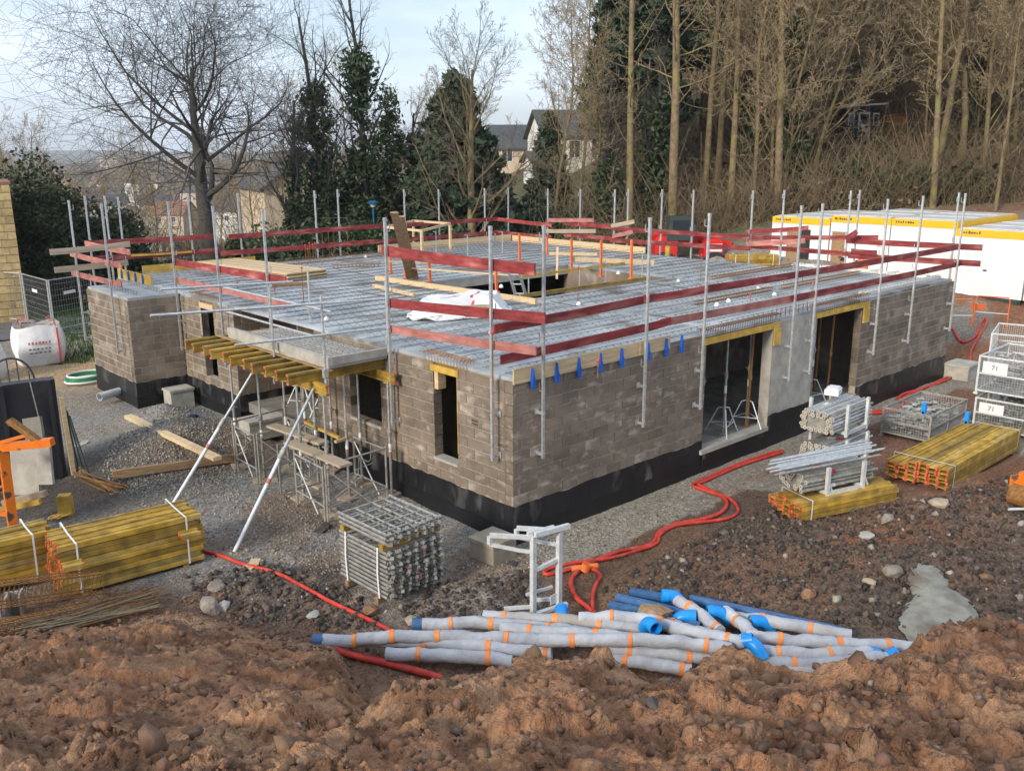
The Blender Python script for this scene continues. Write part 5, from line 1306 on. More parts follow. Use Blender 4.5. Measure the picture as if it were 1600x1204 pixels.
hose([(1222, 706), (1160, 725), (1105, 749), (1092, 757), (1120, 770), (1135, 785), (1128, 800), (1100, 812), (1055, 823), (1030, 835), (1015, 852), (970, 862), (930, 876), (905, 893), (892, 912), (900, 935), (918, 950), (927, 958)], .036, 'thick red hose that loops down to the grey wrapped pipes')
hose([(927, 958), (926, 935), (932, 915), (938, 904), (930, 894), (915, 890)], .031, 'short red hose rising from the grey pipes to the orange coupling')
p = at(915, 891, .06); o = empty('hose_coupling', (p[0], p[1], gz(p[0], p[1]) + .04), rzc, 'orange plastic coupling joining the red hoses', 'coupling')
MB().cyl((-.22, .05, .03), (.2, -.03, .03), .05, 10).build('sleeve', M_orgp, o, True); MB().cyl((-.02, 0, -.02), (.02, -.02, .09), .085, 10).build('housing', M_orgp, o, True)
hose([(1348, 647), (1375, 645), (1400, 640), (1416, 634), (1417, 627), (1404, 622), (1412, 614), (1440, 606), (1480, 592), (1506, 578), (1515, 570), (1516, 560), (1527, 549), (1537, 540), (1534, 535), (1528, 540), (1520, 549), (1500, 553), (1488, 546), (1480, 541)], .038, 'red hose looping round the far end of the right wall', z=.05)
hose([(1350, 643), (1380, 640), (1410, 632), (1412, 620), (1450, 603), (1482, 588)], .034, 'second red hose lying along the far part of the right wall')
hose([(1345, 640), (1338, 650), (1330, 660)], .04, 'short red hose end beside the prop racks')
# drainage coil
o = empty('green_hose_coil', at(133, 595, .05), 0, 'coil of green hose on the sand by the left wing', 'hose coil')
for k in range(4): MB().tube([(.55 * math.cos(a) + .04 * k, .45 * math.sin(a) + .05 * k, .04 + .045 * k) for a in np.linspace(0, 6.2832, 25)], .028, 7).build('coil_turn', M_green if k % 3 else M_strap, o, True)

# ---- wrapped drain pipes
PIPES = [
 ('bl', [(505, 1000, .20), (640, 1000, .20), (760, 1011, .20), (862, 1018, .20)], 'left half, with a bare blue end at far left'),
 ('', [(558, 996, .28), (660, 994, .28), (780, 997, .26), (856, 1001, .26)], 'lying just behind the far left one'),
 ('', [(603, 1022, .16), (690, 1024, .16), (800, 1032, .16)], 'lowest on the left, beside the thick red pipe'),
 ('bl', [(660, 976, .16), (760, 973, .18), (860, 982, .20), (920, 988, .20)], 'with a blue end below the mossy stone'),
 ('', [(755, 961, .20), (860, 967, .22), (960, 978, .24), (1012, 985, .24)], 'starting at the foot of the bracket frame'),
 ('', [(782, 981, .30), (900, 990, .32), (1010, 1000, .32)], 'in the middle of the heap'),
 ('br', [(905, 964, .30), (1000, 966, .34), (1080, 986, .38), (1148, 1001, .40), (1160, 1003, .40)], 'curving over the others to an open blue end'),
 ('', [(842, 1000, .40), (960, 1000, .42), (1060, 1002, .42), (1142, 1015, .38)], 'lying across the top of the heap'),
 ('br', [(940, 1014, .26), (1060, 1022, .24), (1135, 1030, .22)], 'with a blue end at the crest of the mound'),
 ('', [(935, 1022, .18), (1010, 1036, .14), (1080, 1046, .10)], 'half buried by the mound, near the middle'),
 ('', [(1165, 992, .30), (1250, 1001, .26), (1350, 1007, .20), (1470, 1012, .12)], 'reaching furthest to the right'),
 ('br', [(1160, 1012, .26), (1250, 1021, .24), (1320, 1020, .22), (1358, 1019, .22)], 'with a blue end right of the middle, the rear one'),
 ('br', [(1190, 1036, .16), (1290, 1036, .18), (1360, 1029, .22), (1388, 1026, .22)], 'with the rightmost blue end cap'),
 ('', [(1058, 936, .26), (1090, 957, .26), (1125, 985, .30)], 'short one slanting down from a blue elbow'),
 ('', [(1133, 956, .24), (1155, 972, .26), (1176, 990, .30)], 'shorter one slanting down from the right blue elbow'),
 ('', [(1140, 962, .22), (1230, 975, .24), (1330, 992, .22)], 'behind the right half of the heap'),
 ('', [(1225, 1048, .10), (1290, 1046, .12), (1340, 1040, .14)], 'lowest at the right, crumpled, on the mound side'),
 ('', [(1015, 958, .22), (1060, 978, .22), (1110, 992, .24)], 'tucked under the brown stone'),
]
RP = .088
for i, (kind, pix, lab) in enumerate(PIPES):
    W = np.array([at(*p) for p in pix]); W = cr(W, 14)
    g = np.random.default_rng(40 + i); W[:, 2] += (fbm(np.arange(len(W)) * .25 + i * 9, np.zeros(len(W)), 2, 3) - .5) * .05
    for j in range(len(W)): W[j, 2] = max(W[j, 2], gz(W[j, 0], W[j, 1]) + RP * .75) if i < 99 else 0
    rr_ = RP * (1 + (fbm(np.arange(len(W)) * .35 + i * 5, np.zeros(len(W)), 2, 8) - .5) * .10)
    o = empty('drain_pipe', W[0], 0, 'grey geotextile wrapped drain pipe, ' + lab, 'drain pipe', 'wrapped drain pipes behind the mound'); L0 = W[0].copy(); W = W - L0
    nn_ = 18; mbt = MB().tube(W, rr_, nn_); V_ = np.array(mbt.v); kk = len(W); ctr = np.repeat(W, nn_, 0); an = np.tile(np.arange(nn_), kk) / nn_ * 6.283; le = np.repeat(np.arange(kk), nn_)
    wr_ = fbm(le * .9 + np.cos(an) * 1.4 + i * 7, np.sin(an) * 1.4 + le * .10, 3, 17) - .5; V_ = ctr + (V_ - ctr) * (1 + wr_[:, None] * .15); V_[:, 2] -= .012 * (1 - np.cos(an)) * 0
    mbt.v = [tuple(q_) for q_ in V_]; mbt.build('wrapping', M_wrap, o, True)
    cum = np.concatenate([[0], np.cumsum(np.linalg.norm(np.diff(W, axis=0), axis=1))]); pos = .25 + .2 * g.random()
    while pos < cum[-1] - .1:
        c = np.array([np.interp(pos, cum, W[:, k]) for k in range(3)]); wt = .045 + .025 * g.random(); c2 = np.array([np.interp(pos + wt, cum, W[:, k]) for k in range(3)]); rl = np.interp(pos, cum, rr_) * 1.05
        MB().tube([c, c2], rl + .004, 14, caps=False).build('tape_band', M_tape, o, True); pos += .55 + .45 * g.random()
    if 'b' in kind:
        if kind == 'bl': a = W[0]; d = W[0] - W[1]
        else: a = W[-1]; d = W[-1] - W[-2]
        d = d / np.linalg.norm(d); MB().pipe([a - d * .02, a + d * .14], RP * 1.02, RP * .82).build('pipe_end', M_bluec if kind == 'bl' else M_bluep, o, True)
BL = [([(952, 946, .16), (1020, 960, .16), (1095, 980, .2)], 'the nearest'), ([(964, 934, .16), (1040, 952, .18), (1110, 972, .2)], 'the second'), ([(985, 925, .16), (1040, 935, .18), (1070, 945, .18)], 'the short one ending at an elbow'), ([(1078, 936, .16), (1200, 962, .16), (1318, 988, .16)], 'the longest, at the back')]
for i, (pix, lab) in enumerate(BL):
    W = cr([at(*p) for p in pix], 60); o = empty('blue_pipe', W[0], 0, 'bare blue corrugated drain pipe, %s of the four' % lab, 'drain pipe', 'blue corrugated pipes'); W = W - W[0]
    for j in range(len(W)): W[j, 2] = max(W[j, 2], gz(W[j, 0] + o.location[0], W[j, 1] + o.location[1]) + .07 - o.location[2])
    rr_ = .075 + .006 * (np.arange(len(W)) % 2); MB().tube(W, rr_, 12, caps=False).build('corrugated_tube', M_bluec, o)
    MB().tube([W[0], W[1]], .06, 12).build('bore_shade', M_rub, o)  # black plug paints the shade inside the open pipe
def elbow(px, py, z, rz, label):
    p = at(px, py, z); o = empty('pipe_elbow', p, rz, label, 'pipe elbow', 'bright blue pipe elbows')
    a = np.linspace(0, math.radians(55), 7); C_ = [(.16 * math.sin(t), 0, .16 * (math.cos(t) - 1)) for t in a]
    MB().pipe([(-.10, 0, 0)] + C_ + [(C_[-1][0] + .06, 0, C_[-1][2] - .085)], .088, .076, 14).build('bend', M_bluep, o, True)
    MB().pipe([(-.12, 0, 0), (-.03, 0, 0)], .096, .08, 14).build('socket', M_bluep, o, True); return o
elbow(1047, 930, .30, -.75, 'bright blue elbow at the back of the pipe heap, leftmost of the rear ones'); elbow(1118, 955, .30, -.75, 'bright blue elbow at the back of the pipe heap, near the longest blue pipe')
elbow(1073, 962, .28, 2.3, 'bright blue elbow lying beside the brown stone'); elbow(1018, 975, .48, 1.2, 'bright blue elbow standing on top of the wrapped pipes'); elbow(877, 957, .22, -2.4, 'bright blue fitting at the foot of the bracket frame')
elbow(1185, 970, .26, -.6, 'bright blue coupling on the long blue pipe'); elbow(1172, 1003, .42, -1.5, 'bright blue open socket facing the camera in the middle of the heap')
boulder(1020, 956, 66, 'large brown stone weighing down the pipe heap', M_timd, z=.35, seed=33, flat=.6, hz=.22)

# ---- planks and gravel heap on the left
bar_thing('timber_plank', at(200, 650, .50), at(340, 716, .58), .18, .08, M_tim, 'pale timber lying down the gravel heap by the left wing', 'plank', 'planks on the gravel heap')
bar_thing('timber_plank', at(176, 741, .26), at(385, 712, .16), .10, .16, M_timd, 'brown plank lying along the foot of the gravel heap', 'plank', 'planks on the gravel heap')
o = MB().pipe([(0, 0, 0), (-.62, -.25, 0)], .11, .10, 16).build('grey_drain_stub', M_galvw, None, True); p = at(172, 613, .25); o.location = (-1.42, p[1], .24); tag(o, 'grey plastic drain stub sticking out of the left wing', 'drain stub')

# ---- big bags
def big_bag(p, s, label, rz=.3, marks=True):
    o = empty('big_bag', p, rz, label, 'big bag', 'white big bags'); n = 16; V = []; F = []
    for k in range(9):
        f = k / 8; z = f * 1.0 * s
        for j in range(4 * n):
            a = j / (4 * n) * 2 * math.pi; c_, s2 = math.cos(a), math.sin(a); m_ = max(abs(c_), abs(s2)); rad = (.52 + .10 * math.sin(f * 3.0)) * s / (m_ ** .55)
            rad *= 1 + .06 * (float(vnoise(c_ * 3 + 9, s2 * 3 + f * 4, 4)) - .5) * 2; V.append((rad * c_, rad * s2, z + (.05 * math.sin(a * 3) if k == 8 else 0)))
    for k in range(8):
        for j in range(4 * n): F.append((k * 4 * n + j, k * 4 * n + (j + 1) % (4 * n), (k + 1) * 4 * n + (j + 1) % (4 * n), (k + 1) * 4 * n + j))
    MB().add(V, F).build('bag_body', M_white, o, True); b0 = 8 * 4 * n; top = [V[b0 + j] for j in range(4 * n)]
    mb = MB(); vv = top + [(x * .55, y * .55, z - .10 * s) for x, y, z in top]; m2 = 4 * n
    mb.add(vv, [(j, (j + 1) % m2, m2 + (j + 1) % m2, m2 + j) for j in range(m2)] + [tuple(range(m2, 2 * m2))]).build('bag_filling', M_gravel, o)
    for a in (.8, 2.4, 3.9, 5.5):
        x, y = .58 * s * math.cos(a), .58 * s * math.sin(a); MB().tube([(x, y, .9 * s), (x * .9, y * .9, 1.12 * s), (x * .5 + .1, y * .5, 1.08 * s)], .03, 6).build('lifting_loop', M_redf, o)
    if marks:
        for k, (w_, z) in enumerate(((.5, .58), (.55, .44), (.45, .34))):
            scribble(o, (np.array([1., 0, 0]), np.array([0, 0, 1.]), np.array([0, -1., 0])), (-.3 * s, -.64 * s, z * s), .55 * s, .09 if k == 0 else .05, 7 - k, M_redf if k == 0 else M_textb, seed=60 + k)
        MB().box((.40 * s, -.60 * s, .5 * s), (.05, .03, .9 * s)).build('red_seam', M_textr, o)
    return o
p = at(56, 571, 0); big_bag((p[0] + .3, p[1] + .5, gz(p[0], p[1])), 1.25, 'full white big bag with red print standing by the road', -.15)
p = at(-22, 598, 0); big_bag((p[0] - .1, p[1] + .5, gz(p[0], p[1])), 1.1, 'white big bag cut off by the left picture edge', .4, False)

# ---- black skip, curved guard, timber post
K0 = np.array(at(112, 832, 0)); kx = K0[0]; ky = K0[1]
sk = empty('black_tank', (kx - .05, ky + .1, gz(kx, ky)), 0, 'tall black steel panel box at the left picture edge', 'steel box')
Ht = 2.15; o0 = np.array(sk.location)
e1 = np.array(at(85, 592, 2.15)); e0 = np.array(at(-60, 610, 2.15)); dd = (e1 - e0); dd[2] = 0; dd /= np.linalg.norm(dd); nn = np.array([dd[1], -dd[0], 0.]);
e1l = np.array([e1[0], e1[1], 0]) - np.array([o0[0], o0[1], 0]); R3 = np.stack([dd, -nn, (0, 0, 1.)], 1)
MB().box(e1l - dd * 1.5 - nn * .15 + (0, 0, Ht / 2 + .0), (3.0, .30, Ht), R3).build('front_panel', M_black, sk)
for k in range(4): MB().box(e1l - dd * (.12 + k * .85) + nn * .03 + (0, 0, Ht / 2), (.08, .05, Ht), R3).build('stiffener', M_black, sk)
MB().cyl(e1l - dd * .28 + nn * .07 + (0, 0, .3), e1l - dd * .45 + nn * .05 + (0, 0, Ht + .02), .012, 6).build('cable', M_galvd, sk)
q = e1l + dd * .12; bar_thing('timber_post', np.array(o0) + q + (0, 0, 0), np.array(o0) + q + (-.05, 0, 1.75), .09, .09, M_tim, 'pale timber post standing against the black steel box', 'timber post')
for k in range(3): bar_thing('steel_strut', np.array(o0) + e1l + dd * (.24 + .06 * k) + (0, -.1 * k, 0), np.array(o0) + e1l + dd * (.12 + .03 * k) + (0, 0, 1.55 - .1 * k), .03, .03, M_dark, 'dark steel bar leaning by the timber post, %s' % ['inner', 'middle', 'outer'][k], 'steel bar', 'bars leaning by the box')
hb = empty('curved_guard', (o0[0], o0[1], o0[2]), 0, 'dark green hooped guard rail above the black steel box', 'guard rail')
ca_, cb_ = e1l - dd * .30 - nn * .5, e1l - dd * 1.15 - nn * .5
hoop = [ca_ + (cb_ - ca_) * (.5 - .5 * math.cos(a)) + np.array([0, 0, Ht - .35 + .78 * math.sin(a) ** .7]) for a in np.linspace(.02, 3.12, 22)]
MB().tube(hoop, .022, 7).build('hoop', M_dark, hb, True)
for f in (.12, .35, .55, .75, .9): c_ = ca_ + (cb_ - ca_) * f; hgt = np.interp(f, [0, .1, .3, .5, .7, .9, 1], [0, .45, .74, .78, .74, .45, 0]); MB().cyl(c_ + (0, 0, Ht - .35), c_ + (0, 0, Ht - .35 + hgt), .012, 6).build('spindle', M_dark, hb)
# orange lifting fork leaning in front
of = empty('orange_lifting_fork', (*at(20, 842, 0)[:2], gz(*at(20, 842, 0)[:2])), 0, 'worn orange lifting fork standing before the black box', 'lifting fork'); o0 = np.array(of.location)
def opx(px, py, t): return np.array(at_t(px, py, t)) - o0
T_ = float((o0[0] - CAM[0]) * TD[0] + (o0[1] - CAM[1]) * TD[1])
def ob(a, b, w, h, nm, m_=None, t1=0, t2=0): MB().bar(opx(*a, T_ + t1), opx(*b, T_ + t2), w, h).build(nm, m_ or M_orgm, of)
ob((4, 700), (24, 848), .15, .12, 'mast'); ob((-30, 702), (82, 690), .16, .13, 'boom'); ob((-10, 694), (40, 680), .05, .05, 'cylinder'); ob((16, 657), (62, 690), .12, .09, 'arm', M_rust); ob((14, 655), (20, 662), .10, .10, 'arm_eye', M_rust)
ob((-20, 765), (6, 760), .05, .05, 'crossbar'); ob((-20, 800), (16, 803), .10, .06, 'crossbar'); ob((-15, 765), (-12, 850), .10, .08, 'mast')
for i, (x0, x1, y0, y1, m_, lab) in enumerate([(18, 62, 702, 772, M_conc, 'larger pale stained concrete slab leaning behind the orange fork'), (58, 82, 690, 756, M_conc, 'narrower stained concrete slab leaning behind the orange fork'), (38, 68, 652, 690, M_concd, 'small mossy concrete slab behind the orange fork')]):
    a = at_t((x0 + x1) / 2 + 3, y1, T_ + .75); b = at_t((x0 + x1) / 2 - 3, y0, T_ + .85); o = MB().bar((0, 0, 0), np.array(b) - np.array(a), (x1 - x0) / F_PX * T_ * 1.03, .08, up=np.array([*TD, 0.])).build('concrete_slab', m_); o.location = a
    M_ = o.data; tag(o, lab, 'concrete slab', 'slabs by the black box')
bar_thing('timber_bearer', at_t(5, 785, T_ + .6), at_t(72, 770, T_ + .6), .12, .10, M_timg, 'grey timber bearer under the leaning concrete slabs', 'timber'); bar_thing('timber_bearer', at_t(-5, 797, T_ + .5), at_t(63, 783, T_ + .5), .09, .09, M_ylw, 'yellow timber bearer under the leaning concrete slabs', 'timber')
p = at(107, 806, 0); o = MB().box((0, 0, .17), (.24, .20, .34)).box((0, 0, .37), (.22, .18, .06)).build('yellow_block', M_ylw); o.location = (p[0], p[1] + .1, gz(p[0], p[1])); o.rotation_euler = (0, 0, -.5); tag(o, 'upright yellow block beside the black steel box', 'block')
p = at(98, 810, 0); o = empty('yellow_chain', (p[0], p[1], gz(p[0], p[1]) + .02), 0, 'small heap of yellow chain on the dark soil', 'chain')
for k in range(7): a = rnd.uniform(0, 6); c_ = (rnd.uniform(-.16, .12), rnd.uniform(-.1, .1)); MB().tube([(c_[0] + .08 * math.cos(t), c_[1] + .05 * math.sin(t), .02 + .015 * k % .05 + .01 * math.sin(t + a)) for t in np.linspace(0, 6.283, 13)], .012, 5).build('chain_link', M_ylw, o)
o = empty('rusty_rod_heap', (*at(150, 770, 0)[:2], gz(*at(150, 770, 0)[:2])), 0, 'heap of rusty rods and brown sacking beside the black box', 'rod heap'); o0 = np.array(o.location)
for k in range(22): MB().cyl(np.array((rnd.uniform(-.35, -.15), rnd.uniform(.0, .3), rnd.uniform(.3, .55))), np.array((rnd.uniform(.1, .6), rnd.uniform(-.45, .1), rnd.uniform(.0, .08))), .02, 5).build('rod', M_rust if k % 2 else M_timd, o)

# ---- rebar cage, bar bundle and steel channel at lower left
P0 = np.array(at(-60, 1010, .35)); P1 = np.array(at(150, 915, .20))
P0[2] = gz(P0[0], P0[1]) + .05; P1[2] = gz(P1[0], P1[1]) + .05
P0[2] += .20; P1[2] += .08
rc = cage(P0, P1, .34, .30, .075, 'rebar_cage', None, M_rust, .009); tag(rc, 'long rusty rebar cage with loops lying at the lower left', 'rebar cage')
P0 = np.array(at(-40, 1035, .35)); P1 = np.array(at(140, 945, .15)); P0[2] = gz(P0[0], P0[1]) + .03; P1[2] = gz(P1[0], P1[1]) + .03
rc = cage(P0, P1, .22, .12, .09, 'rebar_cage', None, M_rust, .008); tag(rc, 'flatter rusty rebar cage in front of the long one', 'rebar cage')
rb = empty('rebar_bundle', at(30, 1022, .5), 0, 'fanned bundle of straight rebar lying on the brown soil', 'rebar bundle'); o0 = np.array(rb.location); rb.location = o0
for k in range(34):
    a = np.array(at(rnd.uniform(20, 75), rnd.uniform(1000, 1032), .35)); b = np.array(at(rnd.uniform(232, 268) - k * .3, 918 + k * 1.25 + rnd.uniform(-3, 3), .12))
    a[2] = gz(a[0], a[1]) + .20 + rnd.uniform(0, .05); b[2] = gz(b[0], b[1]) + .10 + rnd.uniform(0, .05)
    MB().cyl(a - o0, b - o0, .011, 5).build('bar', M_rusts if k % 3 else M_rust, rb)
o = empty('steel_channel', (*at(25, 955, .1)[:2], gz(*at(25, 955, .1)[:2])), 0, 'grey steel channel offcut between the girders and the rebar cage', 'steel channel')
MB().box((0, .1, .16), (.22, .03, .36), rz3(-.5)).box((-.09, 0, .16), (.03, .22, .36), rz3(-.5)).box((.10, .02, .16), (.03, .22, .36), rz3(-.5)).build('channel', M_galvd, o); MB().box((-.3, .0, .12), (.3, .04, .25), rz3(-.9)).build('gusset_plate', M_galvd, o)

# ---- fence panels
def fence(p, q, label, h=2.0):
    p = np.array([p[0], p[1], gz(p[0], p[1]) + .06]); q = np.array([q[0], q[1], gz(q[0], q[1]) + .06]); o = empty('fence_panel', p, 0, label, 'fence panel', 'mesh fence panels'); d = q - p; L = np.linalg.norm(d)
    for k in (0, 1): MB().cyl(d * k, d * k + (0, 0, h), .028, 8).build('fence_post', M_galv, o); MB().box(d * k + (0, 0, .03), (.5, .22, .12)).build('foot_block', M_conc, o)
    for z in (.12, h - .02): MB().cyl(d * 0 + (0, 0, z), d + (0, 0, z), .022, 8).build('fence_rail', M_galv, o)
    mb = MB(); k = int(L / .12)
    for i in range(1, k): mb.cyl(d * i / k + (0, 0, .12), d * i / k + (0, 0, h), .006, 3)
    for i in range(1, 9): mb.cyl((0, 0, .12 + i * h / 9.5), d + (0, 0, .12 + i * h / 9.5), .006, 3)
    mb.build('wire_infill', M_galvd, o); c = d * .45 + np.array([0, 0, h * .72]); MB().box(c + (0, -.03, 0), (.6, .01, .12), rz3(math.atan2(d[1], d[0]))).build('white_sign', M_strap, o)
fence(at(45, 508, 0), at(84, 524, 0)[:3], 'mesh fence panel beside the yellow stone building'); fence(at(87, 524, 0), at(150, 508, 0), 'mesh fence panel on the verge behind the left wing')
fence(at(-60, 500, 0), at(42, 507, 0), 'mesh fence panel in front of the yellow stone building')

# ---- orange machine corner at the right edge
p = at(1582, 812, 0); om = empty('orange_plate_machine', (p[0] + .02, p[1] - .02, gz(p[0], p[1])), 0, 'orange compaction machine cut by the right picture edge', 'machine')
MB().box((.25, -.15, .42), (.6, .5, .22), rz3(-.3)).box((.3, -.2, .56), (.5, .4, .10), rz3(-.3)).build('engine_hood', M_orgm, om); MB().cyl((.0, .1, .22), (-.05, -.32, .22), .2, 18).build('drum', M_rust, om, True); MB().box((.2, -.1, .16), (.5, .4, .2), rz3(-.3)).build('body', M_orgm, om)
MB().cyl((-.45, -.02, .06), (.3, -.62, .06), .025, 8).cyl((-.2, -.22, .06), (-.05, -.1, .16), .018, 6).build('white_handle', M_galvw, om)
# little things lying about
for i, (px, py, m_, lab) in enumerate([(395, 880, M_tim, 'small pale offcut beside the red hose'), (505, 823, M_rockd, 'flat dark plate on the gravel by the nearest prop pad'), (300, 660, M_navy, 'dark blue crumpled sheet on the gravel heap'), (130, 697, M_conc, 'pale sheet on the dark soil left of the gravel heap')]):
    p = at(px, py, .05); o = MB().box((0, 0, .025), (.35, .18, .03), rz3(.5)).box((.05, .03, .045), (.2, .16, .03), rz3(.9)).build('loose_scrap', m_); o.location = (p[0], p[1], gz(p[0], p[1])); tag(o, lab, 'scrap')
# barriers
def barrier(px0, px1, py, label, x=21.5):
    a = np.array(at_t(px0, py, 30.5)); b = np.array(at_t(px1, py + 4, 30.2)); a[2] = gz(a[0], a[1]); b[2] = gz(b[0], b[1]); o = empty('barrier', a, 0, label, 'barrier', 'orange tube barriers'); d = b - a
    MB().tube([(0, 0, 0), (0, 0, .9), d * .06 + (0, 0, 1.0), d * .94 + (0, 0, 1.0), d + (0, 0, .9), d], .022, 7).build('barrier_frame', M_orgp, o, True); MB().cyl((0, 0, .45), d + (0, 0, .45), .015, 6).build('mid_rail', M_strap, o)
    MB().box(d * .1 + (0, 0, .62), (.45, .02, .22), rz3(math.atan2(d[1], d[0]))).build('orange_board', M_orgp, o)
barrier(1440, 1521, 482, 'orange tube barrier half hidden behind the right wall end'); barrier(1523, 1576, 482, 'orange tube barrier in front of the right white cabin')
# ================================================================== BACKGROUND: CABINS, MACHINES, HOUSES
def cabin(y0, y1, label, x=25.5, z0=1.28, h=2.6, depth=6.0, door=None, window=None, seed=0, side=False):
    o = empty('site_cabin', (x, y0, z0), 0, label, 'site cabin', 'white site cabins'); W_ = y1 - y0
    MB().ext(0, depth, 0, W_, .12, h - .28).build('cabin_walls', M_cont, o)
    MB().ext(-.02, depth + .02, -.01, W_ + .01, h - .28, h - .02).build('roof_band', M_conty, o)
    MB().ext(.05, depth - .05, .06, W_ - .06, h - .02, h + .01).build('cabin_roof', M_contr, o)
    for k in range(3): MB().ext(.3 + k * 1.9, .36 + k * 1.9, .1, W_ - .1, h + .012, h + .03).build('roof_seam', M_galvw, o)
    MB().ext(.05, depth - .05, .05, W_ - .05, -.1, .118).build('base_frame', M_dark, o)
    for k in range(1, 12): MB().ext(-.012, .0, W_ * k / 12 - .03, W_ * k / 12 + .03, .14, h - .3).build('wall_rib', M_cont, o)
    for y in (.04, W_ - .04): MB().ext(-.03, .0, y - .04, y + .04, .12, h - .28).build('corner_post', M_cont, o)
    for k in (.1, W_ - .25): MB().ext(-.035, .0, k, k + .15, -.08, .10).build('corner_casting', M_dark, o)
    scribble(o, (np.array([0, -1., 0]), np.array([0, 0, 1.]), np.array([-1., 0, 0])), (-.024, W_ - .15, h - .17), .75, .10, 8, M_text, seed=seed)
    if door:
        a, b, m_ = door; d = MB().ext(-.02, -.008, a, b, .12, 2.1).build('door_or_shade', m_, o); MB().ext(-.06, -.022, a + .08, a + .2, 1.05, 1.10).build('handle', M_dark, d)
    if window:
        a, b = window; d = MB().ext(-.03, -.008, a, b, 1.0, 1.95).build('cabin_window', M_strap, o); MB().ext(-.036, -.031, a + .06, b - .06, 1.06, 1.89).build('pane', M_glass, d)
    return o
cabin(8.32, 11.0, 'leftmost white site cabin, the shade of its open doorway a black panel', door=(.85, 1.5, M_rub), seed=1)  # black door panel puts the shade of the open doorway into colour
o = MB().ext(25.30, 25.34, 9.62, 10.15, 1.4, 3.35).build('door_leaf', M_timd); tag(o, 'brown open door leaf of the leftmost cabin', 'door')
cabin(5.76, 8.26, 'white site cabin with the higher yellow band, second from the left', h=2.75, door=(1.85, 2.45, M_timd), seed=2)
cabin(3.22, 5.72, 'white site cabin third from the left, beside the lower right one', h=2.75, seed=3)
cabin(.62, 3.12, 'white site cabin with a lower yellow band right of the roof end', h=2.52, door=(1.2, 2.0, M_cont), seed=4, x=25.2)
cabin(-1.95, .56, 'rightmost white site cabin cut by the picture edge', h=2.52, seed=5, x=25.2)
def notice(px, py, w, h, label):
    p = at_x(px, py, 25.46); o = MB().ext(-.01, 0, -w / 2, w / 2, -h / 2, h / 2).build('notice', M_strap); o.location = p
    scribble(o, (np.array([0, -1., 0]), np.array([0, 0, 1.]), np.array([-1., 0, 0])), (-.014, w * .35, 0), w * .7, h * .12, 4, M_textr, seed=9); return tag(o, label, 'notice')
notice(1376, 386, .45, .6, 'white paper notice on the wall of the third cabin')

# ---- red telehandler behind the roof
tx, ty = at_t(1078, 390, 42.0)[:2]; th = empty('red_telehandler', (tx, ty, 2.96 - 1.95), -YAW + .0, 'red telehandler with a dark cab parked behind the roof', 'telehandler')
rz_ = math.atan2(SD[1], SD[0]); th.rotation_euler = (0, 0, rz_)
MB().ext(-1.75, -.75, -.9, .3, .9, 1.75).box((-1.25, -.3, 1.80), (.9, 1.0, .12)).build('rear_body', M_redm, th); MB().ext(.45, 1.3, -1.0, .2, .85, 1.65).box((.9, -.4, 1.70), (.7, .9, .1)).build('engine_cover', M_redm, th)
MB().ext(-1.75, 1.3, -.5, .25, .55, .88).build('chassis', M_dark, th)
cb = MB().prism([(-1.25, 1.7), (-.05, 1.7), (.05, 2.3), (-.15, 2.75), (-1.1, 2.75)], -.95, .0, (np.array([[1, 0, 0], [0, 0, 1], [0, 1, 0.]]), (0, 0, 0))).build('cab', M_dark, th); MB().ext(-1.0, -.25, -.965, -.955, 1.95, 2.6).build('cab_window', M_glass, cb); MB().ext(.03, .045, -.85, -.1, 1.9, 2.5).build('cab_window', M_glass, cb)
MB().bar((-1.7, .45, 1.9), (2.0, .45, 1.35), .3, .35).build('boom', M_redm, th); MB().bar((1.9, .45, 1.35), (2.4, .45, .7), .2, .25).build('boom_head', M_dark, th)
for x in (-1.3, .95):
    for y in (-1.05, .35):
        w_ = MB().cyl((x, y - .18, .6), (x, y + .18, .6), .6, 22).build('wheel', M_rub, th, True); MB().cyl((x, y - .19, .6), (x, y - .182, .6), .28, 14).build('rim', M_redm, w_)
for x, z in ((-1.3, 1.5), (.9, 1.45), (.9, 1.2)): MB().ext(x - .35, x + .35, -1.012, -1.004 if x > 0 else -.904, z, z + .1).build('white_stripe', M_strap, th) if x > 0 else MB().ext(x - .35, x + .35, -.912, -.904, z, z + .1).build('white_stripe', M_strap, th)
o = MB().cyl((0, 0, 0), (0, 0, .55), .12, 10).cyl((0, 0, .55), (0, 0, .62), .08, 10).build('yellow_canister', M_ylw, None, True); p = at_t(1043, 402, 39.0); o.location = (p[0], p[1], p[2] - .1); tag(o, 'yellow canister in front of the red telehandler', 'canister')
p = at_t(1140, 408, 38.5); bundle('girder_bundle', (p[0], p[1], p[2] - .25), rz_, 2.1, 3, 5, 'far bundle of yellow girders behind the roof near the cabins')
o = MB().tube([(0, 0, 0), (0, 0, .35), (0, 0, .55)], [1.1, .6, .08], 14).build('spoil_heap', M_gravel, None, True); p = at_t(1121, 408, 38); o.location = (p[0], p[1], p[2] - .35); tag(o, 'small grey heap between the telehandler and the far girders', 'heap')

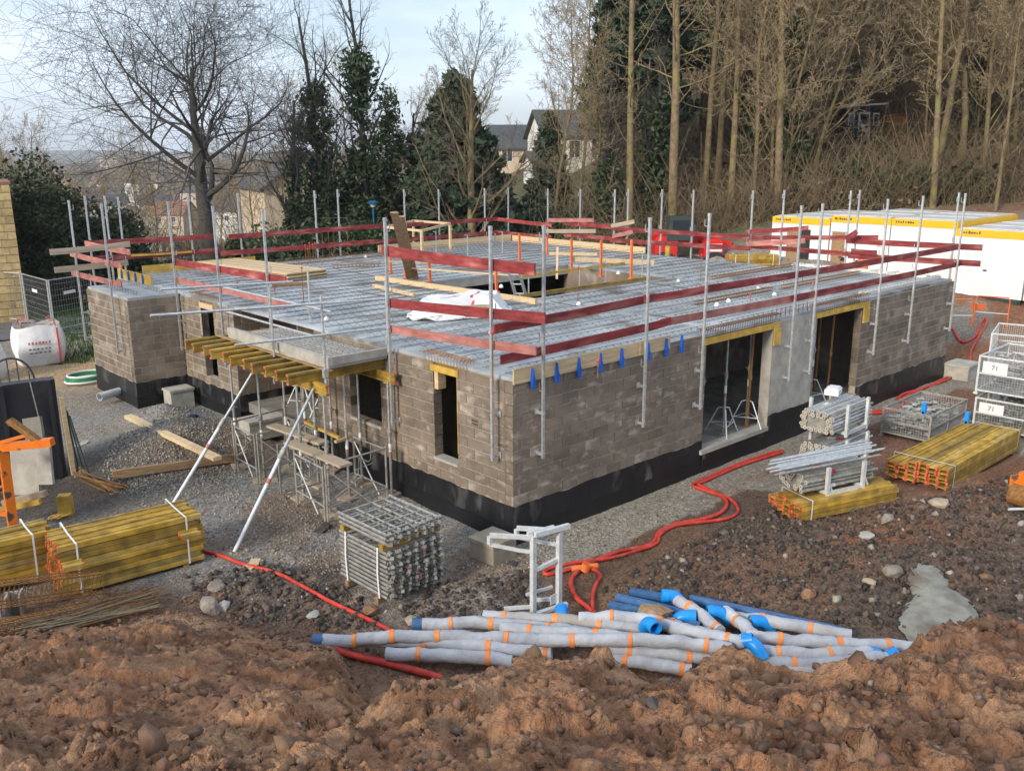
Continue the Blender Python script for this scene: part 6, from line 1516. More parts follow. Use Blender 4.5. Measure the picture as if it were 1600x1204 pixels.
# ---- workers behind the right end of the roof
def person(head_px, t, label, bend=0.0, hat=None, torso=None):
    hp = np.array(at_t(*head_px, t)); 
    base = np.array([hp[0], hp[1], hp[2] - 1.74 + bend * .45]); o = empty('person', base, rz_ + math.pi, label, 'person', 'workers')
    J = {'pel': (0, 0, .95), 'sp': (0, -.12 * bend, 1.2), 'ch': (0, -.32 * bend, 1.40 - .15 * bend), 'nk': (0, -.42 * bend, 1.52 - .25 * bend), 'hd': (0, -.48 * bend, 1.62 - .35 * bend), 'tp': (0, -.50 * bend, 1.72 - .42 * bend)}
    v = [J['pel'], J['sp'], J['ch'], J['nk'], J['hd'], J['tp']]; e = [(0, 1), (1, 2), (2, 3), (3, 4), (4, 5)]; r = [.15, .135, .16, .058, .095, .075]
    for s in (-1, 1):
        b = len(v); c = J['ch']
        v += [(s * .19, c[1], c[2] + .05), (s * .25, c[1] - .08, c[2] - .25), (s * .22, c[1] - .30, c[2] - .38), (s * .21, c[1] - .38, c[2] - .40)]; r += [.07, .05, .038, .035]; e += [(2, b), (b, b + 1), (b + 1, b + 2), (b + 2, b + 3)]
        b = len(v); v += [(s * .10, 0, .88), (s * .11, -.03, .48), (s * .11, 0, .09), (s * .11, -.15, .04)]; r += [.095, .07, .045, .04]; e += [(0, b), (b, b + 1), (b + 1, b + 2), (b + 2, b + 3)]
    me = bpy.data.meshes.new('body'); me.from_pydata(v, e, []); me.materials.append(M_navy); b = link('body', me, o)
    sk_ = b.modifiers.new('skin', 'SKIN'); su = b.modifiers.new('sub', 'SUBSURF'); su.levels = su.render_levels = 2
    for i, q in enumerate(me.skin_vertices[0].data): q.radius = (r[i], r[i] * .8); q.use_root = (i == 0)
    h = J['hd']; f = MB()
    U = [(math.sin(a) * math.cos(c), math.sin(a) * math.sin(c), math.cos(a)) for a in np.linspace(.01, 3.13, 9) for c in np.linspace(0, 2 * math.pi, 13)[:-1]]
    f.add([(x * .085 + h[0], y * .10 + h[1], z * .125 + h[2]) for x, y, z in U], [(i * 12 + j, i * 12 + (j + 1) % 12, (i + 1) * 12 + (j + 1) % 12, (i + 1) * 12 + j) for i in range(8) for j in range(12)]); f.box((h[0], h[1] - .105, h[2] - .01), (.025, .03, .04))
    f.build('face', M_skin, o, True)
    hr = MB(); hr.add([(x * .095 + h[0], y * .108 + h[1] + .014, z * .13 + h[2] + .02) for x, y, z in U if z > -.15], [(i * 12 + j, i * 12 + (j + 1) % 12, (i + 1) * 12 + (j + 1) % 12, (i + 1) * 12 + j) for i in range(4) for j in range(12)]).build('hair' if hat is None else 'cap', M_hair if hat is None else hat, o, True)
    if torso is not None:
        c = J['ch']; MB().tube([(0, 0, .92), (0, J['sp'][1], 1.2), (0, c[1], c[2] + .02), (0, c[1] - .02 * bend, c[2] + .08)], [.20, .19, .21, .12], 14).build('vest', torso, o, True)
    return o
person((1317, 403), 33.0, 'dark haired worker whose head shows behind the roof edge', 0)
person((1350, 404), 32.5, 'bending worker in navy and orange behind the roof edge', .6, M_navy, M_orgp)

# ---- street lamp
p = at_t(583, 318, 46); g = gz(p[0], p[1]); o = empty('street_lamp', (p[0], p[1], g), 0, 'blue street lamp with a flat round hood', 'street lamp'); H = p[2] - g
MB().cyl((0, 0, 0), (0, 0, H), .06, 10, .05).build('pole', M_lamp, o, True); MB().tube([(0, 0, H), (0, 0, H + .05), (0, 0, H + .12), (0, 0, H + .16)], [.30, .32, .18, .05], 16).build('hood', M_lamp, o, True); MB().tube([(0, 0, H - .18), (0, 0, H)], [.10, .2], 14).build('lantern', M_strap, o, True)

# ---- yellow stone building at the left edge
p = np.array(at(44, 503, 0)); zb = gz(p[0], p[1]); yb = empty('stone_building', (p[0], p[1], zb), rz_ + .52, 'yellow stone building cut by the left picture edge', 'building')
H = float(np.array(at_t(12, 288, float((p[0] - CAM[0]) * TD[0] + (p[1] - CAM[1]) * TD[1])))[2]) - zb
MB().ext(-4, -.02, .02, 5, -.3, H).build('stone_wall', M_mortar, yb); wl = yb.children[0]
MB().ext(-4.05, .06, -.06, 5, H, H + .1).build('coping', M_roofr, yb)
rows_ = int(H / .3)
for r in range(rows_):
    x = 0.0; z0 = r * H / rows_; hh = H / rows_ - .02
    while x > -2.2:
        w_ = rnd.uniform(.35, .7) if not (x == 0 and r % 2) else .3
        b = MB().ext(x - w_ + .015, x, -.02 - rnd.uniform(0, .02), .3, z0 + .01, z0 + hh).build('stone_block', M_brick, wl); x -= w_
for r in range(rows_): MB().ext(-.3, .004 + rnd.uniform(0, .012), .31, 1.2 + (r % 2) * .3, r * H / rows_ + .01, (r + 1) * H / rows_ - .012).build('stone_block', M_brick, wl)

# ---- houses
def house(px, py, t, w, d, h, rh, wm, rm, label, wins=(), ridge='x', yaw=0.0, door=None, cat='house', grp='houses behind the site', chimney=False, eave=.35):
    p = np.array(at_t(px, py, t)); zb = p[2]; o = empty('house', (p[0], p[1], zb), rz_ + yaw, label, cat, grp)
    MB().ext(-w / 2, w / 2, 0, d, -4, h).build('wall', wm, o); rf = MB()
    if ridge == 'x': poly = [(-eave, h - .25), (d / 2, h + rh), (d + eave, h - .25), (d + eave, h - .1), (d / 2, h + rh + .18), (-eave, h - .08)]; rf.prism(poly, -w / 2 - eave, w / 2 + eave, (np.array([[0, 0, 1], [1, 0, 0], [0, 1, 0.]]), (0, 0, 0)))
    else: poly = [(-w / 2 - eave, h - .25), (0, h + rh), (w / 2 + eave, h - .25), (w / 2 + eave, h - .08), (0, h + rh + .18), (-w / 2 - eave, h - .08)]; rf.prism(poly, -eave, d + eave, (np.array([[1, 0, 0], [0, 0, 1], [0, 1, 0.]]), (0, 0, 0)))
    r_ = rf.build('roof', rm, o)
    if ridge == 'x':
        for x in (-w / 2, w / 2): MB().prism([(0, h - .01), (d, h - .01), (d / 2, h + rh - .05)], x - .01, x + .01, (np.array([[0, 0, 1], [1, 0, 0], [0, 1, 0.]]), (0, 0, 0))).build('gable', wm, o)
    else:
        for y in (.01, d - .01): MB().prism([(-w / 2, h - .01), (w / 2, h - .01), (0, h + rh - .05)], y - .01, y + .01, (np.array([[1, 0, 0], [0, 0, 1], [0, 1, 0.]]), (0, 0, 0))).build('gable', wm, o)
    if chimney: MB().ext(w * .25, w * .25 + .6, d * .4, d * .4 + .6, h + rh * .4, h + rh + .8).build('chimney', M_roofr, r_)
    for (x, z, ww, wh) in wins:
        f = MB().ext(x - ww / 2, x + ww / 2, -.06, -.005, z, z + wh).build('window', M_strap, o); MB().ext(x - ww / 2 + .08, x - .03, -.075, -.062, z + .08, z + wh - .08).build('pane', M_glass, f); MB().ext(x + .03, x + ww / 2 - .08, -.075, -.062, z + .08, z + wh - .08).build('pane', M_glass, f)
    if door: x, ww, wh = door; MB().ext(x - ww / 2, x + ww / 2, -.05, -.005, 0, wh).build('door', M_timd, o)
    return o
house(488, 352, 70, 7.0, 8, 2.9, 2.5, M_beige, M_roof, 'pinkish house with a steep dark gable behind the ivy trees', [(-1.6, .9, 1.0, 1.2), (1.2, .9, 1.0, 1.2)], 'y', .5)
house(822, 262, 98, 8.0, 8, 2.1, 2.2, M_beige, M_roof, 'beige house with a long slate roof and red chimney', [(-2, .6, 1.2, 1.3)], 'x', .0, chimney=True)
house(905, 302, 68, 5.0, 8, 4.2, 1.7, M_render, M_roof, 'white two storey house behind the slender trees', [(-.4, 2.5, .9, 1.3), (1.3, 2.5, 1.0, 1.4), (1.2, .6, .9, .9), (-.8, .6, .7, .8)], 'x', .15)
house(862, 302, 69, 2.6, 5, 2.4, .5, M_render, M_roof, 'low white annex left of the white two storey house', [], 'x', .15)
house(1060, 262, 84, 9.0, 8, 4.2, 2.4, M_render, M_roof, 'white house half hidden behind the tall tree trunks', [(-3, 2.4, 1.1, 1.4), (-.5, 2.4, 1.1, 1.4), (2, 2.4, 1.1, 1.4), (3.4, .4, 1.1, 1.3)], 'x', -.1)
house(1207, 262, 62, 3.0, 4, 1.9, .1, M_concd, M_roof, 'pale concrete outbuilding on the wooded slope', [], 'x', .1, eave=.1)
p = np.array(at_t(1243, 256, 58)); o = empty('lean_to_roof', p, rz_, 'dark sloping lean-to roof beside the concrete outbuilding', 'lean-to'); MB().bar((-1.3, 0, -.3), (.7, 0, .45), 1.6, .1).build('roof_sheet', M_roof, o); MB().ext(.45, 1.1, -.1, .5, .2, .75).build('white_end', M_render, o)
for x in (-1.1, .5): MB().cyl((x, .1, -2.2), (x, .1, .1), .05, 6).build('post', M_timd, o)
# shed on the slope
p = np.array(at_t(1345, 222, 57)); sh = empty('garden_shed', p, rz_ + .12, 'dark blue-grey garden shed with a white door on the wooded slope', 'shed'); w_, h_ = 2.35, 1.95
for k in range(10): MB().ext(-w_ / 2 + k * w_ / 10 + .008, -w_ / 2 + (k + 1) * w_ / 10 - .008, -.02, .02, .0, h_).build('plank', M_shedp if 'M_shedp' in globals() else mat('shed_planks', (.030, .036, .055), (.055, .062, .085), 3, .7, rand=.12) if k == 0 else bpy.data.materials['shed_planks'], sh)
MB().ext(-w_ / 2, w_ / 2, .025, 2.0, -.2, h_).build('shed_walls', bpy.data.materials['shed_planks'], sh); MB().bar((-w_ / 2 - .5, .8, h_ + .08), (w_ / 2 + .1, .8, h_ + .28), 2.6, .10).build('shed_roof', M_strap, sh); MB().ext(-w_ / 2 + .05, w_ / 2 - .05, -.3, -.03, -.25, -.02).build('step', M_conc, sh)
dr = MB().ext(-.30, .42, -.06, -.025, 0, 1.75).build('door', M_strap, sh); MB().ext(-.20, .32, -.07, -.062, 1.05, 1.62).build('pane', M_glass, dr)
for x in (-.75, .82): f = MB().ext(x - .2, x + .2, -.06, -.025, .95, 1.7).build('window', M_strap, sh); MB().ext(x - .12, x + .12, -.07, -.062, 1.03, 1.62).build('pane', M_glass, f)
p = np.array(at_t(1398, 222, 56)); o = empty('rusty_hut', p, rz_, 'rust brown sheet hut right of the garden shed', 'hut'); MB().ext(-.6, .6, 0, 1.2, -.2, 1.5).build('hut_walls', M_rust, o); MB().bar((-.7, .6, 1.55), (.7, .6, 1.6), 1.4, .06).build('hut_roof', M_rust, o); MB().ext(-.25, .25, -.02, -.004, 0, 1.2).build('hut_door', M_timd, o)
# valley houses and far town
VH = [(215, 368, 170, 8.0, 7, 2.2, 3.0, M_render, M_roof, 'grey roofed house below the site left of the big tree', .5, 'y'), (262, 352, 210, 8, 7, 2.5, 2.6, M_beige, M_roofr, 'red roofed house in the valley behind the big tree', -.2, 'x'), (170, 338, 240, 9, 7, 3, 2.4, M_render, M_roof, 'small dark roofed house in the valley, leftmost', .3, 'x'),
      (208, 312, 320, 5, 6, 6, .4, M_render, M_roof, 'narrow pale tower house far in the valley', 0, 'x'), (298, 318, 420, 9, 8, 5, .6, M_beige, M_roof, 'low sunlit cream building in the valley behind the trunk', 0, 'x'), (245, 335, 260, 9, 8, 3, 2.2, M_beige, M_roof, 'brown roofed house in the middle of the valley', .4, 'x'), (345, 352, 190, 8, 7, 3, 2.6, M_render, M_roof, 'dark roofed house right of the big tree trunk', -.3, 'x')]
for (px, py, t, w, d, h, rh, wm, rm, lab, yw, rg) in VH: house(px, py, t, w, d, h, rh, wm, rm, lab, [(-w * .25, h * .3, 1.1, 1.2), (w * .2, h * .3, 1.1, 1.2)], rg, yw, grp='houses in the valley')
def block_tower(px, py, t, w, h, label, fl=6, cols_=6):
    p = np.array(at_t(px, py, t)); o = empty('apartment_block', p, rz_, label, 'apartment block', 'far apartment blocks'); MB().ext(-w / 2, w / 2, 0, 14, -5, h).build('wall', M_beige, o); MB().ext(-w / 2, w / 2, 0, 14, h, h + .8).build('roof', M_conc, o)
    for i in range(fl):
        MB().ext(-w / 2 + 1, w / 2 - 1, -.15, -.02, (i + .35) * h / fl, (i + .75) * h / fl).build('window_band', M_glass, o)
block_tower(170, 259, 1100, 20, 11, 'far cream apartment block on the horizon, left one'); block_tower(187, 259, 1120, 9, 7, 'lower far cream block beside the left one'); block_tower(283, 264, 1000, 24, 12, 'far cream apartment block right behind the big tree')
for i in range(26):
    g = np.random.default_rng(900 + i); t = g.uniform(260, 800); px = g.uniform(90, 420); s = (px - 800) / F_PX * t * 1.0; x, y = st(s, t)
    z = gz(x, y); o = empty('distant_house', (x, y, z), rz_ + g.uniform(-.6, .6), 'tiny far house among the brown trees of the valley', 'house', 'tiny far houses'); w_ = g.uniform(8, 14)
    MB().ext(-w_ / 2, w_ / 2, 0, 8, -3, 5).build('wall', [M_render, M_beige, M_conc][i % 3], o); MB().prism([(-.4, 4.8), (4, 8), (8.4, 4.8)], -w_ / 2 - .3, w_ / 2 + .3, (np.array([[0, 0, 1], [1, 0, 0], [0, 1, 0.]]), (0, 0, 0))).build('roof', M_roof if i % 2 else M_roofr, o)
# ================================================================== TREES
def tubes_batch(groups, n):
    # groups: list of (points (m,k,3), radii (m,k))
    VV, FF, base = [], [], 0; a = np.arange(n) * 2 * math.pi / n
    for P, R in groups:
        m_, k = R.shape
        d = P[:, -1] - P[:, 0]; d /= (np.linalg.norm(d, axis=1, keepdims=True) + 1e-9)
        ref = np.where(np.abs(d[:, 2:3]) < .9, np.array([[0, 0, 1.]]), np.array([[1., 0, 0]])); u = np.cross(d, ref); u /= (np.linalg.norm(u, axis=1, keepdims=True) + 1e-9); w = np.cross(d, u)
        ring = np.cos(a)[None, :, None] * u[:, None, :] + np.sin(a)[None, :, None] * w[:, None, :]
        V = P[:, :, None, :] + R[:, :, None, None] * ring[:, None, :, :]; VV.append(V.reshape(-1, 3))
        idx = (np.arange(m_)[:, None, None] * k + np.arange(k - 1)[None, :, None]) * n; j = np.arange(n)[None, None, :]; j2 = (np.arange(n) + 1) % n
        FF.append(np.stack([idx + j, idx + j2, idx + n + j2, idx + n + j], -1).reshape(-1, 4) + base); base += m_ * k * n
    return np.concatenate(VV), np.concatenate(FF)
def skel(seed, H, r0, n_=(14, 7, 6, 4), first=.3, ang=(35, 65), ratio=.55, up=(.02, .10, .06, .02, 0), wig=.13, lean=(0, 0), trunk_wig=.03, taper=.8, rf=(.38, .62), mr=.004):
    # whole levels at a time; returns (points, radii, level) per branch
    g = np.random.default_rng(seed); out = []
    nrm = lambda a: a / (np.linalg.norm(a, axis=-1, keepdims=True) + 1e-9)
    P = np.zeros((1, 3)); D = nrm(np.array([[lean[0], lean[1], 1.]])); L = np.array([float(H)]); R = np.array([float(r0)])
    for lv in range(len(n_) + 1):
        n = (11, 7, 4, 2, 2)[lv]; m_ = len(P); pts = np.empty((m_, n + 1, 3)); pts[:, 0] = P; d = D
        for i in range(n):
            d = d + g.normal(0, trunk_wig if lv == 0 else wig, (m_, 3)); d[:, 2] += up[lv]; d = nrm(d); pts[:, i + 1] = pts[:, i] + d * (L / n)[:, None]
        rad = np.maximum(R[:, None] * (1 - taper * np.linspace(0, 1, n + 1)[None, :]), mr)
        out.append((pts, rad, lv))
        if lv == len(n_): break
        K = n_[lv]; f0 = first if lv == 0 else .22
        q = f0 + (1 - f0) * ((np.arange(K)[None, :] + g.random((m_, K))) / K); ii_ = np.minimum((q * n).astype(int), n - 1); w = (q * n - ii_)[..., None]; b = np.arange(m_)[:, None]
        A, B = pts[b, ii_], pts[b, ii_ + 1]; c = A * (1 - w) + B * w; dd = nrm(B - A); ref = np.where(np.abs(dd[..., 2:3]) < .9, np.array([0, 0, 1.]), np.array([1., 0, 0])); u = nrm(np.cross(dd, ref)); v = np.cross(dd, u)
        az = g.uniform(0, 6.283, (m_, K, 1)); a = np.radians(g.uniform(ang[0], ang[1], (m_, K, 1))) * (1 if lv else (1.15 - .5 * q[..., None]))
        nd = dd * np.cos(a) + (u * np.cos(az) + v * np.sin(az)) * np.sin(a); lo, hi = rf if lv == 0 else (.42, .66)
        rr = rad[b, ii_] * g.uniform(lo, hi, (m_, K)); ll = L[:, None] * ratio * (1.12 - .62 * q) * g.uniform(.65, 1.2, (m_, K))
        P, D, L, R = c.reshape(-1, 3), nd.reshape(-1, 3), ll.ravel(), rr.ravel()
    return out
def leaf_cloud(P, size, seed, aspect=1.5, jitter=.5):
    g = np.random.default_rng(seed); n = len(P); s = size * g.uniform(.6, 1.4, (n, 1)); u = g.normal(0, 1, (n, 3)); u /= np.linalg.norm(u, axis=1, keepdims=True); v = np.cross(u, g.normal(0, 1, (n, 3))); v /= np.linalg.norm(v, axis=1, keepdims=True)
    V = np.stack([P - u * s * aspect * .5, P + v * s * .4, P + u * s * aspect * .5, P - v * s * .4], 1).reshape(-1, 3); F = np.arange(n * 4).reshape(-1, 4); return V, F
def bare_tree_meshes(seed, **k):
    m1, m2 = k.pop('bark', M_bark), k.pop('twig', M_twig); sk = skel(seed, **k)
    tr = [(p, r) for p, r, l in sk if l <= 1]; tw = [(p, r) for p, r, l in sk if l > 1]
    V, F = tubes_batch(tr, 7); a = big_mesh('trunk', V, F, m1, True); V, F = tubes_batch(tw, 3); b = big_mesh('crown', V, F, m2); return a, b, sk
def plant(name, meshes, loc, rz, s, label, grp, parts=('trunk', 'crown'), cat='tree', tilt=0):
    o = empty(name, loc, rz, label, cat, grp); o.scale = (s, s, s)
    if tilt: o.rotation_euler = (rnd.uniform(-tilt, tilt), rnd.uniform(-tilt, tilt), rz)
    for n, me in zip(parts, meshes): link(n, me, o)
    return o
def gpt(px, t, dz=0.0):
    s = (px - 800) / F_PX * t * 1.012; x, y = st(s, t); return (x, y, gz(x, y) + dz)
# the big bare tree on the left
a, b, sk_ = bare_tree_meshes(21, H=9.6, r0=.46, n_=(18, 8, 7, 5), first=.40, ang=(36, 74), ratio=.86, up=(.01, .02, .02, .01, .0), wig=.17, trunk_wig=.05, lean=(-.10, .0), rf=(.30, .52), mr=.005, bark=M_barkd, twig=M_twigd, taper=.86)
plant('bare_tree', (a, b), gpt(338, 43, -.3), rz_, 1.12, 'big spreading bare tree on the left, dark against the sky', 'bare trees behind the building')
# bare tree in the middle
a, b, _ = bare_tree_meshes(34, H=10.5, r0=.27, n_=(24, 8, 7, 4), first=.20, ang=(25, 52), ratio=.50, up=(.02, .10, .06, .03, 0), wig=.13, rf=(.2, .42), mr=.005, twig=mat('grey_twigs', (.10, .085, .06), (.19, .155, .105), 2, .95))
plant('bare_tree', (a, b), gpt(738, 43, -.3), .6, 1.0, 'mossy bare tree standing before the dark fir in the middle', 'bare trees behind the building')
# ivy covered trees
def ivy_tree(px, t, H, cols_, label, seed, twH, leaf=.17):
    loc = gpt(px, t, -.3); o = empty('ivy_tree', loc, 0, label, 'tree', 'ivy covered trees'); g = np.random.default_rng(seed)
    sk = skel(seed, H, .26, (24, 7, 6), .32, (30, 60), .40, (.02, .09, .06, .03, 0), .13, trunk_wig=.03, rf=(.25, .45)); V, F = tubes_batch([(p, r) for p, r, l in sk if l <= 1], 6); link('trunk', big_mesh('trunk', V, F, M_barkd, True), o); V, F = tubes_batch([(p, r) for p, r, l in sk if l > 1], 3); link('twigs', big_mesh('twigs', V, F, M_twigd), o)
    pts = []
    tp = sk[0][0][0]
    for (fz0, fz1, rad, n, off) in cols_:
        nc = max(20, n // 70); f = g.random(nc) ** .85; z = (fz0 + (fz1 - fz0) * f) * H; a_ = g.uniform(0, 6.283, nc)
        rr = rad * (1.05 - .6 * f) * (.35 + .9 * vnoise(z * .8 + seed, np.zeros(nc) + seed, 3)) * g.random(nc) ** .55
        c = np.stack([np.interp(z, tp[:, 2], tp[:, 0]) + off[0] + rr * np.cos(a_), np.interp(z, tp[:, 2], tp[:, 1]) + off[1] + rr * np.sin(a_), z], 1)
        i_ = g.integers(0, nc, n); sg = (.12 + .20 * g.random(nc))[i_][:, None]; pts.append(c[i_] + g.normal(0, 1, (n, 3)) * sg * (1, 1, 1.25) - np.array([0, 0, .06]))
    V, F = leaf_cloud(np.concatenate(pts), leaf, seed); link('ivy', big_mesh('ivy', V, F, M_ivy), o); return o
ivy_tree(518, 48, 13.5, [(.05, .74, 1.5, 5200, (0, 0)), (.0, .42, 3.0, 6000, (.3, 0))], 'ivy covered tree with a leaning bare top, left of the pair', 51, 4)
ivy_tree(585, 49, 14.8, [(.05, .80, 1.4, 5200, (0, 0)), (.0, .45, 3.2, 6500, (0, 0)), (.3, .66, 1.1, 2000, (1.1, -.9))], 'tallest ivy covered tree beside the blue street lamp', 58, 4)
ivy_tree(652, 50, 9.0, [(.05, .85, .75, 4200, (0, 0)), (.0, .5, 1.5, 4200, (-.4, 0))], 'thin ivy covered stem right of the tall ivy trees', 63, 3)
ivy_tree(476, 47, 9.5, [(.05, .7, .5, 2500, (0, 0)), (.0, .4, 1.5, 3500, (.2, 0))], 'slim ivy stem left of the tall ivy trees', 67, 3)
ivy_tree(942, 47, 8.5, [(.0, .55, .7, 3500, (0, 0))], 'ivy wrapped trunk right of the white house', 69, 3)
# conifers
def conifer(px, t, H, R, label, seed, base=.0, n=16000, dark=None, parts=None, leaf=.20, bare=.0):
    loc = gpt(px, t, -.3 + base); o = empty('conifer', loc, seed, label, 'tree', 'conifers behind the site'); g = np.random.default_rng(seed)
    MB().tube([(0, 0, 0), (0, 0, H * .5), (0, 0, H)], [.26, .15, .02], 8).build('trunk', M_bark, o, True)
    nb = 150; z = H * (bare + (1 - bare) * g.random(nb) ** .85); az = g.uniform(0, 6.283, nb); Lb = R * (1 - (z / H)) ** .75 * g.uniform(.82, 1.12, nb) + .15; f = g.random(n); i = g.choice(nb, n, p=Lb / Lb.sum())
    r = Lb[i] * np.sqrt(f); dz = -.28 * r + .12 * r ** 2 / np.maximum(Lb[i], .3); sp = .10 + .14 * Lb[i] * (1 - f); P = np.stack([r * np.cos(az[i]), r * np.sin(az[i]), z[i] + dz], 1) + g.normal(0, 1, (n, 3)) * sp[:, None] * (1, 1, .55)
    V, F = leaf_cloud(P, leaf, seed, 2.2); link('crown', big_mesh('crown', V, F, dark or M_conif), o); return o
conifer(718, 45.5, 10.6, 4.2, 'broad dark fir behind the mossy bare tree', 71, n=42000, leaf=.25)
conifer(668, 52, 5.5, 3.0, 'low dark fir at the left foot of the broad fir', 72, n=9000)
conifer(857, 56, 6.8, 1.6, 'narrow columnar conifer left of the white house', 73, n=9000)
conifer(1000, 51, 18, 3.6, 'tall dark spruce reaching past the top of the picture', 74, n=26000, bare=.30, leaf=.26)
conifer(1085, 53, 18.5, 3.6, 'second tall dark spruce behind the trunks', 75, n=22000, bare=.38, leaf=.26)
conifer(950, 54, 15, 2.4, 'thin spruce left of the tall dark spruce', 76, n=14000, bare=.35, leaf=.24)
for i, (px, t, H, lab) in enumerate([(1010, 47, 9, 'ivy clad trunk left of the thick mossy trunk'), (1160, 50, 12, 'ivy clad trunk behind the left cabin'), (1215, 47, 11, 'ivy clad trunk with a bushy top right of the left cabin'), (1300, 64, 12, 'ivy clad trunk above the garden shed'), (1480, 52, 9, 'ivy clad trunk behind the middle cabins'), (1560, 56, 12, 'ivy clad trunk near the right picture edge')]):
    ivy_tree(px, t, H, [(.02, .8, .55, 2600, (0, 0)), (.0, .35, 1.1, 1500, (0, 0))], lab, 80 + i, 3, .2)
# evergreen shrubs
def shrub(px, py, t, w, h, label, seed, n=9000, m_=None, grp='evergreen shrubs', leaf=.15, dz=None):
    p = np.array(at_t(px, py, t)); x, y = p[0], p[1]; zg = gz(x, y) if dz is None else dz; o = empty('evergreen_shrub', (x, y, zg), 0, label, 'shrub', grp); g = np.random.default_rng(seed); c = g.uniform(-1, 1, (26, 3)); c[:, 2] = g.random(26); c *= (w / 2 * .72, w / 2 * .6, h * .78)
    rr = g.uniform(.22, .42, 26) * min(w, h) * .75; i = g.integers(0, 26, n); d = g.normal(0, 1, (n, 3)); d /= np.linalg.norm(d, axis=1, keepdims=True); P = c[i] + d * (rr[i] * g.random(n) ** .4)[:, None]; P[:, 2] = np.abs(P[:, 2]) + .05
    V, F = leaf_cloud(P, leaf, seed); link('foliage', big_mesh('foliage', V, F, m_ or M_shrub), o); br = np.array([[(0, 0, 0), c[k] * .5 + (0, 0, .1), c[k]] for k in range(14)]); V, F = tubes_batch([(br, np.tile((.06, .035, .012), (14, 1)))], 4); link('stems', big_mesh('stems', V, F, M_bark), o); return o
for i, (px, py, t, w, h, lab, k) in enumerate([(66, 420, 42, 5.2, 6.2, 'dark evergreen bush right of the yellow stone building', 0), (125, 425, 42, 4.8, 6.0, 'olive bush in the middle of the left hedge', 1), (175, 425, 43, 3.6, 4.6, 'dark bush at the right end of the left hedge', 0), (8, 400, 46, 4.8, 7.2, 'taller bush behind the yellow stone building', 1), (228, 420, 44, 4.0, 2.0, 'low bush under the rear guardrail left of the big tree', 1), (440, 395, 44, 3.6, 3.4, 'dark bush right of the big bare tree', 0), (520, 400, 45, 4.4, 3.6, 'dense bush below the leaning ivy tree', 0), (600, 395, 45.5, 3.6, 3.2, 'dense bush behind the blue street lamp', 0), (690, 390, 46, 4.0, 2.4, 'low bush left of the mossy bare tree', 1), (800, 380, 46, 4.4, 3.4, 'rounded laurel bush right of the mossy bare tree', 0), (845, 380, 47, 3.0, 3.0, 'laurel bush in front of the white annex', 0), (385, 395, 46, 3.0, 2.6, 'bush left of the dark bush by the big tree', 1), (1330, 330, 47, 3.0, 1.8, 'low green bush above the left cabin roof', 0)]):
    shrub(px, py, t, w, h, lab, 200 + i, 7000 if i > 3 else 9000, M_ivy if (k == 0 and i > 3) else M_shrub)
o = shrub(1345, 238, 56, 4.0, .7, 'low green growth in front of the garden shed', 230, 3000, M_grass, leaf=.12)
# woodland prototypes
PROT = []
for i in range(6):
    a, b, _ = bare_tree_meshes(300 + i, H=15 + (i % 3) * 2, r0=.12 + .03 * (i % 3), n_=(28, 8, 6, 3), first=.16 + .06 * (i % 4), ang=(28, 60), ratio=.42, up=(.02, .08, .05, .02, 0), wig=.17, trunk_wig=.075, lean=((i % 3 - 1) * .05, (i % 2) * .04), rf=(.2, .42), mr=.010)
    PROT.append((a, b))
TALL = []
for i in range(3):
    a, b, _ = bare_tree_meshes(330 + i, H=19, r0=.22, n_=(34, 8, 6), first=.28, ang=(35, 85), ratio=.22, up=(.0, .03, .03, .02, 0), wig=.14, trunk_wig=.014, taper=.7, rf=(.14, .30), mr=.008); TALL.append((a, b))
for i, (px, t, s, k, lab) in enumerate([(981, 46, 1.0, 0, 'straight pale trunk with few branches above the rear rails, leftmost'), (1047, 45, 1.15, 1, 'thick straight mossy trunk, second of the tall row'), (1037, 52, 1.0, 2, 'straight trunk just behind the thick mossy one'), (1092, 47, .9, 0, 'slim trunk right of the thick mossy one'), (1112, 49, .95, 1, 'slim twin trunk in the middle of the tall row'), (1134, 46, .9, 2, 'slim leaning trunk left of the left cabin'), (1205, 45, .95, 0, 'ivy flecked trunk right behind the left cabin'), (1440, 44, .8, 1, 'forked tree rising behind the cabins'), (1535, 43, .45, 2, 'young thin tree behind the right cabins')]):
    plant('tall_tree', TALL[k], gpt(px, t, -.4), i * 1.3, s, lab, 'tall bare trees behind the roof', tilt=.035)
for i, (px, t, s, k, lab) in enumerate([(880, 47, .55, 0, 'slender bare tree in front of the white house, left one'), (905, 48, .55, 3, 'slender bare tree in front of the white house, middle one'), (925, 49, .6, 5, 'slender bare tree in front of the white house, right one'), (865, 54, .7, 2, 'bare tree behind the columnar conifer'), (905, 62, .85, 4, 'pale bare tree towering over the white house'), (960, 56, .9, 1, 'bare tree left of the tall dark spruce')]):
    plant('slender_tree', PROT[k], gpt(px, t, -.3), i * 2.1, s, lab, 'slender bare trees')
g = np.random.default_rng(5); cnt = 0
while cnt < 230:
    t = 46 + 78 * g.random() ** 1.35; px = g.uniform(930, 1750)
    if px < 1120 and t < 64: continue
    if px < 1000 + (t - 52) * 1.2: continue
    if t < 61 and 1270 < px < 1425: continue
    if t < 66 and 1150 < px < 1260 and t > 56: continue
    plant('woodland_tree', PROT[int(g.integers(6))], gpt(px, t, -.3), g.uniform(0, 6.28), g.uniform(.7, 1.15), 'bare tree in the wood on the hillside', 'bare woodland trees on the hillside', tilt=.10); cnt += 1
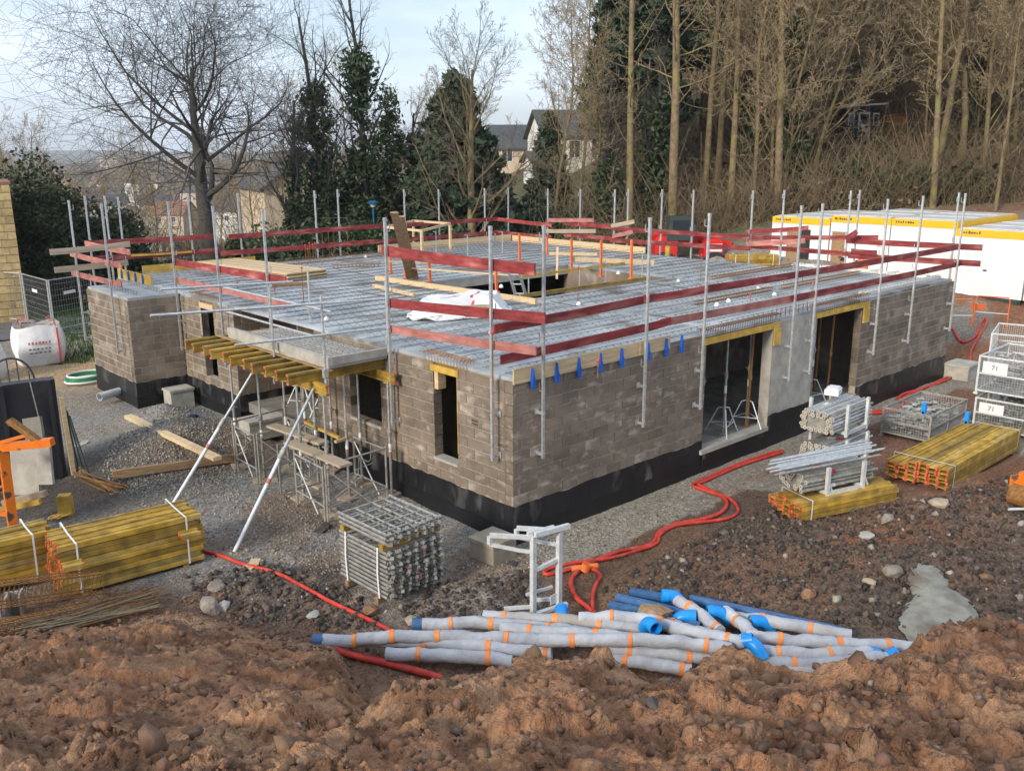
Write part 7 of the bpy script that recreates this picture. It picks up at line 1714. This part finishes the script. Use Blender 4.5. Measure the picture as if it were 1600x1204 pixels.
for i in range(46):
    t = g.uniform(50, 85); px = g.uniform(430, 760) if i < 8 else g.uniform(-60, 430); t = t if i < 8 else g.uniform(58, 130)
    plant('valley_tree', PROT[int(g.integers(6))], gpt(px, t, -.5), g.uniform(0, 6.28), g.uniform(.45, .7), 'bare tree beyond the left of the site', 'bare trees beyond the site')
# undergrowth: brambles, twigs and dead leaves on the slope
M_brush = mat('bramble_stems', (.14, .105, .062), (.26, .195, .12), .6, .95)
def brush(name, n, px0, px1, t0, t1, h, seed, m_, thin=.010, leaf=None):
    g = np.random.default_rng(seed); t = t0 + (t1 - t0) * g.random(n) ** 1.2; px = g.uniform(px0, px1, n); s = (px - 800) / F_PX * t; x, y = st(s, t); z = gz_full(x, y)
    d = np.clip(g.normal(0, .7 if h < 3 else .4, (n, 3)), -1, 1); d[:, 2] = np.abs(g.normal(1, .4, n)); L = (h * g.uniform(.4, 1.3, n))[:, None]; p0 = np.stack([x, y, z - .1], 1); p1 = p0 + d * L * .5; p2 = p1 + (d + g.normal(0, .35, (n, 3))) * L * .4; p3 = p2 + (d * (1, 1, -.1) + g.normal(0, .4, (n, 3))) * L * .35
    br = [(np.stack([p0, p1, p2, p3], 1), np.tile((thin * 1.6, thin, thin * .7, thin * .4), (n, 1)))]
    cut = ~((px > 1275) & (px < 1415) & (t < 58.5) & (t > 50)) & ~((px < 1130) & (t > 50) & (g.random(n) < .7)); br = [(br[0][0][cut], br[0][1][cut])]
    V, F = tubes_batch(br, 3); o = link(name, big_mesh(name, V, F, m_)); o['kind'] = 'stuff'; return o
brush('undergrowth', 13000, 930, 1720, 44, 66, 2.2, 401, M_brush, .014); brush('undergrowth', 9000, 960, 1750, 60, 110, 3.0, 402, M_brush, .018); brush('undergrowth', 9000, 1000, 1740, 56, 105, 3.8, 405, M_brush, .018); brush('undergrowth', 2600, 420, 960, 44, 56, 2.0, 403, M_twig, .012); brush('undergrowth', 2500, -60, 420, 46, 80, 2.0, 404, M_twigd, .014)
def litter(name, n, px0, px1, t0, t1, seed, m_, size, hmax):
    g = np.random.default_rng(seed); t = t0 + (t1 - t0) * g.random(n) ** 1.2; px = g.uniform(px0, px1, n); s = (px - 800) / F_PX * t; x, y = st(s, t); z = gz_full(x, y) + g.random(n) ** 2 * hmax; keep = fbm(x * .25, y * .25, 3, seed) > .5; P = np.stack([x, y, z], 1)[keep]; V, F = leaf_cloud(P, size, seed); o = link(name, big_mesh(name, V, F, m_)); o['kind'] = 'stuff'
litter('ivy_undergrowth', 30000, 930, 1720, 44, 80, 411, M_shrub, .22, 1.8); litter('dead_leaves', 22000, 960, 1740, 44, 95, 412, M_dry, .16, 1.6); litter('ivy_undergrowth', 12000, 420, 960, 44, 54, 413, M_ivy, .16, 1.6)
# woods of the valley as one mass
g = np.random.default_rng(77); br = []
n = 3600; t = 190 + 1300 * g.random(n) ** 1.5; px = g.uniform(-80, 660, n); s = (px - 800) / F_PX * t; x, y = st(s, t); z = gz_full(x, y); PP = []
for i in range(n):
    hh = g.uniform(5, 11); c = np.array([x[i], y[i], z[i]]); k = 18; d = g.normal(0, 1, (k, 3)); d /= np.linalg.norm(d, axis=1, keepdims=True); PP.append(c + (0, 0, hh * .55) + d * (hh * .38, hh * .38, hh * .5) * g.random((k, 1)) ** .5)
M_vwood = mat('far_wood', (.15, .105, .05), (.26, .19, .10), .05, .95, detail=3)
V, F = leaf_cloud(np.concatenate(PP), 2.0, 78, 1.6); o = link('far_wood', big_mesh('far_wood', V, F, M_vwood)); o['kind'] = 'stuff'
# grass on the verge
g = np.random.default_rng(78); q0, q1 = at(60, 495, 0), at(210, 470, 0); n = 9000; px = g.uniform(30, 230, n); t = g.uniform(28.5, 40, n); s = (px - 800) / F_PX * t; x, y = st(s, t); z = gz_full(x, y)
P = np.stack([x, y, z], 1); d = g.normal(0, .05, (n, 3)); d[:, 2] = g.uniform(.10, .22, n); w = g.normal(0, 1, (n, 3)) * (.012, .012, 0); V = np.stack([P - w, P + w, P + d], 1).reshape(-1, 3); o = link('grass', big_mesh('grass', V, np.arange(3 * n).reshape(-1, 3), M_grass)); o['kind'] = 'stuff'
# ================================================================== HAZE
hm = bpy.data.materials.new('thin_haze'); hm.use_nodes = True; hn = hm.node_tree; hn.nodes.clear()
ho = hn.nodes.new('ShaderNodeOutputMaterial'); hv = hn.nodes.new('ShaderNodeVolumePrincipled'); hv.inputs['Color'].default_value = (.86, .91, 1.0, 1); hv.inputs['Density'].default_value = .00026; hv.inputs['Anisotropy'].default_value = .2
hn.links.new(hv.outputs[0], ho.inputs['Volume'])
zlo = float(GZ.min()) - 3; zhi = max(75.0, float(GZ.max()) + 30)
hz = MB().ext(ax[0] - 5, ax[-1] + 5, ay[0] - 5, ay[-1] + 5, zlo, zhi).build('haze', hm); hz['kind'] = 'stuff'
